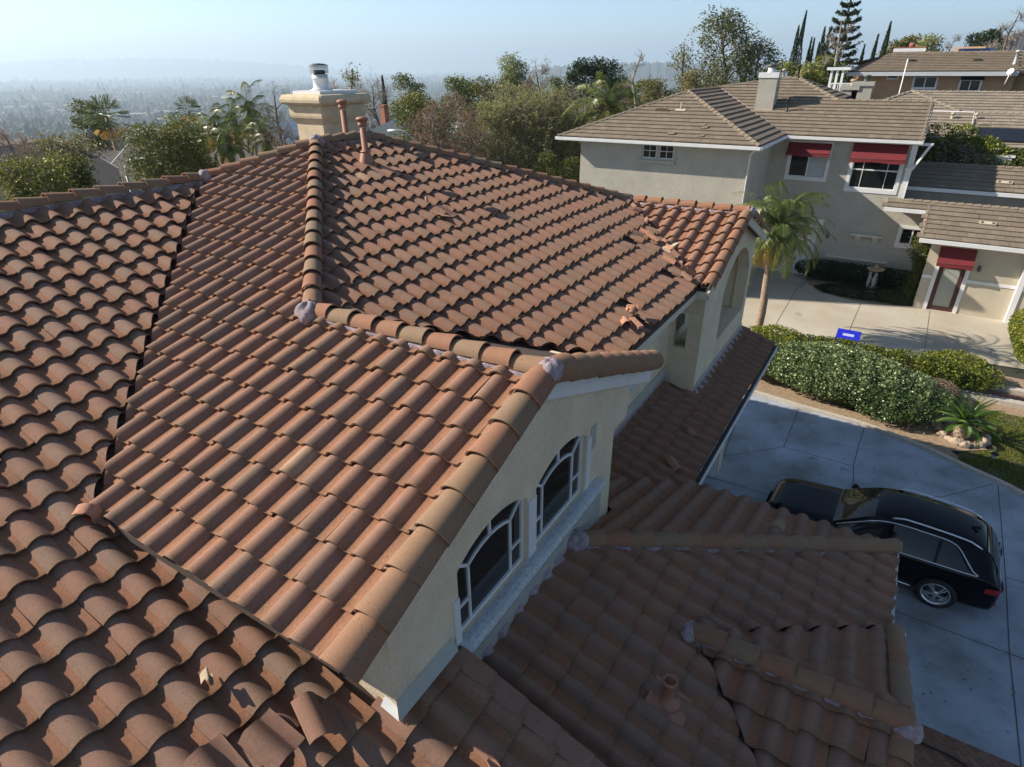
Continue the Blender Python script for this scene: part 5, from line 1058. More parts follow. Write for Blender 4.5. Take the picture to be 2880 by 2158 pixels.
mb = MB(); deck(mb, pB2, [(xl, 52.02), (xr+6, 52.02), (xr+6, 56), (ap[0], 56)]); deck(mb, RoofPlane(0, 56, pB2.z(0, 56), (0, 1), KB), [(ap[0], 56), (xr+6, 56), (xr+6, 60), (xl, 60)]); deck(mb, RoofPlane(ap[0], 56, pB2.z(0, 56), (-1, 0), KB), [(ap[0], 56), (xl, 60), (xl, 52)]); mb.build('roof_deck', 'underlay', bh)
flat_caps((ap[0], 56, pB2.z(0, 56)), (xl, 52, zE), bh, 'hip_cap', ts=(.2, .6)); flat_caps((ap[0], 56, pB2.z(0, 56)), (xr+6, 56, pB2.z(0, 56)), bh, ts=(.3, .8))
mb = MB(); mb.box((xl-.05, 51.86, zE-.28), (xr, 51.99, zE-.04)); mb.box((xr, 52.26, zE-.16), (xr+6, 52.39, zE+.08)); mb.build('gutter', 'blinds', bh)
mb = MB(); wy = 52.6
def W3(px, py): return on_y(*D4(px, py), wy)
wins = []
for a_, b_ in (((540, 625), (635, 705)), ((858, 690), (1100, 830)), ((1430, 730), (1640, 870))):
    p0, p1 = W3(*a_), W3(*b_); wins.append((p0[0], p1[0], min(p0[2], p1[2]), max(p0[2], p1[2])))
xw0, xw1 = W3(90, 700)[0], W3(2060, 800)[0]
mb.poly([[(xw0, 0), (xw1, 0), (xw1, zE-.1), (xw0, zE-.1)]]+[[(a, c), (b, c), (b, d), (a, d)] for a, b, c, d in wins], (0, wy, 0), (1, 0, 0), (0, 0, 1), (0, 0.15, 0))
x = xw0
while x < xw1:
    if not any(a-.1 < x < b+.06 for a, b, c, d in wins): mb.box((x, wy-.03, 6.5), (x+.05, wy-.001, zE-.2))
    x += 0.30
mb.box((xw1, wy+.6, 0), (xw1+6, wy+.8, zE)); mb.build('siding_wall', 'siding', bh)
mb = MB(); mb.box((xw0, wy+.5, 5), (xw1, wy+.52, zE)); mb.build('interior', 'underlay', bh)
for i, (a, b, c, d) in enumerate(wins): fwin(a, b, c, d, wy, bh, 0.07, [((a+b)/2, 0.03)] if i else (), (), gl='glass_soft' if i else 'glass')
for i, (a, b, c, d) in enumerate(wins[1:]): mb = MB(); mb.add([(a-.05, wy-.04, d+.35), (b+.1, wy-.04, d+.35), (b+.1, wy-.3, d), (a-.05, wy-.3, d)], [(0, 3, 2, 1)]); mb.build('window_shade', 'solar_black', bh)
for dx, dy in ((830, 480), (1625, 520)): q = on_y(*D4(dx, dy), 54.5); dormer_vent((q[0], 54.0, pB2.z(0, 54.0)+.03), 0.3, bh, 'metal_dark')
q = on_y(*D4(2070, 590), 53.2); pipe((q[0], 53.2, pB2.z(0, 53.2)), 0.7, 0.08, 'blinds', bh)
q = on_y(*D4(2045, 630), 51.7); mb = MB(); mb.lathe((q[0], q[1], q[2]), [(0.02, 0), (0.12, 0.02), (0.2, 0.05), (0.19, 0.07), (0.02, 0.03)], 20, axis=(-.5, -.8, .5)); mb.tube([(q[0]-.1, q[1]+.1, q[2]-.7), (q[0], q[1]+.05, q[2])], 0.03, 6); mb.build('satellite_dish', 'white_paint', bh)
q = on_y(*D4(785, 370), 57.5); mb = MB(); mb.box((q[0]-.9, 57.2, 8), (q[0]+.9, 58, q[2]-.05)); c_ = mb.build('chimney', 'siding', bh); mb = MB(); mb.box((q[0]-1.0, 57.1, q[2]-.05), (q[0]+1.0, 58.1, q[2]+.16)); mb.build('chimney_cap', 'white_paint', c_); mb = MB(); mb.box((q[0]-1.0, 57.1, q[2]+.161), (q[0]+1.0, 58.1, q[2]+.24)); mb.lathe((q[0]+.1, 57.6, q[2]+.24), [(0.2, 0), (0.2, .25)], 10); mb.build('chimney_bricks', 'brick_red', c_)
a, b = on_y(*D4(768, 470), 50.5), on_y(*D4(778, 705), 50.5); mb = MB(); mb.tube([(a[0], 50.5, a[2]), (a[0], 50.5, 2)], 0.035, 8); tag(mb.build('mast', 'white_paint'), 'tall thin pale mast pole standing in front of the brown batten house', 'pole')
# white pergola left of the batten house
pg = thing('white_pergola', 'white timber pergola with slender posts left of the brown batten house', 'pergola', (-5, 50, 0))
q0, q1 = on_y(*C3(995, 425), 51), on_y(*C3(1140, 430), 51)
mb = MB(); mb.box((q0[0], 50.4, q0[2]-.12), (q1[0], 52.2, q0[2]+.05)); mb.build('pergola_top', 'white_paint', pg)
for i in range(3):
    x = q0[0]+0.25+i*(q1[0]-q0[0]-.4)/3; mb = MB(); mb.box((x, 50.5, 5), (x+.14, 50.64, q0[2]-.121)); mb.build('post', 'white_paint', pg)
mb = MB(); r0 = on_y(*C3(1010, 525), 50.3)
for i in range(14): mb.box((r0[0]+i*.14, 50.3, r0[2]-.9), (r0[0]+.05+i*.14, 50.35, r0[2]))
mb.box((r0[0], 50.28, r0[2]), (r0[0]+2, 50.37, r0[2]+.08)); mb.build('railing', 'white_paint', pg)
sh_ = thing('solar_house', 'grey roofed house on the skyline carrying blue solar panels', 'house', (10, 78, 0)); Y = 78
p0, p1, p2, p3 = on_y(*D4(1345, 320), Y), on_y(*D4(1725, 345), Y), on_y(*D4(1705, 520), Y-2), on_y(*D4(1300, 520), Y-2)
mb = MB(); mb.add([(p3[0], Y-4, p3[2]), (p2[0], Y-4, p3[2]), (p1[0], Y, p0[2]), (p0[0], Y, p0[2]), (p3[0], Y+4, p3[2]), (p2[0], Y+4, p3[2])], [(0, 1, 2, 3), (3, 2, 5, 4), (0, 3, 4), (1, 5, 2)])
r0, r1 = on_y(*D4(1700, 385), Y+1), on_y(*D4(2150, 410), Y+1); mb.add([(p1[0]-.3, Y-3.5, p3[2]-.5), (r1[0]+1, Y-3.5, p3[2]-.5), (r1[0], Y+1, r0[2]-.1), (p1[0]-.3, Y+1, r0[2]-.1), (p1[0]-.3, Y+4, p3[2]-.5), (r1[0]+1, Y+4, p3[2]-.5)], [(0, 1, 2, 3), (3, 2, 5, 4), (1, 5, 2)])
mb.build('roof', 'siding', sh_); mb = MB(); mb.box((p3[0]+.3, Y-3.3, 0), (r1[0]+.6, Y+3.4, p3[2]-.51)); mb.build('wall', 'wall_far', sh_)
sn = np.array([0, -(p0[2]-p3[2]), 4.0]); sn /= np.linalg.norm(sn); sdn = np.array([0, -4.0, -(p0[2]-p3[2])]); sdn /= np.linalg.norm(sdn)
cols_ = [(1395, 372, 1), (1455, 372, 1), (1525, 342, 2), (1590, 345, 2), (1655, 350, 2)]
for px, py, nn in cols_:
    for j in range(nn):
        q = on_y(*D4(px+28, py+18+36*j), Y-1.2); yy = Y-1.2-(0.9*j if nn == 2 else .9); zz = p0[2]-(Y-yy)*(p0[2]-p3[2])/4
        mb = MB(); mb.obox((q[0], yy, zz+.08), (1.0, 0, 0), sdn*0.42, sn*0.03); mb.build('solar_panel', 'solar', sh_)
# ------------------------------------------------------------------ black estate car on the drive
car = thing('black_suv', 'shiny black SUV with silver roof rails and chrome window trim parked on the shaded drive', 'car', (1.33, 13.12, 0))
CYAW = R(-3.0)
CS = 0.955
def cw(x, y, z): return (1.27+CS*(x*math.cos(CYAW)-y*math.sin(CYAW)), 13.22+CS*(x*math.sin(CYAW)+y*math.cos(CYAW)), z*CS*1.03)
X_ = np.array([-2.38, -2.34, -2.22, -1.95, -1.45, -1.00, -0.80, -0.40, -0.05, 0.35, 0.9, 1.4, 1.75, 1.98, 2.14, 2.27, 2.34, 2.37])
ZT = np.array([0.62, 0.80, 0.93, 1.01, 1.07, 1.12, 1.17, 1.42, 1.60, 1.68, 1.69, 1.67, 1.62, 1.52, 1.32, 1.10, 0.97, 0.85])
ZBt = np.array([0.60, 0.74, 0.84, 0.90, 0.95, 1.00, 1.02, 1.03, 1.04, 1.05, 1.07, 1.09, 1.10, 1.11, 1.08, 1.02, 0.95, 0.83])
WB = np.array([0.52, 0.70, 0.82, 0.90, 0.945, 0.955, 0.955, 0.955, 0.955, 0.955, 0.955, 0.955, 0.945, 0.93, 0.915, 0.89, 0.85, 0.78])
WTp = np.array([0.40, 0.56, 0.70, 0.76, 0.78, 0.78, 0.76, 0.71, 0.67, 0.65, 0.645, 0.635, 0.62, 0.60, 0.64, 0.68, 0.70, 0.66])
ZLo = np.array([0.34, 0.26, 0.24, 0.24, 0.26, 0.26, 0.26, 0.26, 0.26, 0.26, 0.26, 0.26, 0.27, 0.28, 0.29, 0.30, 0.32, 0.36])
def cr(x, Yv):
    i = int(np.clip(np.searchsorted(X_, x)-1, 0, len(X_)-2)); h = X_[i+1]-X_[i]; t = (x-X_[i])/h
    m0 = (Yv[i+1]-Yv[max(i-1, 0)])/(X_[i+1]-X_[max(i-1, 0)]); m1 = (Yv[min(i+2, len(X_)-1)]-Yv[i])/(X_[min(i+2, len(X_)-1)]-X_[i])
    return (2*t**3-3*t**2+1)*Yv[i]+(t**3-2*t**2+t)*h*m0+(-2*t**3+3*t**2)*Yv[i+1]+(t**3-t**2)*h*m1
def sec(x):
    zt, zb, wb, wt, zl = (cr(x, q) for q in (ZT, ZBt, WB, WTp, ZLo)); ze = zt-0.05-0.05*min(1, max(0, (zt-1.2)/0.3)); ze = max(ze, zb+0.01)
    low = [(0, zl), (wb*0.80, zl), (wb*0.93, zl+0.05), (wb*0.985, zl+0.16), (wb*0.99, zb-0.36 if zb-0.36 > zl+.2 else zl+.22), (wb*1.0, zb-0.12), (wb*0.985, zb-0.03), (wb*0.965, zb)]
    hi = []
    for f in (0.12, 0.5, 0.88): hi.append((wb*0.965+(wt-wb*0.965)*f+0.02*math.sin(PI*f), zb+(ze-zb)*f))
    return low+hi+[(wt, ze), (wt*0.94, (ze+zt)/2+0.012), (wt*0.62, zt-0.012), (0, zt)]
xs = sorted(set(list(np.linspace(-2.38, 2.37, 72))+[-0.8, -0.05, 1.98]))
secs = [sec(x) for x in xs]; m = len(secs[0]); full = []
for x, s_ in zip(xs, secs): full.append([cw(x, y, z) for y, z in s_]+[cw(x, -y, z) for y, z in s_[1:-1]][::-1])
nn = len(full[0]); vs = [p for r in full for p in r]
fs = [(i*nn+k, i*nn+(k+1) % nn, (i+1)*nn+(k+1) % nn, (i+1)*nn+k) for i in range(len(xs)-1) for k in range(nn)]
fs += [tuple(range(nn))[::-1], tuple((len(xs)-1)*nn+k for k in range(nn))]
mb = MB(); mb.add(vs, fs, 0, .5, True); body = mb.build('body', 'car_paint', car)
WX = (-1.50, 1.37)
cm = MB()
for x in WX:
    for s_ in (-1, 1):
        a, b = np.array(cw(x, s_*0.62, 0.37)), np.array(cw(x, s_*1.2, 0.37)); ax_ = b-a; cm.lathe(tuple(a), [(0.39, 0), (0.39, 0.58)], 32, axis=ax_, smooth=False)
cut = cm.build('cutter', 'rubber'); md = body.modifiers.new('arches', 'BOOLEAN'); md.object = cut; md.operation = 'DIFFERENCE'; md.solver = 'EXACT'
bpy.context.view_layer.update(); dg = bpy.context.evaluated_depsgraph_get(); nm_ = bpy.data.meshes.new_from_object(body.evaluated_get(dg)); body.modifiers.clear(); body.data = nm_
bpy.data.objects.remove(cut)
if len(body.data.materials) == 0: body.data.materials.append(M['car_paint'])
def side_pt(x, f, s_, off=0.0):
    q = sec(x); lo, hi = q[7], q[11]; pts_ = q[7:12]; u = f*(len(pts_)-1); i = min(int(u), len(pts_)-2); t = u-i
    y = pts_[i][0]*(1-t)+pts_[i+1][0]*t; z = pts_[i][1]*(1-t)+pts_[i+1][1]*t
    return cw(x, s_*(y+off), z+off*0.3)
def win_side(x0, x1, s_, rear=False):
    g = MB(); nx, nf = 12, 5; vs = []
    for i in range(nx+1):
        x = x0+(x1-x0)*i/nx
        for j in range(nf+1):
            f = 0.10+0.80*j/nf
            if rear: f = 0.10+(0.80*(1-0.85*max(0, (i/nx-0.15)/0.85)**1.2))*j/nf
            xx = x-(0.10*(j/nf)*(i/nx) if rear else 0)
            vs.append(side_pt(xx, f, s_, 0.006))
    q = nf+1; g.add(vs, [(i*q+j, (i+1)*q+j, (i+1)*q+j+1, i*q+j+1) for i in range(nx) for j in range(nf)], 0, .5, True); g.build('side_window', 'car_glass', car)
for s_ in (-1, 1):
    win_side(-0.72, 0.22, s_); win_side(0.29, 1.12, s_); win_side(1.18, 1.86, s_, True)
    tr = MB(); xsn = np.linspace(-0.78, 1.90, 30)
    tr.tube([side_pt(x, 0.05, s_, 0.010) for x in xsn], 0.013, 6)
    up_ = [side_pt(x, 0.95*(1-0.85*max(0, (x-1.28)/0.62)**1.2) if x > 1.28 else 0.95, s_, 0.010) for x in xsn]+[side_pt(1.90, 0.05, s_, 0.010)]
    tr.tube(up_, 0.013, 6); tr.build('window_trim', 'chrome', car)
    rl = MB(); xr_ = np.linspace(0.22, 1.85, 16); pr_ = []
    for i, x in enumerate(xr_):
        q = sec(x)[12]; h = 0.045*min(1, i/2, (15-i)/2); pr_.append(cw(x, s_*(q[0]-0.0), q[1]+h+0.005))
    rl.tube(pr_, 0.02, 8); rl.build('roof_rail', 'chrome', car)
    mr = MB(); mr.blob(cw(-0.62, s_*1.06, 1.08), (0.09, 0.12, 0.075), 0, .5, .05, 1, 8); mr.tube([cw(-0.6, s_*0.93, 1.04), cw(-0.62, s_*1.02, 1.06)], 0.025, 6); mr.build('wing_mirror', 'car_paint', car)
    sk = MB(); sk.tube([cw(-1.05, s_*0.955, 0.36), cw(0.9, s_*0.955, 0.36)], 0.022, 6); sk.build('side_sill', 'chrome', car)
    for nme, xx in (('door_handle', 0.16), ('door_handle', 1.05)):
        h_ = MB(); h_.tube([cw(xx-.1, s_*0.965, 0.93), cw(xx+.1, s_*0.965, 0.935)], 0.016, 6); h_.build(nme, 'car_paint', car)
    tl = MB(); vs = []
    for i in range(7):
        x = 2.10+0.255*i/6; q = sec(x)
        for j in range(4):
            z = 0.80+0.13*j/3+0.02*(i/6); wb_ = cr(x, WB); vs.append(cw(x+0.004, s_*(wb_*0.995+0.012), z))
    tl.add(vs, [(i*4+j, (i+1)*4+j, (i+1)*4+j+1, i*4+j+1) for i in range(6) for j in range(3)], 0, .5, True)
    tl.add([cw(2.385, s_*y, z) for y, z in ((0.45, 0.84), (0.80, 0.82), (0.80, 0.95), (0.45, 0.93))], [(0, 1, 2, 3)]); tl.build('tail_lamp', 'red_lamp', car)
    rf = MB(); rf.box((0, 0, 0), (0.001, 0.001, 0.001)); rf = MB(); rf.obox(cw(2.36, s_*0.62, 0.48), (0.02, 0, 0), (0, 0.12, 0), (0, 0, 0.025)); rf.build('reflector', 'red_lamp', car)
    hl = MB(); hl.add([cw(*p) for p in ((-2.33, s_*0.50, 0.66), (-2.28, s_*0.76, 0.70), (-2.05, s_*0.90, 0.80), (-2.12, s_*0.84, 0.88), (-2.27, s_*0.74, 0.82), (-2.35, s_*0.50, 0.76))], [(0, 1, 2, 3, 4, 5)]); hl.build('headlamp', 'glass_soft', car)
def patch(x0, x1, wf, name, off=0.006, k=10):
    g = MB(); vs = []
    for i in range(k+1):
        x = x0+(x1-x0)*i/k; q = sec(x); top = q[11:]; 
        for j in range(9):
            y = -wf+2*wf*j/8; w_ = abs(y)*q[11][0]; ys = [p[0] for p in top][::-1]; zs = [p[1] for p in top][::-1]
            vs.append(cw(x+(off*2.5 if x0 > 1 else -off), y*q[11][0], float(np.interp(w_, ys, zs))+off*1.5))
    g.add(vs, [(i*9+j, (i+1)*9+j, (i+1)*9+j+1, i*9+j+1) for i in range(k) for j in range(8)], 0, .5, True); g.build(name, 'car_glass', car)
patch(-0.86, -0.10, 0.93, 'windscreen'); patch(1.94, 2.26, 0.88, 'rear_window')
gr = MB(); gr.add([cw(-2.392, y, z) for y, z in ((-0.42, 0.45), (0.42, 0.45), (0.46, 0.74), (-0.46, 0.74))], [(0, 3, 2, 1)]); gr.build('grille', 'rubber', car)
an = MB(); an.add([cw(1.62, 0.012, 1.65), cw(1.80, 0.012, 1.635), cw(1.78, 0, 1.72), cw(1.62, -0.012, 1.65), cw(1.80, -0.012, 1.635)], [(0, 1, 2), (3, 2, 4), (1, 4, 2)]); an.build('aerial_fin', 'car_paint', car)
wp = MB(); wp.tube([cw(2.30, 0.0, 1.05), cw(2.22, 0.3, 1.2)], 0.01, 5); wp.build('rear_wiper', 'rubber', car)
np_ = MB(); np_.obox(cw(2.385, 0, 0.72), (0.008, 0, 0), (0, 0.16, 0), (0, 0, 0.06)); np_.build('number_plate', 'white_paint', car)
for x in WX:
    for s_ in (-1, 1):
        c = np.array(cw(x, s_*0.82, 0.37)); axv = np.array(cw(x, s_*1.82, 0.37))-c; axv /= np.linalg.norm(axv)
        t_ = MB(); t_.lathe(tuple(c-axv*0.12), [(0.20, 0), (0.34, 0), (0.368, 0.03), (0.37, 0.12), (0.368, 0.21), (0.345, 0.24), (0.265, 0.25), (0.25, 0.235), (0.25, 0.1)], 36, axis=axv); wh = t_.build('wheel', 'rubber', car)
        r_ = MB(); r_.lathe(tuple(c-axv*0.05), [(0.10, 0), (0.23, 0), (0.238, 0.10), (0.252, 0.165), (0.262, 0.172), (0.262, 0.178), (0.245, 0.178), (0.225, 0.12), (0.22, 0.03), (0.1, 0.02)], 36, axis=axv)
        u = np.cross(axv, (0, 0, 1)); u /= np.linalg.norm(u); w_ = np.cross(axv, u); o_ = c+axv*0.108
        for k in range(5):
            for d_ in (-0.11, 0.11):
                an_ = 2*PI*k/5+0.3; a_ = an_+d_*0.6; b_ = an_+d_*1.3
                p0 = o_+0.05*(u*math.cos(a_)+w_*math.sin(a_)); p1 = o_+0.235*(u*math.cos(b_)+w_*math.sin(b_))-axv*0.015; r_.beam(p0, p1, 0.03, 0.03, 0, axv)
        r_.lathe(tuple(c+axv*0.08), [(0.065, 0), (0.065, 0.03), (0.045, 0.045), (0.01, 0.046)], 16, axis=axv); r_.build('rim', 'chrome', wh)
        dsk = MB(); dsk.lathe(tuple(c-axv*0.04), [(0.17, 0), (0.17, 0.03), (0.02, 0.035)], 20, axis=axv); dsk.build('brake_disc', 'metal_dark', wh)
# ------------------------------------------------------------------ vegetation
def cards(C, size, tint, droop=0.0, aspect=0.55, up=0.3):
    """leaf shaped quads at centres C (n,3)"""
    n = len(C); d = rng.normal(size=(n, 3)); d[:, 2] = d[:, 2]*0.7-droop; d /= np.linalg.norm(d, axis=1)[:, None]
    nn = rng.normal(size=(n, 3)); nn[:, 2] += up; s = np.cross(d, nn); s /= np.linalg.norm(s, axis=1)[:, None]+1e-9
    sz = size*rng.uniform(0.6, 1.35, n)[:, None]; V = np.stack([C-d*sz*.5, C+s*sz*aspect*.5, C+d*sz*.5, C-s*sz*aspect*.5], 1)
    return V.reshape(-1, 3), np.arange(4*n).reshape(n, 4), tint
def shell(c, r, n, fill=0.55):
    d = rng.normal(size=(n, 3)); d /= np.linalg.norm(d, axis=1)[:, None]; q = rng.uniform(fill, 1.05, n)**0.7
    return np.array(c)+d*q[:, None]*np.array(r)
def merge(Ls):
    V = []; Fq = []; T = []; o = 0
    for v, f, t in Ls: V.append(v); Fq.append(f+o); T.append(t); o += len(v)
    return np.concatenate(V), np.concatenate(Fq), np.concatenate(T)
def limb_net(base, top, spread, nlimb, rad, seed=0, sub=3, start=0.25, curve=0.15):
    """trunk with limbs and sub-limbs; returns list of (pts, radii) and the limb tips"""
    rr = random.Random(seed); base = np.array(base, float); top = np.array(top, float); H = np.linalg.norm(top-base); out = []; tips = []
    n = 7; tr = [base+(top-base)*i/n+np.array([rr.gauss(0, 1), rr.gauss(0, 1), 0])*H*0.018*(i > 0) for i in range(n+1)]
    out.append((tr, [rad*(1-0.85*i/n) for i in range(n+1)])); tips.append(tr[-1])
    for k in range(nlimb):
        f = start+(0.97-start)*(k+rr.random()*0.8)/nlimb; f = min(f, .97); p = tr[0]+0; i = int(f*n); p = tr[i]+(tr[min(i+1, n)]-tr[i])*(f*n-i)
        w = k*2.4+rr.uniform(-.5, .5); sp = spread*(1.0-0.55*abs(f-0.45)/0.55)*rr.uniform(0.7, 1.1); upz = sp*rr.uniform(0.25, 0.9)
        e = p+np.array([math.cos(w)*sp, math.sin(w)*sp, upz]); q = [p+(e-p)*j/4+np.array([rr.gauss(0, 1), rr.gauss(0, 1), rr.gauss(0, .6)])*sp*0.05*(j > 0)+np.array([0, 0, curve*sp*math.sin(PI*j/4)]) for j in range(5)]
        r0 = rad*(1-0.8*f)*0.55; out.append((q, [r0*(1-0.2*j) for j in range(5)])); tips.append(q[-1])
        for s in range(sub):
            j = rr.randint(1, 3); a = q[j]; w2 = w+rr.uniform(-1.3, 1.3); l2 = sp*rr.uniform(0.3, 0.6); b = a+np.array([math.cos(w2)*l2, math.sin(w2)*l2, l2*rr.uniform(0.1, 1.0)])
            out.append(([a, (a+b)/2+np.array([0, 0, .06*l2]), b], [r0*0.45, r0*0.3, r0*0.12])); tips.append(b)
    return out, tips
def wood(net, name, mat, par, seg=6):
    mb = MB()
    for p, r in net: mb.tube(p, [max(x, 0.006) for x in r], seg, 0, random.random(), True, False)
    return mb.build(name, mat, par)
GT = []
def tree(px, pytop, dist, wpx, kind, label, group=None, name='broadleaf_tree', leafn=5500, leaf='leaf_green', lsize=0.16, seed=0, limbs=16, barkm='bark', start=0.3, sub=3, tintr=(0, 1), flat=0.75, base=None, droop=0.0, hold=None, wid=None, blob=None, lift=1.0):
    t = at(px, pytop, dist); gz = ground_z(t[0], t[1]) if base is None else base; zt = max(t[2], gz+1.2)
    root = thing(name, label, 'tree', (t[0], t[1], gz), group); H = zt-gz; Rr = (wpx/F_PX*dist/0.9)/2 if wid is None else wid
    br = blob or Rr*0.34
    net, tips = limb_net((t[0], t[1], gz), (t[0], t[1], zt-br*0.6), Rr*0.66, limbs, 0.035*H**0.9*0.6+.05, seed, sub, start)
    wood(net, 'trunk', barkm, root)
    tips = np.array(tips); tips = tips[tips[:, 2] > gz+H*start*0.7]; Ls = []; per = max(8, leafn//len(tips))
    zlo, zhi = tips[:, 2].min(), tips[:, 2].max()
    for c in tips:
        c = c.copy(); c[2] = min(c[2], zt-br*0.55); b_ = br*rng.uniform(0.65, 1.15); C = shell(c, (b_, b_, b_*flat), per, 0.3)
        tn = np.clip(rng.uniform(*tintr)+rng.normal(0, 0.16, per)+0.1, 0, 1); Ls.append(cards(C, lsize, tn, droop))
    np_obj('crown', *[x if i != 2 else x for i, x in enumerate(())]) if False else None
    V, Fq, T = merge(Ls); np_obj('crown', V, Fq, leaf, T, root); return root
def twigs_mesh(tips, n, ln, name, mat, root, th=0.012, upb=0.6, seed=0, gen=2):
    """fine twigs as thin blades fanned from the limb tips"""
    P = []; r = np.random.default_rng(seed); A = np.repeat(np.array(tips), n, 0); L0 = ln
    quads = []
    for g in range(gen):
        m = len(A); d = r.normal(size=(m, 3))*0.8; d[:, 2] += upb; d /= np.linalg.norm(d, axis=1)[:, None]; B = A+d*(L0*r.uniform(.5, 1.2, m))[:, None]
        s = np.cross(d, r.normal(size=(m, 3))); s /= np.linalg.norm(s, axis=1)[:, None]; w = th/(g+1)**0.7
        quads.append(np.stack([A-s*w, A+s*w, B+s*w*.4, B-s*w*.4], 1)); mid = A+(B-A)*r.uniform(.4, .95, m)[:, None]
        A = np.concatenate([B, mid]); A = A[r.permutation(len(A))[:int(len(A)*.9)]]; L0 *= 0.62
    Q = np.concatenate(quads); n_ = len(Q); np_obj(name, Q.reshape(-1, 3), np.arange(4*n_).reshape(n_, 4), mat, r.uniform(0, 1, n_), root); return A
def bare_tree(px, pytop, dist, wpx, label, group=None, seed=0, mat='twig', leaves=0, leafm='leaf_rust', limbs=14, name='bare_tree', base=None, barkm='bark', tw=5, lsize=0.10, upb=0.6, start=0.2, gen=3):
    t = at(px, pytop, dist); gz = ground_z(t[0], t[1]) if base is None else base; zt = max(t[2], gz+1.0)
    root = thing(name, label, 'tree', (t[0], t[1], gz), group); H = zt-gz; Rr = (wpx/F_PX*dist/0.9)/2
    net, tips = limb_net((t[0], t[1], gz), (t[0], t[1], zt-Rr*0.3), Rr*0.75, limbs, 0.018*H+.04, seed, 4, start)
    wood(net, 'trunk', barkm, root); tips = np.array(tips); tips[:, 2] = np.minimum(tips[:, 2], zt-Rr*.25)
    A = twigs_mesh(tips, tw, Rr*0.30, 'twigs', mat, root, 0.0035+0.0003*dist, upb, seed, gen)
    if leaves:
        C = A[rng.integers(0, len(A), leaves)]+rng.normal(0, 0.06, (leaves, 3)); V, Fq, T = cards(C, lsize, rng.uniform(0, 1, leaves)); np_obj('leaves', V, Fq, leafm, T, root)
    return root
def frond(p0, az, el, L, droop, nl=34, lw=0.32, w=0.03, hang=0.5, tint=0.4):
    """arching palm frond: rachis curve with paired leaflets"""
    q = []; p = np.array(p0, float); e = el
    for i in range(13):
        q.append(p.copy()); p = p+np.array([math.cos(az)*math.cos(e), math.sin(az)*math.cos(e), math.sin(e)])*L/12; e -= droop/12*(0.5+i/8)
    q = np.array(q); Ls = []; side = np.array([-math.sin(az), math.cos(az), 0])
    quads = []
    for i in range(12): quads.append([q[i]-side*.018, q[i]+side*.018, q[i+1]+side*.012, q[i+1]-side*.012])
    for k in range(nl):
        f = 0.12+0.86*k/nl; i = min(int(f*12), 11); c = q[i]+(q[i+1]-q[i])*(f*12-i); d = q[i+1]-q[i]; d /= np.linalg.norm(d); l = lw*math.sin(PI*min(1, f*0.9+0.12))**0.6*random.uniform(.85, 1.1)
        for s in (-1, 1):
            v = side*s*0.85+d*0.55+np.array([0, 0, -hang*random.uniform(.5, 1.3)]); v /= np.linalg.norm(v); m_ = c+v*l*.5; e_ = c+v*l+np.array([0, 0, -hang*l*.45]); x = np.cross(v, np.array([0, 0, 1.0])*.6+d); x = x/np.linalg.norm(x)*w*.5
            quads.append([c-x*.5, c+x*.5, m_+x, m_-x]); quads.append([m_-x, m_+x, e_+x*.1, e_-x*.1])
    Q = np.array(quads); n = len(Q); return Q.reshape(-1, 3), np.arange(4*n).reshape(n, 4), np.clip(np.full(n, tint)+rng.normal(0, .08, n), 0, 1)
def queen_palm(base, top, L, nf, label, group=None, name='queen_palm', r=0.13, mat='leaf_palm', dead=5, nl=34, lw=0.34, seed=0, tw=0.03, dr=(1.2, 2.2)):
    rr = random.Random(seed); root = thing(name, label, 'palm tree', tuple(base), group); base, top = np.array(base, float), np.array(top, float)
    mb = MB(); pts = [base+(top-base)*i/8+np.array([0.05*math.sin(i*.8), 0.03*math.cos(i), 0]) for i in range(9)]; mb.tube(pts, [r*1.5]+[r*(1.15-.04*i) for i in range(1, 9)], 12); 
    mb.lathe(tuple(top-[0, 0, .15]), [(r*.95, 0), (r*1.25, .2), (r*1.0, .6), (r*.4, 1.0)], 10); mb.build('trunk', 'palm_trunk', root); Ls = []
    for i in range(nf):
        az = i*2.399+rr.uniform(-.25, .25); f = i/nf; el = 1.35-1.5*f+rr.uniform(-.15, .15); t = 0.4+0.35*rr.random()+(0.1 if f > .7 else 0)
        Ls.append(frond(top+[0, 0, .5*(1-f)], az, el, L*rr.uniform(.8, 1.08), rr.uniform(*dr), nl, lw, tw, 0.5, min(t, .8)))
    for i in range(dead): Ls.append(frond(top, rr.uniform(0, 6.28), -.4, L*.55, 1.5, nl, lw*.8, tw, .7, 0.97))
    V, Fq, T = merge(Ls); np_obj('fronds', V, Fq, mat, T, root); return root
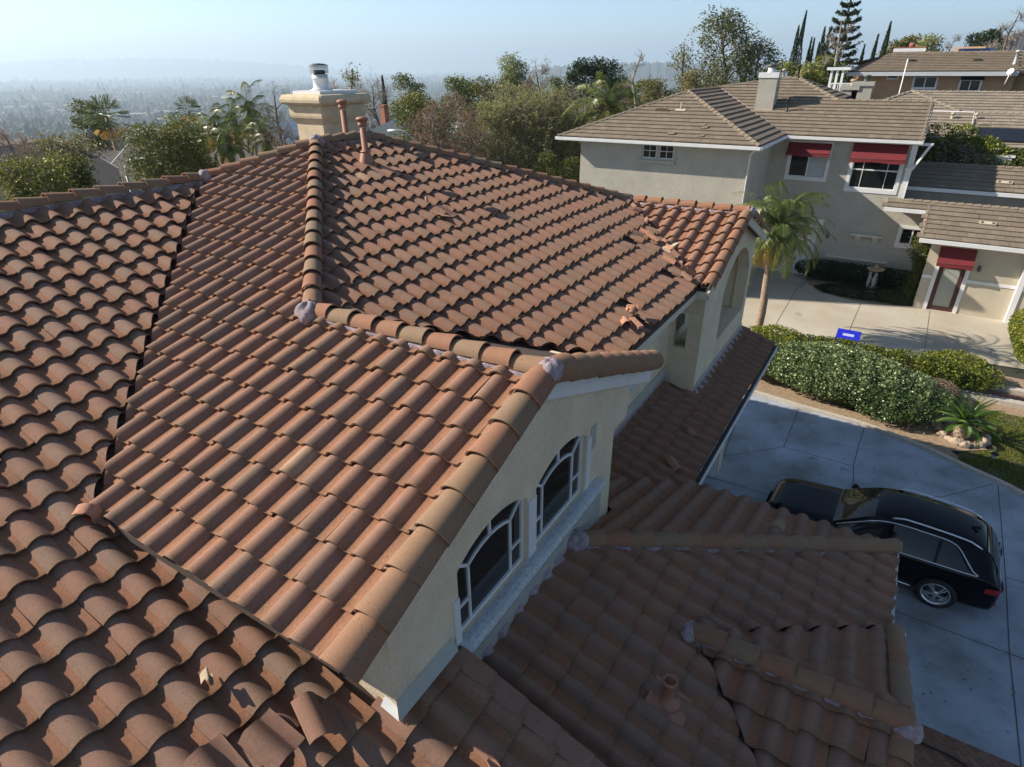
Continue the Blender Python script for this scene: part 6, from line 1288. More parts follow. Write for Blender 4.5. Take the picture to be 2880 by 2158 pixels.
def fan_palm(px, pytop, pybase, dist, label, group=None, seed=0, cr=1.3):
    t = at(px, pytop, dist); gz = ground_z(t[0], t[1]); rr = random.Random(seed); root = thing('fan_palm', label, 'palm tree', (t[0], t[1], gz), group); zc = t[2]-cr*.9
    mb = MB(); mb.tube([(t[0], t[1], gz), (t[0]+.2, t[1], (gz+zc)/2), (t[0], t[1], zc)], [.28, .2, .17], 8); mb.build('trunk', 'palm_trunk', root); quads = []; T = []
    for i in range(60):
        az = rr.uniform(0, 6.28); el = rr.uniform(-1.2, 1.4); d = np.array([math.cos(az)*math.cos(el), math.sin(az)*math.cos(el), math.sin(el)]); c = np.array([t[0], t[1], zc])+d*cr*.55; s = np.cross(d, (0, 0, 1)); s /= np.linalg.norm(s)
        for k in range(9):
            w = (k-4)*.28; v = d*math.cos(w)+s*math.sin(w)+np.array([0, 0, -.25]); v /= np.linalg.norm(v); x = np.cross(v, d+[.01, 0, .3]); x = x/(np.linalg.norm(x)+1e-6)*.035
            e = c+v*cr*.5; quads.append([c-x*.3, c+x*.3, e+x, e-x]); T.append(.1+.3*rr.random() if el > -.5 else .97)
    Q = np.array(quads); n = len(Q); np_obj('fronds', Q.reshape(-1, 3), np.arange(4*n).reshape(n, 4), 'leaf_palm', np.array(T), root); return root
def cypress(px, pytop, dist, wpx, label, group, seed=0, base_py=None):
    t = at(px, pytop, dist); gz = max(ground_z(t[0], t[1]), t[2]-16); root = thing('cypress_tree', label, 'tree', (t[0], t[1], gz), group); H = t[2]-gz; w = wpx/F_PX*dist/2/0.9; rr = np.random.default_rng(seed)
    mb = MB(); mb.tube([(t[0], t[1], gz), (t[0], t[1], t[2]-.3)], [.14, .02], 6); mb.build('trunk', 'bark', root); n = 4200
    f = rr.uniform(0, 1, n)**.8; rad = w*np.minimum(1, (1-f)*3.2)**.75*(0.85+.25*np.sin(f*23+seed)*np.sin(f*7)); a = rr.uniform(0, 6.28, n); q = rr.uniform(.55, 1.05, n)**.6
    bx = 0.25*w*np.sin(f*5+seed); C = np.c_[t[0]+bx+np.cos(a)*rad*q, t[1]+np.sin(a)*rad*q, gz+f*H]; s = cards(C, 0.26, rr.uniform(0, 1, n), -1.6, .3); np_obj('crown', *s[:2], 'leaf_dark', s[2], root); return root
def conifer(px, pytop, dist, wpx, label, seed=0, top_extra=0.0, name='norfolk_pine', leafm='leaf_conifer', layers=26, low=None):
    t = at(px, pytop, dist); t = t+[0, 0, top_extra]; gz = ground_z(t[0], t[1]); root = thing(name, label, 'tree', (t[0], t[1], gz)); H = t[2]-gz; w = wpx/F_PX*dist/2/0.9; rr = random.Random(seed)
    net = [([(t[0], t[1], gz), (t[0], t[1], t[2])], [.3, .03])]; Ls = []
    lo = gz+1.5 if low is None else low
    for k in range(layers):
        f = k/(layers-1); z = lo+(t[2]-lo)*f; L_ = w*(1-f)**.75*rr.uniform(.85, 1.1)+.12; nb_r = 6
        for b in range(nb_r):
            az = 2*PI*b/nb_r+k*.5+rr.uniform(-.2, .2); p = np.array([t[0], t[1], z]); pts = [p+np.array([math.cos(az)*L_*j/5, math.sin(az)*L_*j/5, -.10*L_*math.sin(PI*j/5*.8)+.28*L_*(j/5)**2]) for j in range(6)]
            net.append((pts, [.05*(1-f)+.012]*5+[.006])); m = int(26+150*L_/w)
            u = rng.uniform(.15, 1, m); i = np.minimum((u*5).astype(int), 4); P = np.array(pts); c = P[i]+(P[i+1]-P[i])*(u*5-i)[:, None]+rng.normal(0, .05+.02*L_, (m, 3))-np.array([0, 0, .05]); Ls.append(cards(c, 0.38, rng.uniform(0, 1, m), .1, .28))
    wood(net, 'trunk', 'bark', root, 5); V, Fq, T = merge(Ls); np_obj('crown', V, Fq, leafm, T, root); return root
def shrub(poly_c, r, n, leafm, label, name='shrub', cat='shrub', group=None, lsize=0.07, tint=(0, 1), blobs=None, stems=True, seed=0, kind=None):
    rr = np.random.default_rng(seed); root = thing(name, label, cat, (poly_c[0], poly_c[1], 0), group); c = np.array([poly_c[0], poly_c[1], poly_c[2]]); Ls = []; bl = blobs or [(0, 0, 0, 1)]
    tot = sum(b[3]**2 for b in bl)
    for bx_, by_, bz_, s in bl:
        k = int(n*s*s/tot); C = shell(c+np.array([bx_, by_, bz_])*np.array(r), np.array(r)*s, k, .75); C = C+0.05*np.sin(C*7.3)*np.array(r)[None, :]*.6; C = C[C[:, 2] > 0.02]
        Ls.append(cards(C, lsize, np.clip(rr.uniform(*tint, len(C)), 0, 1), 0, .62, .5))
    V, Fq, T = merge(Ls); np_obj('foliage', V, Fq, leafm, T, root)
    mb = MB(); rs = random.Random(seed)
    for i in range(14):
        a = rs.uniform(0, 6.28); q = rs.uniform(.2, .75); mb.tube([(c[0]+.15*math.cos(a)*r[0], c[1]+.15*math.sin(a)*r[1], 0), (c[0]+q*math.cos(a)*r[0], c[1]+q*math.sin(a)*r[1], c[2]+.4*r[2])], [.03, .01], 5)
    mb.build('stems', 'bark', root); return root
def core(c, r):   # dark twiggy inside of a dense hedge: leaves packed deeper
    return None

# --- between the two houses
tb = at(2126, 940, 25.6); pb = (tb[0], tb[1], 0); pt = on_y(2184, 668, tb[1]+0.2)
queen_palm(pb, (pt[0], tb[1]+.2, pt[2]), 2.6, 54, 'young queen palm with a ringed trunk and arching fronds between the two houses', r=0.15, dead=9, nl=50, lw=0.46, seed=3, tw=0.026, dr=(1.0, 2.5))
hedge_b = [(0, 0, 0, 1), (-.55, .1, -.05, .75), (.55, -.1, -.08, .75), (-.1, .35, .05, .7), (.2, -.3, 0, .7), (-.9, -.1, -.15, .5)]
shrub((-0.4, 21.6, 0.72), (2.5, 1.55, 0.78), 42000, 'leaf_hedge', 'large glossy grey green hedge mound beside the shaded drive', name='hedge', lsize=0.085, blobs=hedge_b, seed=1)
shrub((1.15, 21.0, 0.5), (1.25, 1.35, 0.62), 15000, 'leaf_hedge', 'lower grey green shrub between the hedge mound and the sago palm', lsize=0.08, blobs=hedge_b, tint=(0, .6), seed=2)
shrub((-2.7, 22.9, 0.65), (1.2, 1.5, 0.65), 14000, 'leaf_lime', 'bright yellow green shrub at the foot of the queen palm', lsize=0.08, blobs=hedge_b, seed=3)
shrub((0.6, 23.6, 0.6), (2.9, 0.75, 0.78), 22000, 'leaf_lime', 'long mid green hedge strip along the far side of the grey green mound', name='hedge', lsize=0.08, blobs=[(-.7, 0, 0, .6), (-.35, 0, .1, .6), (0, 0, 0, .6), (.35, 0, .1, .6), (.7, 0, 0, .6)], tint=(0, .7), seed=4)
shrub((3.15, 24.8, 0.45), (1.0, 0.9, 0.55), 9000, 'leaf_lime', 'round yellow green bush beyond the sago palm at the end of the hedge', lsize=0.08, blobs=hedge_b, tint=(.2, .9), seed=5)
shrub((2.4, 22.6, 0.3), (0.9, 0.8, 0.42), 6000, 'leaf_brown', 'scraggly half bare brown bush behind the sago palm', lsize=0.06, seed=6)
shrub((5.35, 28.6, 0.75), (0.6, 1.9, 0.85), 14000, 'leaf_lime', 'clipped yellow green hedge block at the right edge by the neighbouring drive', name='hedge', lsize=0.08, blobs=[(0, -.6, 0, .7), (0, -.2, 0, .7), (0, .2, 0, .7), (0, .6, 0, .7)], seed=7)
shrub((-0.9, 34.55, 0.6), (2.3, 0.5, 0.85), 20000, 'leaf_dark', 'low dark shrub mass against the taupe wall behind the fountain', lsize=0.08, blobs=[(-.7, 0, 0, .6), (-.35, 0, 0, .6), (0, 0, 0, .6), (.35, 0, 0, .6), (.7, 0, 0, .6)], seed=8)
shrub((0.9, 32.9, 0.22), (0.8, 0.6, 0.3), 6000, 'leaf_green', 'low dark ground shrub at the front of the curved bed by the porch', lsize=0.07, tint=(0, .3), seed=9)
shrub((-0.7, 33.15, 0.10), (1.9, 0.85, 0.20), 14000, 'leaf_dark', 'trailing ground plants along the curved front of the fountain bed', lsize=0.06, tint=(0, .3), seed=19)
def ivy():
    root = thing('climbing_ivy', 'tall dark green ivy climbing the porch corner beside the front door', 'climber', (1.5, 32.8, 0)); n = 15000
    z = rng.uniform(0, 3.1, n); w = 0.30+0.12*np.sin(z*3)+.1*(z > 2.2); C = np.c_[1.45+rng.normal(0, .5, n)*w, 32.9+rng.uniform(-.5, .9, n)*.8, z]; v, f, t = cards(C, .08, np.clip(.1+.25*z/3+rng.normal(0, .15, n), 0, 1), .3); np_obj('foliage', v, f, 'leaf_green', t, root)
    mb = MB(); mb.tube([(1.5, 32.9, 0), (1.45, 33, 1.5), (1.5, 33, 3)], [.04, .03, .01], 6); mb.build('stems', 'bark', root)
ivy()
def cycad(x, y):
    root = thing('sago_palm', 'sago palm with a stiff green frond rosette on a short shaggy trunk ringed by stones', 'palm', (x, y, 0)); mb = MB(); mb.lathe((x, y, 0), [(.20, 0), (.22, .1), (.21, .35), (.17, .5), (.08, .56)], 14); 
    for i in range(60):
        a = i*2.4; z = .03+.5*i/60; mb.obox((x+.21*math.cos(a), y+.21*math.sin(a), z), (.03*math.cos(a), .03*math.sin(a), .02), (-.03*math.sin(a), .03*math.cos(a), 0), (0, 0, .02))
    mb.build('trunk', 'palm_trunk', root); Ls = []
    for i in range(46):
        el = 1.35-1.25*(i/46)+random.uniform(-.1, .1); Ls.append(frond((x, y, .5), i*2.4, el, random.uniform(.85, 1.1), random.uniform(.35, .8), 34, .15, .013, .05, random.uniform(0, 1)))
    V, Fq, T = merge(Ls); np_obj('fronds', V, Fq, 'leaf_cycad', T, root)
cycad(3.25, 20.37)
# shrubs behind the taupe house
for i, (px, py, d, w_, h_, lf, lb) in enumerate([(2655, 345, 39.8, 1.5, 1.9, 'leaf_lime', 'tall yellow green shrub left of the black solar heater'), (2722, 348, 39.6, .9, 1.6, 'leaf_lime', 'yellow green shrub in front of the black solar heater'), (2690, 385, 39.3, 1.6, 1.2, 'leaf_brown', 'brownish dry shrub behind the shaded low roof'),
        (2775, 380, 39.5, 1.0, 1.0, 'leaf_lime', 'lime shrub just left of the white box chimney'), (2865, 418, 39.6, 1.1, 1.0, 'leaf_green', 'green bush at the right edge beside the white box chimney')]):
    t = at(px, py, d); root = shrub((t[0], t[1], max(t[2]-h_, 1)), (w_, w_*.8, h_), 7000, lf, lb, lsize=.13, seed=40+i, blobs=hedge_b)
# --- trees, from left to right
G1 = 'leafy trees below the left ridge'
tree(70, 440, 34, 270, 0, 'dense olive green tree filling the lower left corner of the view beyond the ridge', G1, leafn=16000, lsize=.13, seed=11, wid=2.5, start=.15, limbs=26, leaf='leaf_green')
tree(165, 428, 36, 240, 0, 'dense olive green tree just left of the long white barge board', G1, leafn=15000, lsize=.13, seed=12, wid=1.7, start=.15, limbs=26)
tree(452, 338, 41, 250, 0, 'big rounded olive green tree behind the curved street lamp', G1, leafn=30000, lsize=.14, seed=13, wid=3.2, start=.12, limbs=38)
tree(545, 400, 43, 150, 0, 'lower right neighbour of the big rounded tree beside the palms', G1, leafn=9000, lsize=.14, seed=14, wid=1.8, start=.15)
tree(190, 375, 66, 180, 0, 'greyish green spreading tree behind the dark gabled roof on the left', None, leafn=8000, leaf='leaf_olive', lsize=.22, seed=16, wid=4.0, start=.2)
bare_tree(15, 352, 62, 110, 'reddish brown bare tree at the left edge', seed=17, mat='leaf_brown')
bare_tree(62, 370, 66, 80, 'second reddish bare tree close to the left edge', seed=18, mat='leaf_brown')
tree(232, 280, 74, 95, 0, 'tall dark eucalyptus leaning beside the shaggy fan palm', None, name='eucalyptus_tree', leafn=6000, leaf='leaf_olive', lsize=.25, seed=19, start=.35, blob=1.2, tintr=(0, .5))
fan_palm(283, 272, 425, 66, 'tall shaggy fan palm with a curved dark trunk left of the big rounded tree', seed=1, cr=1.8)
fan_palm(520, 274, 350, 110, 'small distant fan palm on a thin straight trunk', seed=2, cr=2.0)
for i, (px, py, d, L_, lb) in enumerate([(688, 262, 46, 2.6, 'tallest queen palm of the cluster left of the chimney'), (650, 300, 44, 2.5, 'queen palm with drooping fronds in the middle of the palm cluster'), (592, 315, 45, 2.3, 'queen palm at the left side of the palm cluster'), (735, 330, 42, 2.0, 'low queen palm at the right side of the palm cluster'), (628, 352, 41, 1.9, 'short palm at the foot of the palm cluster'), (562, 345, 52, 1.8, 'smaller palm left behind the palm cluster'), (480, 322, 75, 2.0, 'farther palm showing above the big rounded tree')]):
    t = at(px, py, d); gz = ground_z(t[0], t[1]); queen_palm((t[0], t[1], gz), (t[0]+.1, t[1], t[2]-1.3), L_*.88, 19, lb, 'queen palms left of the chimney', nl=26, lw=.42, seed=20+i, r=.14, dead=5, tw=.05)
bare_tree(770, 240, 40, 130, 'leafless twiggy tree rising between the palms and the chimney', seed=31, leaves=60, tw=4, limbs=12, upb=1.0, mat='twig_pale')
bare_tree(795, 345, 38, 120, 'tangle of brown bare vines beside the stucco chimney', seed=32, leaves=300, leafm='leaf_brown', tw=7, limbs=18, start=.1)
tree(985, 172, 58, 95, 0, 'tall wispy grey green tree right behind the chimney cowl', None, leafn=3500, leaf='leaf_olive', lsize=.16, seed=33, start=.35, blob=.9, name='eucalyptus_tree')
bare_tree(925, 230, 60, 120, 'brown bare tree partly hidden behind the chimney', seed=34, mat='leaf_brown', leaves=800, leafm='leaf_brown')
bare_tree(1050, 212, 56, 140, 'pale brown bare tree right of the clay vent pipes', seed=35, leaves=1500, leafm='leaf_brown')
cypress(1075, 215, 60, 14, 'single thin dark cypress behind the clay vent pipes', None, 36)
tree(1150, 200, 70, 150, 0, 'wide branching eucalyptus with flat leaf clumps on the centre skyline', None, name='eucalyptus_tree', leafn=5000, leaf='leaf_olive', lsize=.2, seed=37, start=.5, blob=1.0, tintr=(0, .6), flat=.45)
tree(1180, 255, 42, 190, 0, 'dense mid green tree right of the far brick chimney', 'green trees in the centre', leafn=14000, lsize=.14, seed=38, wid=2.6, start=.15, limbs=24)
tree(1290, 212, 60, 200, 0, 'yellow green tree line clump right of the flat topped eucalyptus', 'green trees in the centre', leafn=12000, leaf='leaf_lime', lsize=.18, seed=39, wid=3.6, tintr=(0, .35), start=.2)
tree(1385, 218, 58, 180, 0, 'olive green clump left of the pale pine', 'green trees in the centre', leafn=11000, leaf='leaf_olive', lsize=.18, seed=40, wid=3.4, start=.2)
for i, (px, py, d, w_, lf, lb) in enumerate([(1345, 235, 62, 2.4, 'leaf_olive', 'olive tree peeping up left of the pale pine foot'), (1490, 225, 60, 2.2, 'leaf_brown', 'brown leaved tree at the right foot of the pale pine'), (1570, 215, 66, 2.4, 'leaf_olive', 'dull green tree between the pale pine and the dark dense trees'), (1770, 235, 60, 2.0, 'leaf_brown', 'brown tree right of the dark dense trees'), (1820, 225, 58, 2.0, 'leaf_green', 'fresh green tree beside the tall thin leafless tree')]):
    tree(px, py, d, 100, 0, lb, None, name='bushy_tree', leafn=8000, leaf=lf, lsize=.17, seed=130+i, wid=w_, start=.2)
GR = 'bare trees with rusty leaves in the centre'
for i, (px, py, d, w_, lb) in enumerate([(1185, 300, 39, 150, 'thinly leaved rusty tree nearest the clay vent pipes'), (1250, 262, 41, 170, 'tallest rusty leaved bare tree of the middle group'), (1320, 315, 39, 170, 'low rusty leaved bare tree above the long right hip')]):
    bare_tree(px, py, d, w_, lb, GR, seed=50+i, leaves=2600, leafm='leaf_rust', tw=7, limbs=20, start=.1, mat='twig', gen=3, lsize=.09)
for i, (px, py, d, w_, lb) in enumerate([(1400, 298, 43, 215, 'pale green feathery tree right of the rusty leaved trees'), (1480, 262, 44, 235, 'tallest pale green feathery tree in the middle'), (1555, 285, 45, 205, 'pale green feathery tree close to the taupe wing roof corner'), (1600, 325, 46, 160, 'dull green feathery tree beside the taupe wing wall')]):
    r_ = bare_tree(px, py, d, w_, lb, 'feathery pale green trees', seed=60+i, leaves=30000, leafm='leaf_pale', tw=8, limbs=26, start=.08, mat='twig', gen=3, lsize=.10, name='feathery_tree')
tree(1540, 420, 38, 140, 0, 'dark green bushy tree low against the taupe wing wall', None, leafn=8000, leaf='leaf_green', lsize=.11, seed=66, wid=1.5, start=.1, tintr=(0, .4))
tree(1612, 440, 39, 110, 0, 'dark shrubby tree at the foot of the taupe wing corner', None, leafn=7000, leaf='leaf_green', lsize=.11, seed=67, wid=1.3, start=.05, tintr=(0, .4))
tree(1446, 152, 62, 110, 0, 'pale green pine standing above the centre tree line', None, name='pine_tree', leafn=15000, leaf='leaf_pale', lsize=.18, seed=41, start=.2, limbs=26, blob=1.0, tintr=(0, .5))
bare_tree(1515, 178, 60, 110, 'purplish brown tree right of the pale green pine', seed=42, leaves=3500, leafm='leaf_brown', mat='leaf_brown')
tree(1640, 165, 72, 100, 0, 'very dark dense tree left of the tall thin bare tree', 'dark dense trees on the skyline', leafn=11000, leaf='leaf_dark', lsize=.24, seed=43, wid=2.8, start=.2, limbs=24)
tree(1708, 163, 72, 110, 0, 'larger very dark dense tree behind the big palm', 'dark dense trees on the skyline', leafn=13000, leaf='leaf_dark', lsize=.24, seed=44, wid=3.2, start=.2, limbs=26)
bare_tree(1640, 225, 50, 130, 'pale bare trunks standing in front of the dark dense trees', seed=45, mat='twig_pale', barkm='bark_pale')
t = at(1712, 205, 42); gz = ground_z(t[0], t[1]); queen_palm((t[0], t[1], gz), (t[0], t[1], t[2]-2.2), 3.4, 30, 'large queen palm with yellow green upright fronds behind the taupe wing', nl=34, lw=.6, seed=46, r=.2, dead=6, tw=.05)
bare_tree(1795, 133, 46, 75, 'tall thin leafless tree with a pale trunk right of the big palm', seed=47, mat='twig_pale', barkm='bark_pale', limbs=12, tw=3, upb=.9)
tree(1925, 110, 52, 80, 0, 'slender airy tree top left of the tall sparse tree', 'sparse olive trees behind the taupe wing', leafn=2200, leaf='leaf_olive', lsize=.16, seed=48, start=.45, blob=.8)
tree(1860, 215, 50, 160, 0, 'bushy olive and brown tree behind the taupe wing hip', 'sparse olive trees behind the taupe wing', leafn=9000, leaf='leaf_olive', lsize=.16, seed=49, wid=2.7, start=.2)
tree(1960, 195, 50, 150, 0, 'bushy tree with reddish leaves left of the grey chimney', 'sparse olive trees behind the taupe wing', leafn=8000, leaf='leaf_olive', lsize=.16, seed=70, wid=2.4, start=.2, tintr=(.3, 1))
tree(2055, 20, 54, 170, 0, 'tallest sparse leafy tree on the skyline left of the grey chimney', 'sparse olive trees behind the taupe wing', leafn=15000, leaf='leaf_olive', lsize=.18, seed=71, wid=3.5, start=.15, limbs=34, blob=1.1, tintr=(0, .6))
tree(2150, 95, 54, 150, 0, 'sparse leafy tree top right of the tallest one', 'sparse olive trees behind the taupe wing', leafn=9000, leaf='leaf_olive', lsize=.18, seed=72, wid=2.9, start=.2, limbs=26, blob=1.0, tintr=(.1, .8))
GC = 'thin dark cypresses on the right skyline'
for i, (x, y, w_, lb) in enumerate([(820, 160, 40, 'cypress at the left end of the cypress row'), (862, 70, 36, 'tallest cypress left of the drooping pine'), (890, 235, 22, 'short cypress right after the tallest one'), (905, 240, 22, 'short cypress third in the row'), (938, 265, 24, 'lowest cypress of the row'), (978, 170, 36, 'thick cypress two places left of the drooping pine'), (1015, 172, 34, 'cypress directly left of the drooping pine'), (1225, 280, 26, 'small cypress directly right of the drooping pine'), (1305, 215, 30, 'leaning cypress above the batten house roof end'), (1378, 135, 38, 'tall cypress above the left end of the batten house ridge')]):
    px, py = C3(x, y); cypress(px, py, 88, w_/2.212*1.05, lb, GC, i)
px, py = C3(1135, 0); conifer(px, 0, 72, 118, 'tall drooping layered pine cut by the top edge of the photo', 5, 3.0)
px, py = C3(1110, 60); bare_tree(px, py+12, 60, 90, 'leafless whitish tree in front of the layered pine', seed=73, mat='twig_pale', barkm='bark_pale', tw=4)
for i, (x, y, d, w_, lf, lb) in enumerate([(905, 375, 60, 2.6, 'leaf_pale', 'straw coloured bush right of the dark vent pipe'), (990, 335, 66, 2.2, 'leaf_lime', 'lime green bush at the foot of the cypresses'), (770, 385, 64, 2.0, 'leaf_lime', 'green bush between chimney and cypresses'), (960, 440, 55, 1.8, 'leaf_lime', 'low yellow green bush left of the white pergola'), (1080, 400, 60, 2.4, 'leaf_dark', 'dark shrub mass beneath the layered pine')]):
    px, py = C3(x, y); tree(px, py, d, 100, 0, lb, None, name='bushy_tree', leafn=7000, leaf=lf, lsize=.2, seed=80+i, wid=w_, start=.1, limbs=18)
for i, (x, y, d, w_, lf, kind, lb) in enumerate([(1430, 245, 95, 60, 'leaf_olive', 'a', 'feathery grey green tree above the batten house brick chimney'), (1545, 210, 95, 60, 'leaf_olive', 'a', 'taller feathery tree right of the batten house brick chimney'), (1645, 215, 90, 60, 'leaf_pale', 'a', 'pale green tree left of the distant mountain foot'), (1990, 190, 110, 60, 'leaf_dark', 'b', 'round dark tree beside the solar panel house'), (1585, 300, 88, 70, 'leaf_lime', 'b', 'yellow green bush peeking over the batten house roof')]):
    px, py = C3(x, y); tree(px, py, d, w_, 0, lb, None, leafn=6000 if kind == 'a' else 11000, leaf=lf, lsize=.3, seed=90+i, wid=2.6 if kind == 'a' else 3.4, start=.3, blob=1.1)
px, py = C3(2072, 172); cypress(px, py, 105, 16, 'lone cypress right of the round dark tree', None, 99)
px, py = C3(1785, 215); bare_tree(px, py, 120, 50, 'faint bare tree against the distant mountain', seed=95, mat='twig_pale')
px, py = C3(2175, 38); bare_tree(px, py, 100, 75, 'tall pinkish bare tree at the top right corner', seed=96, mat='twig_pale', tw=7)
px, py = C3(2110, 205); bare_tree(px, py, 104, 60, 'brownish bare tree below the tall pinkish one at the right edge', seed=97, mat='leaf_brown', leaves=1500, leafm='leaf_brown')

# ------------------------------------------------------------------ houses down the slope on the left, street lamps
def gable_house(p, yaw, L_, Wd, wall_h, pitch, label, group, windows=True, roofm='roof_far'):
    """p: ground point; ridge along local x"""
    root = thing('gabled_house', label, 'house', tuple(p), group); c, s = math.cos(yaw), math.sin(yaw)
    g = lambda x, y, z: (p[0]+x*c-y*s, p[1]+x*s+y*c, p[2]+z); h, w, rr_ = L_/2, Wd/2, Wd/2*pitch; o = .45
    m_ = MB(); m_.add([g(-h, -w, -3), g(h, -w, -3), g(h, w, -3), g(-h, w, -3), g(-h, -w, wall_h), g(h, -w, wall_h), g(h, w, wall_h), g(-h, w, wall_h), g(-h, 0, wall_h+rr_), g(h, 0, wall_h+rr_)], [(0, 1, 5, 4), (2, 3, 7, 6), (1, 2, 6, 9, 5), (3, 0, 4, 8, 7)]); m_.build('wall', 'wall_far', root)
    r_ = MB(); zz = wall_h-o*pitch
    for sg in (-1, 1):
        a = [g(-h-o, sg*(w+o), zz), g(h+o, sg*(w+o), zz), g(h+o, 0, wall_h+rr_+.05), g(-h-o, 0, wall_h+rr_+.05)]; b = [(x, y, z+.14) for x, y, z in a]
        r_.add(a+b, [(0, 1, 2, 3), (4, 7, 6, 5), (0, 4, 5, 1), (1, 5, 6, 2), (3, 2, 6, 7), (0, 3, 7, 4)])
    r_.build('roof', roofm, root); b_ = MB()
    for e in (-1, 1):
        for sg in (-1, 1): b_.beam(g(e*(h+o+.03), sg*(w+o), zz+.02), g(e*(h+o+.03), 0, wall_h+rr_+.07), .06, .26)
    b_.build('barge_board', 'trim_white', root)
    if windows:
        for sg in (-1, 1):
            for k in (-.25, .25):
                q = MB(); a, b2 = g(k*L_-.6, sg*(w+.01), wall_h-1.6), g(k*L_+.6, sg*(w+.05), wall_h-.5); q.add([g(k*L_-.6, sg*(w+.02), wall_h-1.7), g(k*L_+.6, sg*(w+.02), wall_h-1.7), g(k*L_+.6, sg*(w+.02), wall_h-.6), g(k*L_-.6, sg*(w+.02), wall_h-.6)], [(0, 1, 2, 3)]); q.build('window', 'glass', root)
    return root
def hp(px, py, d, up_): q = at(px, py, d); return (q[0], q[1], q[2]-up_)
q = hp(267, 449, 58, 4.7); gable_house((q[0]-7.5*math.cos(R(100)), q[1]-7.5*math.sin(R(100)), q[2]), R(100), 15, 9.5, 2.6, .42, 'near dark roofed house whose long white barge board slopes behind the street lamp', None)
gable_house(hp(105, 400, 84, 4.9), R(12), 13, 8, 3.0, .5, 'dark roofed gabled house at the far left between the trees', None)
gable_house(hp(62, 420, 80, 4.2), R(100), 7, 6, 3.0, .5, 'small pale gabled house end beside the dark roofed one at the far left', None)
gable_house(hp(312, 402, 92, 4.0), R(130), 8, 6, 2.8, .5, 'white gabled house front behind the shaggy fan palm trunk', None)
gable_house(hp(345, 405, 102, 4.0), R(35), 18, 8, 2.8, .45, 'wide dark roofed house behind the white gabled front', None)
gable_house(hp(500, 440, 62, 4.2), R(30), 18, 9, 2.6, .42, 'broad dark roof partly hidden by the big rounded tree', None)
gable_house(hp(640, 430, 56, 4.0), R(28), 15, 9, 2.6, .42, 'dark roof with a pale pink gable end just behind the main left ridge', None)
gable_house(hp(820, 380, 62, 3.2), R(110), 7, 5, 2.6, .6, 'white outbuilding with a steep pale roof left of the stucco chimney', None, roofm='white_paint')
gable_house(hp(760, 395, 74, 3.4), R(20), 16, 8, 2.6, .4, 'low brown roof between the palms and the white outbuilding', None, roofm='siding')
gable_house(hp(1085, 392, 46, 4.6), R(-58), 9, 8, 3.2, .55, 'green grey roofed house descending right of the clay vent pipes', None, roofm='flash_grey')
q = at(1079, 300, 50); mb = MB(); mb.box((q[0]-.22, q[1]-.22, q[2]-8), (q[0]+.22, q[1]+.22, q[2])); mb.box((q[0]-.26, q[1]-.26, q[2]-.001), (q[0]+.26, q[1]+.26, q[2]+.12)); tag(mb.build('brick_chimney', 'brick_red'), 'tall square red brick chimney right of the clay vent pipes', 'chimney')
def street_lamp(px, py, d, label, yaw, H=8.5):
    q = at(px, py, d); x, y, z = q; gz = z-H; root = thing('street_lamp', label, 'street lamp', (x, y, gz), 'street lamps down the slope'); c, s = math.cos(yaw), math.sin(yaw)
    m_ = MB(); m_.tube([(x, y, gz), (x, y, z-1.0)], [.11, .07], 8); m_.build('pole', 'blinds', root)
    m_ = MB(); m_.tube(smooth_path([(x, y, z-1.0), (x+.05*c, y+.05*s, z-.55), (x+.5*c, y+.5*s, z-.12), (x+1.1*c, y+1.1*s, z-.02)]), .045, 6); ar = m_.build('arm', 'blinds', root)
    m_ = MB(); m_.blob((x+1.35*c, y+1.35*s, z-.06), (.38, .2, .1), 0, .5, .05, 1, 7); m_.build('lamp_head', 'metal_white', ar)
street_lamp(342, 443, 42, 'curved grey street lamp in front of the big rounded tree on the left', R(25))
street_lamp(347, 385, 88, 'distant curved street lamp above the near one on the left', R(25), 7)
street_lamp(1162, 366, 40, 'grey street lamp head just above the long right hip among the rusty trees', R(200), 7)

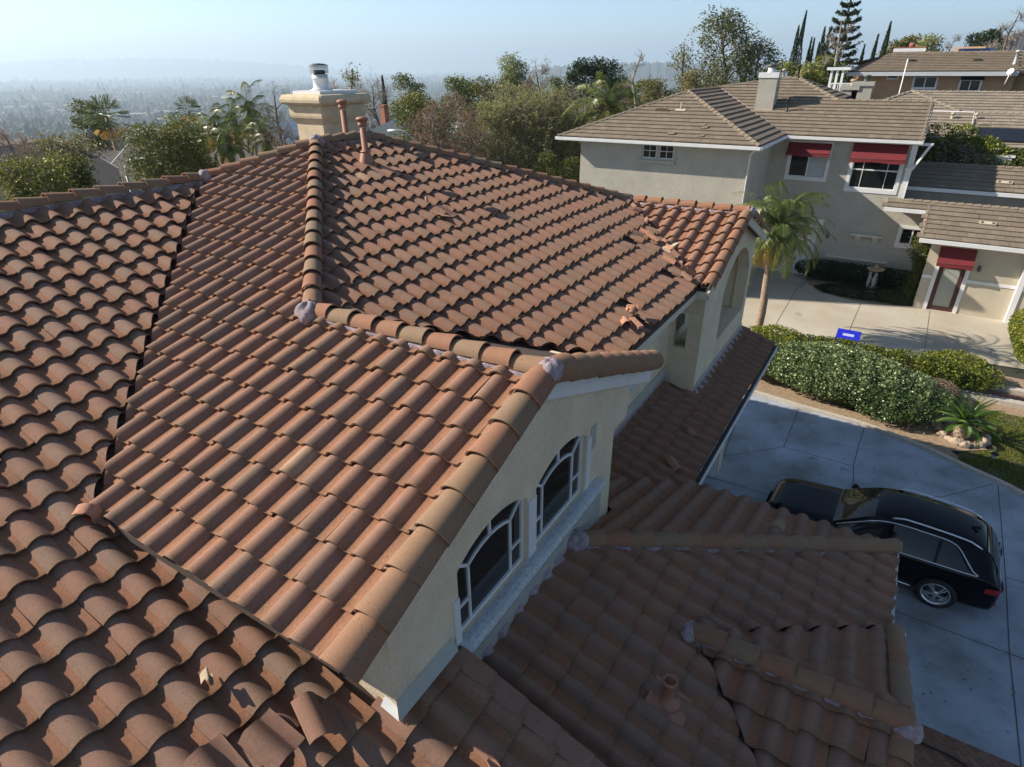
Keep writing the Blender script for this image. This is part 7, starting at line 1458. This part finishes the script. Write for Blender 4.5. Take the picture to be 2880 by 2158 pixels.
# ------------------------------------------------------------------ the valley: distant trees, buildings, hills
def valley():
    r_ = np.random.default_rng(5); n = 90000; d = 95*np.exp(r_.uniform(0, 1, n)*math.log(15000/95)); px = r_.uniform(-250, 3100, n)
    a = np.arctan2((px-1440)/F_PX, 1.0)*1.0; az = PI/2+R(YAW)-a; x = np.cos(az)*d; y = np.sin(az)*d; z = np.array([ground_z(i, j) for i, j in zip(x, y)])
    z = z+np.where(d > 300, 7*np.sin(x/330+1)*np.sin((y-15)/410)+10*np.sin(x/900+2)*np.cos((y-15)/1300), 0)
    ok = (d > 480) & ~((x > -25) & (d < 700)); x, y, z, d = x[ok], y[ok], z[ok], d[ok]; n = len(x)
    size = r_.uniform(2.0, 6.5, n)*np.clip((d/500)**.5, .8, 5); hh = size*r_.uniform(.8, 1.5, n); tall = r_.random(n) < .06; hh[tall] *= 2.2; 
    ico = bmesh.new(); bmesh.ops.create_icosphere(ico, subdivisions=2, radius=1); iv = np.array([v.co[:] for v in ico.verts]); jf = np.array([[v.index for v in f.verts] for f in ico.faces]); ico.free()
    ico = bmesh.new(); bmesh.ops.create_icosphere(ico, subdivisions=1, radius=1); kv = np.array([v.co[:] for v in ico.verts]); kf = np.array([[v.index for v in f.verts] for f in ico.faces]); ico.free()
    near = d < 900
    for nm, sel, bv, bf, lab in (('distant_trees', near, iv, jf, 'mass of grey green tree crowns covering the nearer valley floor'), ('far_tree_cover', ~near, kv, kf, 'hazy blue carpet of tree crowns on the far valley floor')):
        m_ = sel.sum(); jit = 1+r_.normal(0, .22, (m_, len(bv), 1)); sc = np.c_[size[sel]*.55, size[sel]*.55, hh[sel]*.5][:, None, :]
        V = bv[None]*jit*sc+np.c_[x[sel], y[sel], z[sel]+hh[sel]*.45][:, None, :]; Fq = bf[None]+(np.arange(m_)*len(bv))[:, None, None]
        T = np.repeat(r_.uniform(0, 1, m_), len(bf))
        tag(np_obj(nm, V.reshape(-1, 3), Fq.reshape(-1, 3), 'leaf_far', T), lab, 'trees', kind='stuff')
def slope_trees():
    r_ = np.random.default_rng(11); n = 620; d = 92*np.exp(r_.uniform(0, 1, n)*math.log(620/92)); px = r_.uniform(-200, 1900, n); Ls = []
    for i in range(n):
        az = PI/2+R(YAW)-math.atan2((px[i]-1440)/F_PX, 1.0); x, y = math.cos(az)*d[i], math.sin(az)*d[i]
        if x > -45: continue
        z = ground_z(x, y); h_ = r_.uniform(4, 9.5); w_ = h_*r_.uniform(.3, .5); k = int(np.clip(26000/d[i], 60, 260)); tt = r_.random()
        for b_ in range(3):
            C = shell((x+r_.normal(0, w_*.4), y+r_.normal(0, w_*.4), z+h_*r_.uniform(.45, .7)), (w_*.7, w_*.7, h_*.32), k//3, .4); Ls.append(cards(C, 0.55+d[i]*.0016, np.clip(tt+r_.normal(0, .12, len(C)), 0, 1)))
    V, Fq, T = merge(Ls); tag(np_obj('slope_trees', V, Fq, 'leaf_slope', T), 'mixed olive and brown tree crowns covering the slope below the left houses', 'trees', kind='stuff')
leaf('leaf_slope', [(0, (0.03, 0.05, 0.02)), (0.5, (0.08, 0.09, 0.035)), (0.8, (0.15, 0.14, 0.07)), (1, (0.22, 0.16, 0.10))], 0.9, 0.2)
slope_trees()
leaf('leaf_far', [(0, (0.02, 0.032, 0.016)), (0.5, (0.045, 0.055, 0.028)), (0.8, (0.10, 0.095, 0.055)), (1, (0.14, 0.11, 0.08))], 0.9, 0.0)
valley()
def far_buildings():
    r_ = random.Random(9); gmesh = {}; G_ = 'small houses scattered over the valley floor'
    lab = 'tiny pale hazy house among the trees of the valley floor'; kinds = []
    for k, (rm, wm) in enumerate((('roof_far', 'wall_far'), ('siding', 'wall_far'), ('flash_grey', 'white_paint'))):
        m_ = MB(); m_.add([(-6, -4, 0), (6, -4, 0), (6, 4, 0), (-6, 4, 0), (-6, -4, 3), (6, -4, 3), (6, 4, 3), (-6, 4, 3), (-6, 0, 4.8), (6, 0, 4.8)], [(0, 1, 5, 4), (2, 3, 7, 6), (1, 2, 6, 9, 5), (3, 0, 4, 8, 7)]); m_.add([(-6.5, -4.5, 2.8), (6.5, -4.5, 2.8), (6.5, 0, 4.9), (-6.5, 0, 4.9), (6.5, 4.5, 2.8), (-6.5, 4.5, 2.8)], [(0, 1, 2, 3), (3, 2, 4, 5)], 1)
        o = m_.build('valley_house', [wm, rm]); kinds.append(o)
    wh = MB(); wh.box((-30, -14, 0), (30, 14, 9)); 
    cnt = 0
    for i in range(230):
        d = 170*math.exp(r_.random()*math.log(3200/170)); px = r_.uniform(-40, 1500 if d < 800 else 2300); a = math.atan2((px-1440)/F_PX, 1.0); az = PI/2+R(YAW)-a; x, y = math.cos(az)*d, math.sin(az)*d; z = ground_z(x, y)+(7*math.sin(x/330+1)*math.sin((y-15)/410)+10*math.sin(x/900+2)*math.cos((y-15)/1300) if d > 300 else 0)
        src = kinds[i % 3]; o = src if i < 3 else src.copy()
        if i >= 3: COL.objects.link(o)
        o.location = (x, y, z+0.3); o.rotation_euler = (0, 0, r_.uniform(0, 3.14)); sc = r_.uniform(.9, 1.4); o.scale = (sc, sc, sc*1.15); tag(o, lab, 'house', G_)
    src = None
    for i in range(46):
        d = r_.uniform(2200, 7000); px = r_.uniform(0, 2000); a = math.atan2((px-1440)/F_PX, 1.0); az = PI/2+R(YAW)-a; x, y = math.cos(az)*d, math.sin(az)*d; z = ground_z(x, y)+7*math.sin(x/330+1)*math.sin((y-15)/410)+10*math.sin(x/900+2)*math.cos((y-15)/1300)+26*max(0, math.sin(x/2100+.6)*math.sin((y-15)/2700+1.1))*(d > 2500)
        if src is None: src = wh.build('warehouse', 'wall_far'); o = src
        else: o = src.copy(); COL.objects.link(o)
        o.location = (x, y, z); o.rotation_euler = (0, 0, R(YAW)+r_.uniform(-.3, .3)); sc = r_.uniform(1.0, 2.2); o.scale = (sc*r_.uniform(.8, 2), sc, r_.uniform(1.1, 1.7)); tag(o, 'flat pale hazy warehouse strip far out on the valley floor', 'warehouse', 'warehouses on the valley floor')
far_buildings()
def ridge(name, px0, px1, D0, prof, mat, depth):
    """hill range standing D0 metres off; prof: skyline (px, py) in the photograph"""
    n = 420; V = []; pxs = np.linspace(px0, px1, n); xs_, ys_ = zip(*prof); ys2 = np.interp(pxs, xs_, ys_)
    for k, (dd, f) in enumerate(((0, 0), (.25, .45), (.5, .72), (.75, .9), (1, 1), (1.6, .4), (2.2, 0))):
        for i, px in enumerate(pxs):
            h_ = at(px, ys2[i], D0+depth)[2]+(D0+depth)/1710*(1.6*math.sin(px*0.21+1)+1.3*math.sin(px*0.53)+1.2*math.sin(px*1.31)); wob = (math.sin(px/37+k)+math.sin(px/13+2*k)*.5+math.sin(px/71))*0.035*(f*(1-f)*4)
            d = D0+depth*dd; q = at(px, 400, d); z = -150+(h_+150)*(f+wob)+(0 if f < 1 else 0); V.append((q[0], q[1], z))
    me = bpy.data.meshes.new(name); fs = [(k*n+i, k*n+i+1, (k+1)*n+i+1, (k+1)*n+i) for k in range(6) for i in range(n-1)]; me.from_pydata(V, [], fs); me.polygons.foreach_set('use_smooth', [True]*len(fs)); me.materials.append(M[mat]); o = bpy.data.objects.new(name, me); COL.objects.link(o); tag(o, kind='structure')
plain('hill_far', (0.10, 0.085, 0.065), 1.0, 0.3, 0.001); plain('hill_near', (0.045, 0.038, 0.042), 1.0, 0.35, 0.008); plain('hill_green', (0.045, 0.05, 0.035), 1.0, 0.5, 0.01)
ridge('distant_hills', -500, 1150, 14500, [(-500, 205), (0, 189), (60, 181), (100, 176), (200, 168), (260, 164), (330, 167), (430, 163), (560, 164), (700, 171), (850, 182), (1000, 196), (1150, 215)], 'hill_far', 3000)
ridge('mountain', 2480, 3300, 800, [(2480, 200), (2560, 165), (2650, 128), (2700, 112), (2760, 97), (2810, 80), (2870, 65), (3000, 45), (3300, 20)], 'hill_near', 400)
ridge('low_hills', 1450, 2700, 4200, [(1450, 205), (1560, 186), (1700, 178), (1850, 176), (1950, 178), (2100, 182), (2300, 185), (2700, 190)], 'hill_green', 1200)

# the street level lies 11.3 below the camera: everything beyond our house is laid out from there at its full size
LEVEL = 1.13
bpy.context.view_layer.update()
XF = Matrix.Translation(Vector(CAM)) @ Matrix.Scale(LEVEL, 4) @ Matrix.Translation(-Vector(CAM))
for o in list(bpy.data.objects):
    if o.parent is None and o.name not in OURS and o.type in ('MESH', 'EMPTY'):
        l, r, s = (XF @ o.matrix_world).decompose(); o.location = l; o.scale = s
# ------------------------------------------------------------------ the hazy air
hz_ = MB(); hz_.box((-29000, -3500, -215), (29000, 29000, 640)); ho = hz_.build('haze', [])
hm = bpy.data.materials.new('haze'); hm.use_nodes = True; nt = hm.node_tree; nt.nodes.clear(); out = nt.nodes.new('ShaderNodeOutputMaterial'); pv = nt.nodes.new('ShaderNodeVolumePrincipled')
pv.inputs['Color'].default_value = (0.68, 0.84, 1.0, 1); pv.inputs['Density'].default_value = HAZE; pv.inputs['Anisotropy'].default_value = 0.3
nt.links.new(pv.outputs[0], out.inputs['Volume']); ho.data.materials.append(hm); tag(ho, kind='stuff')
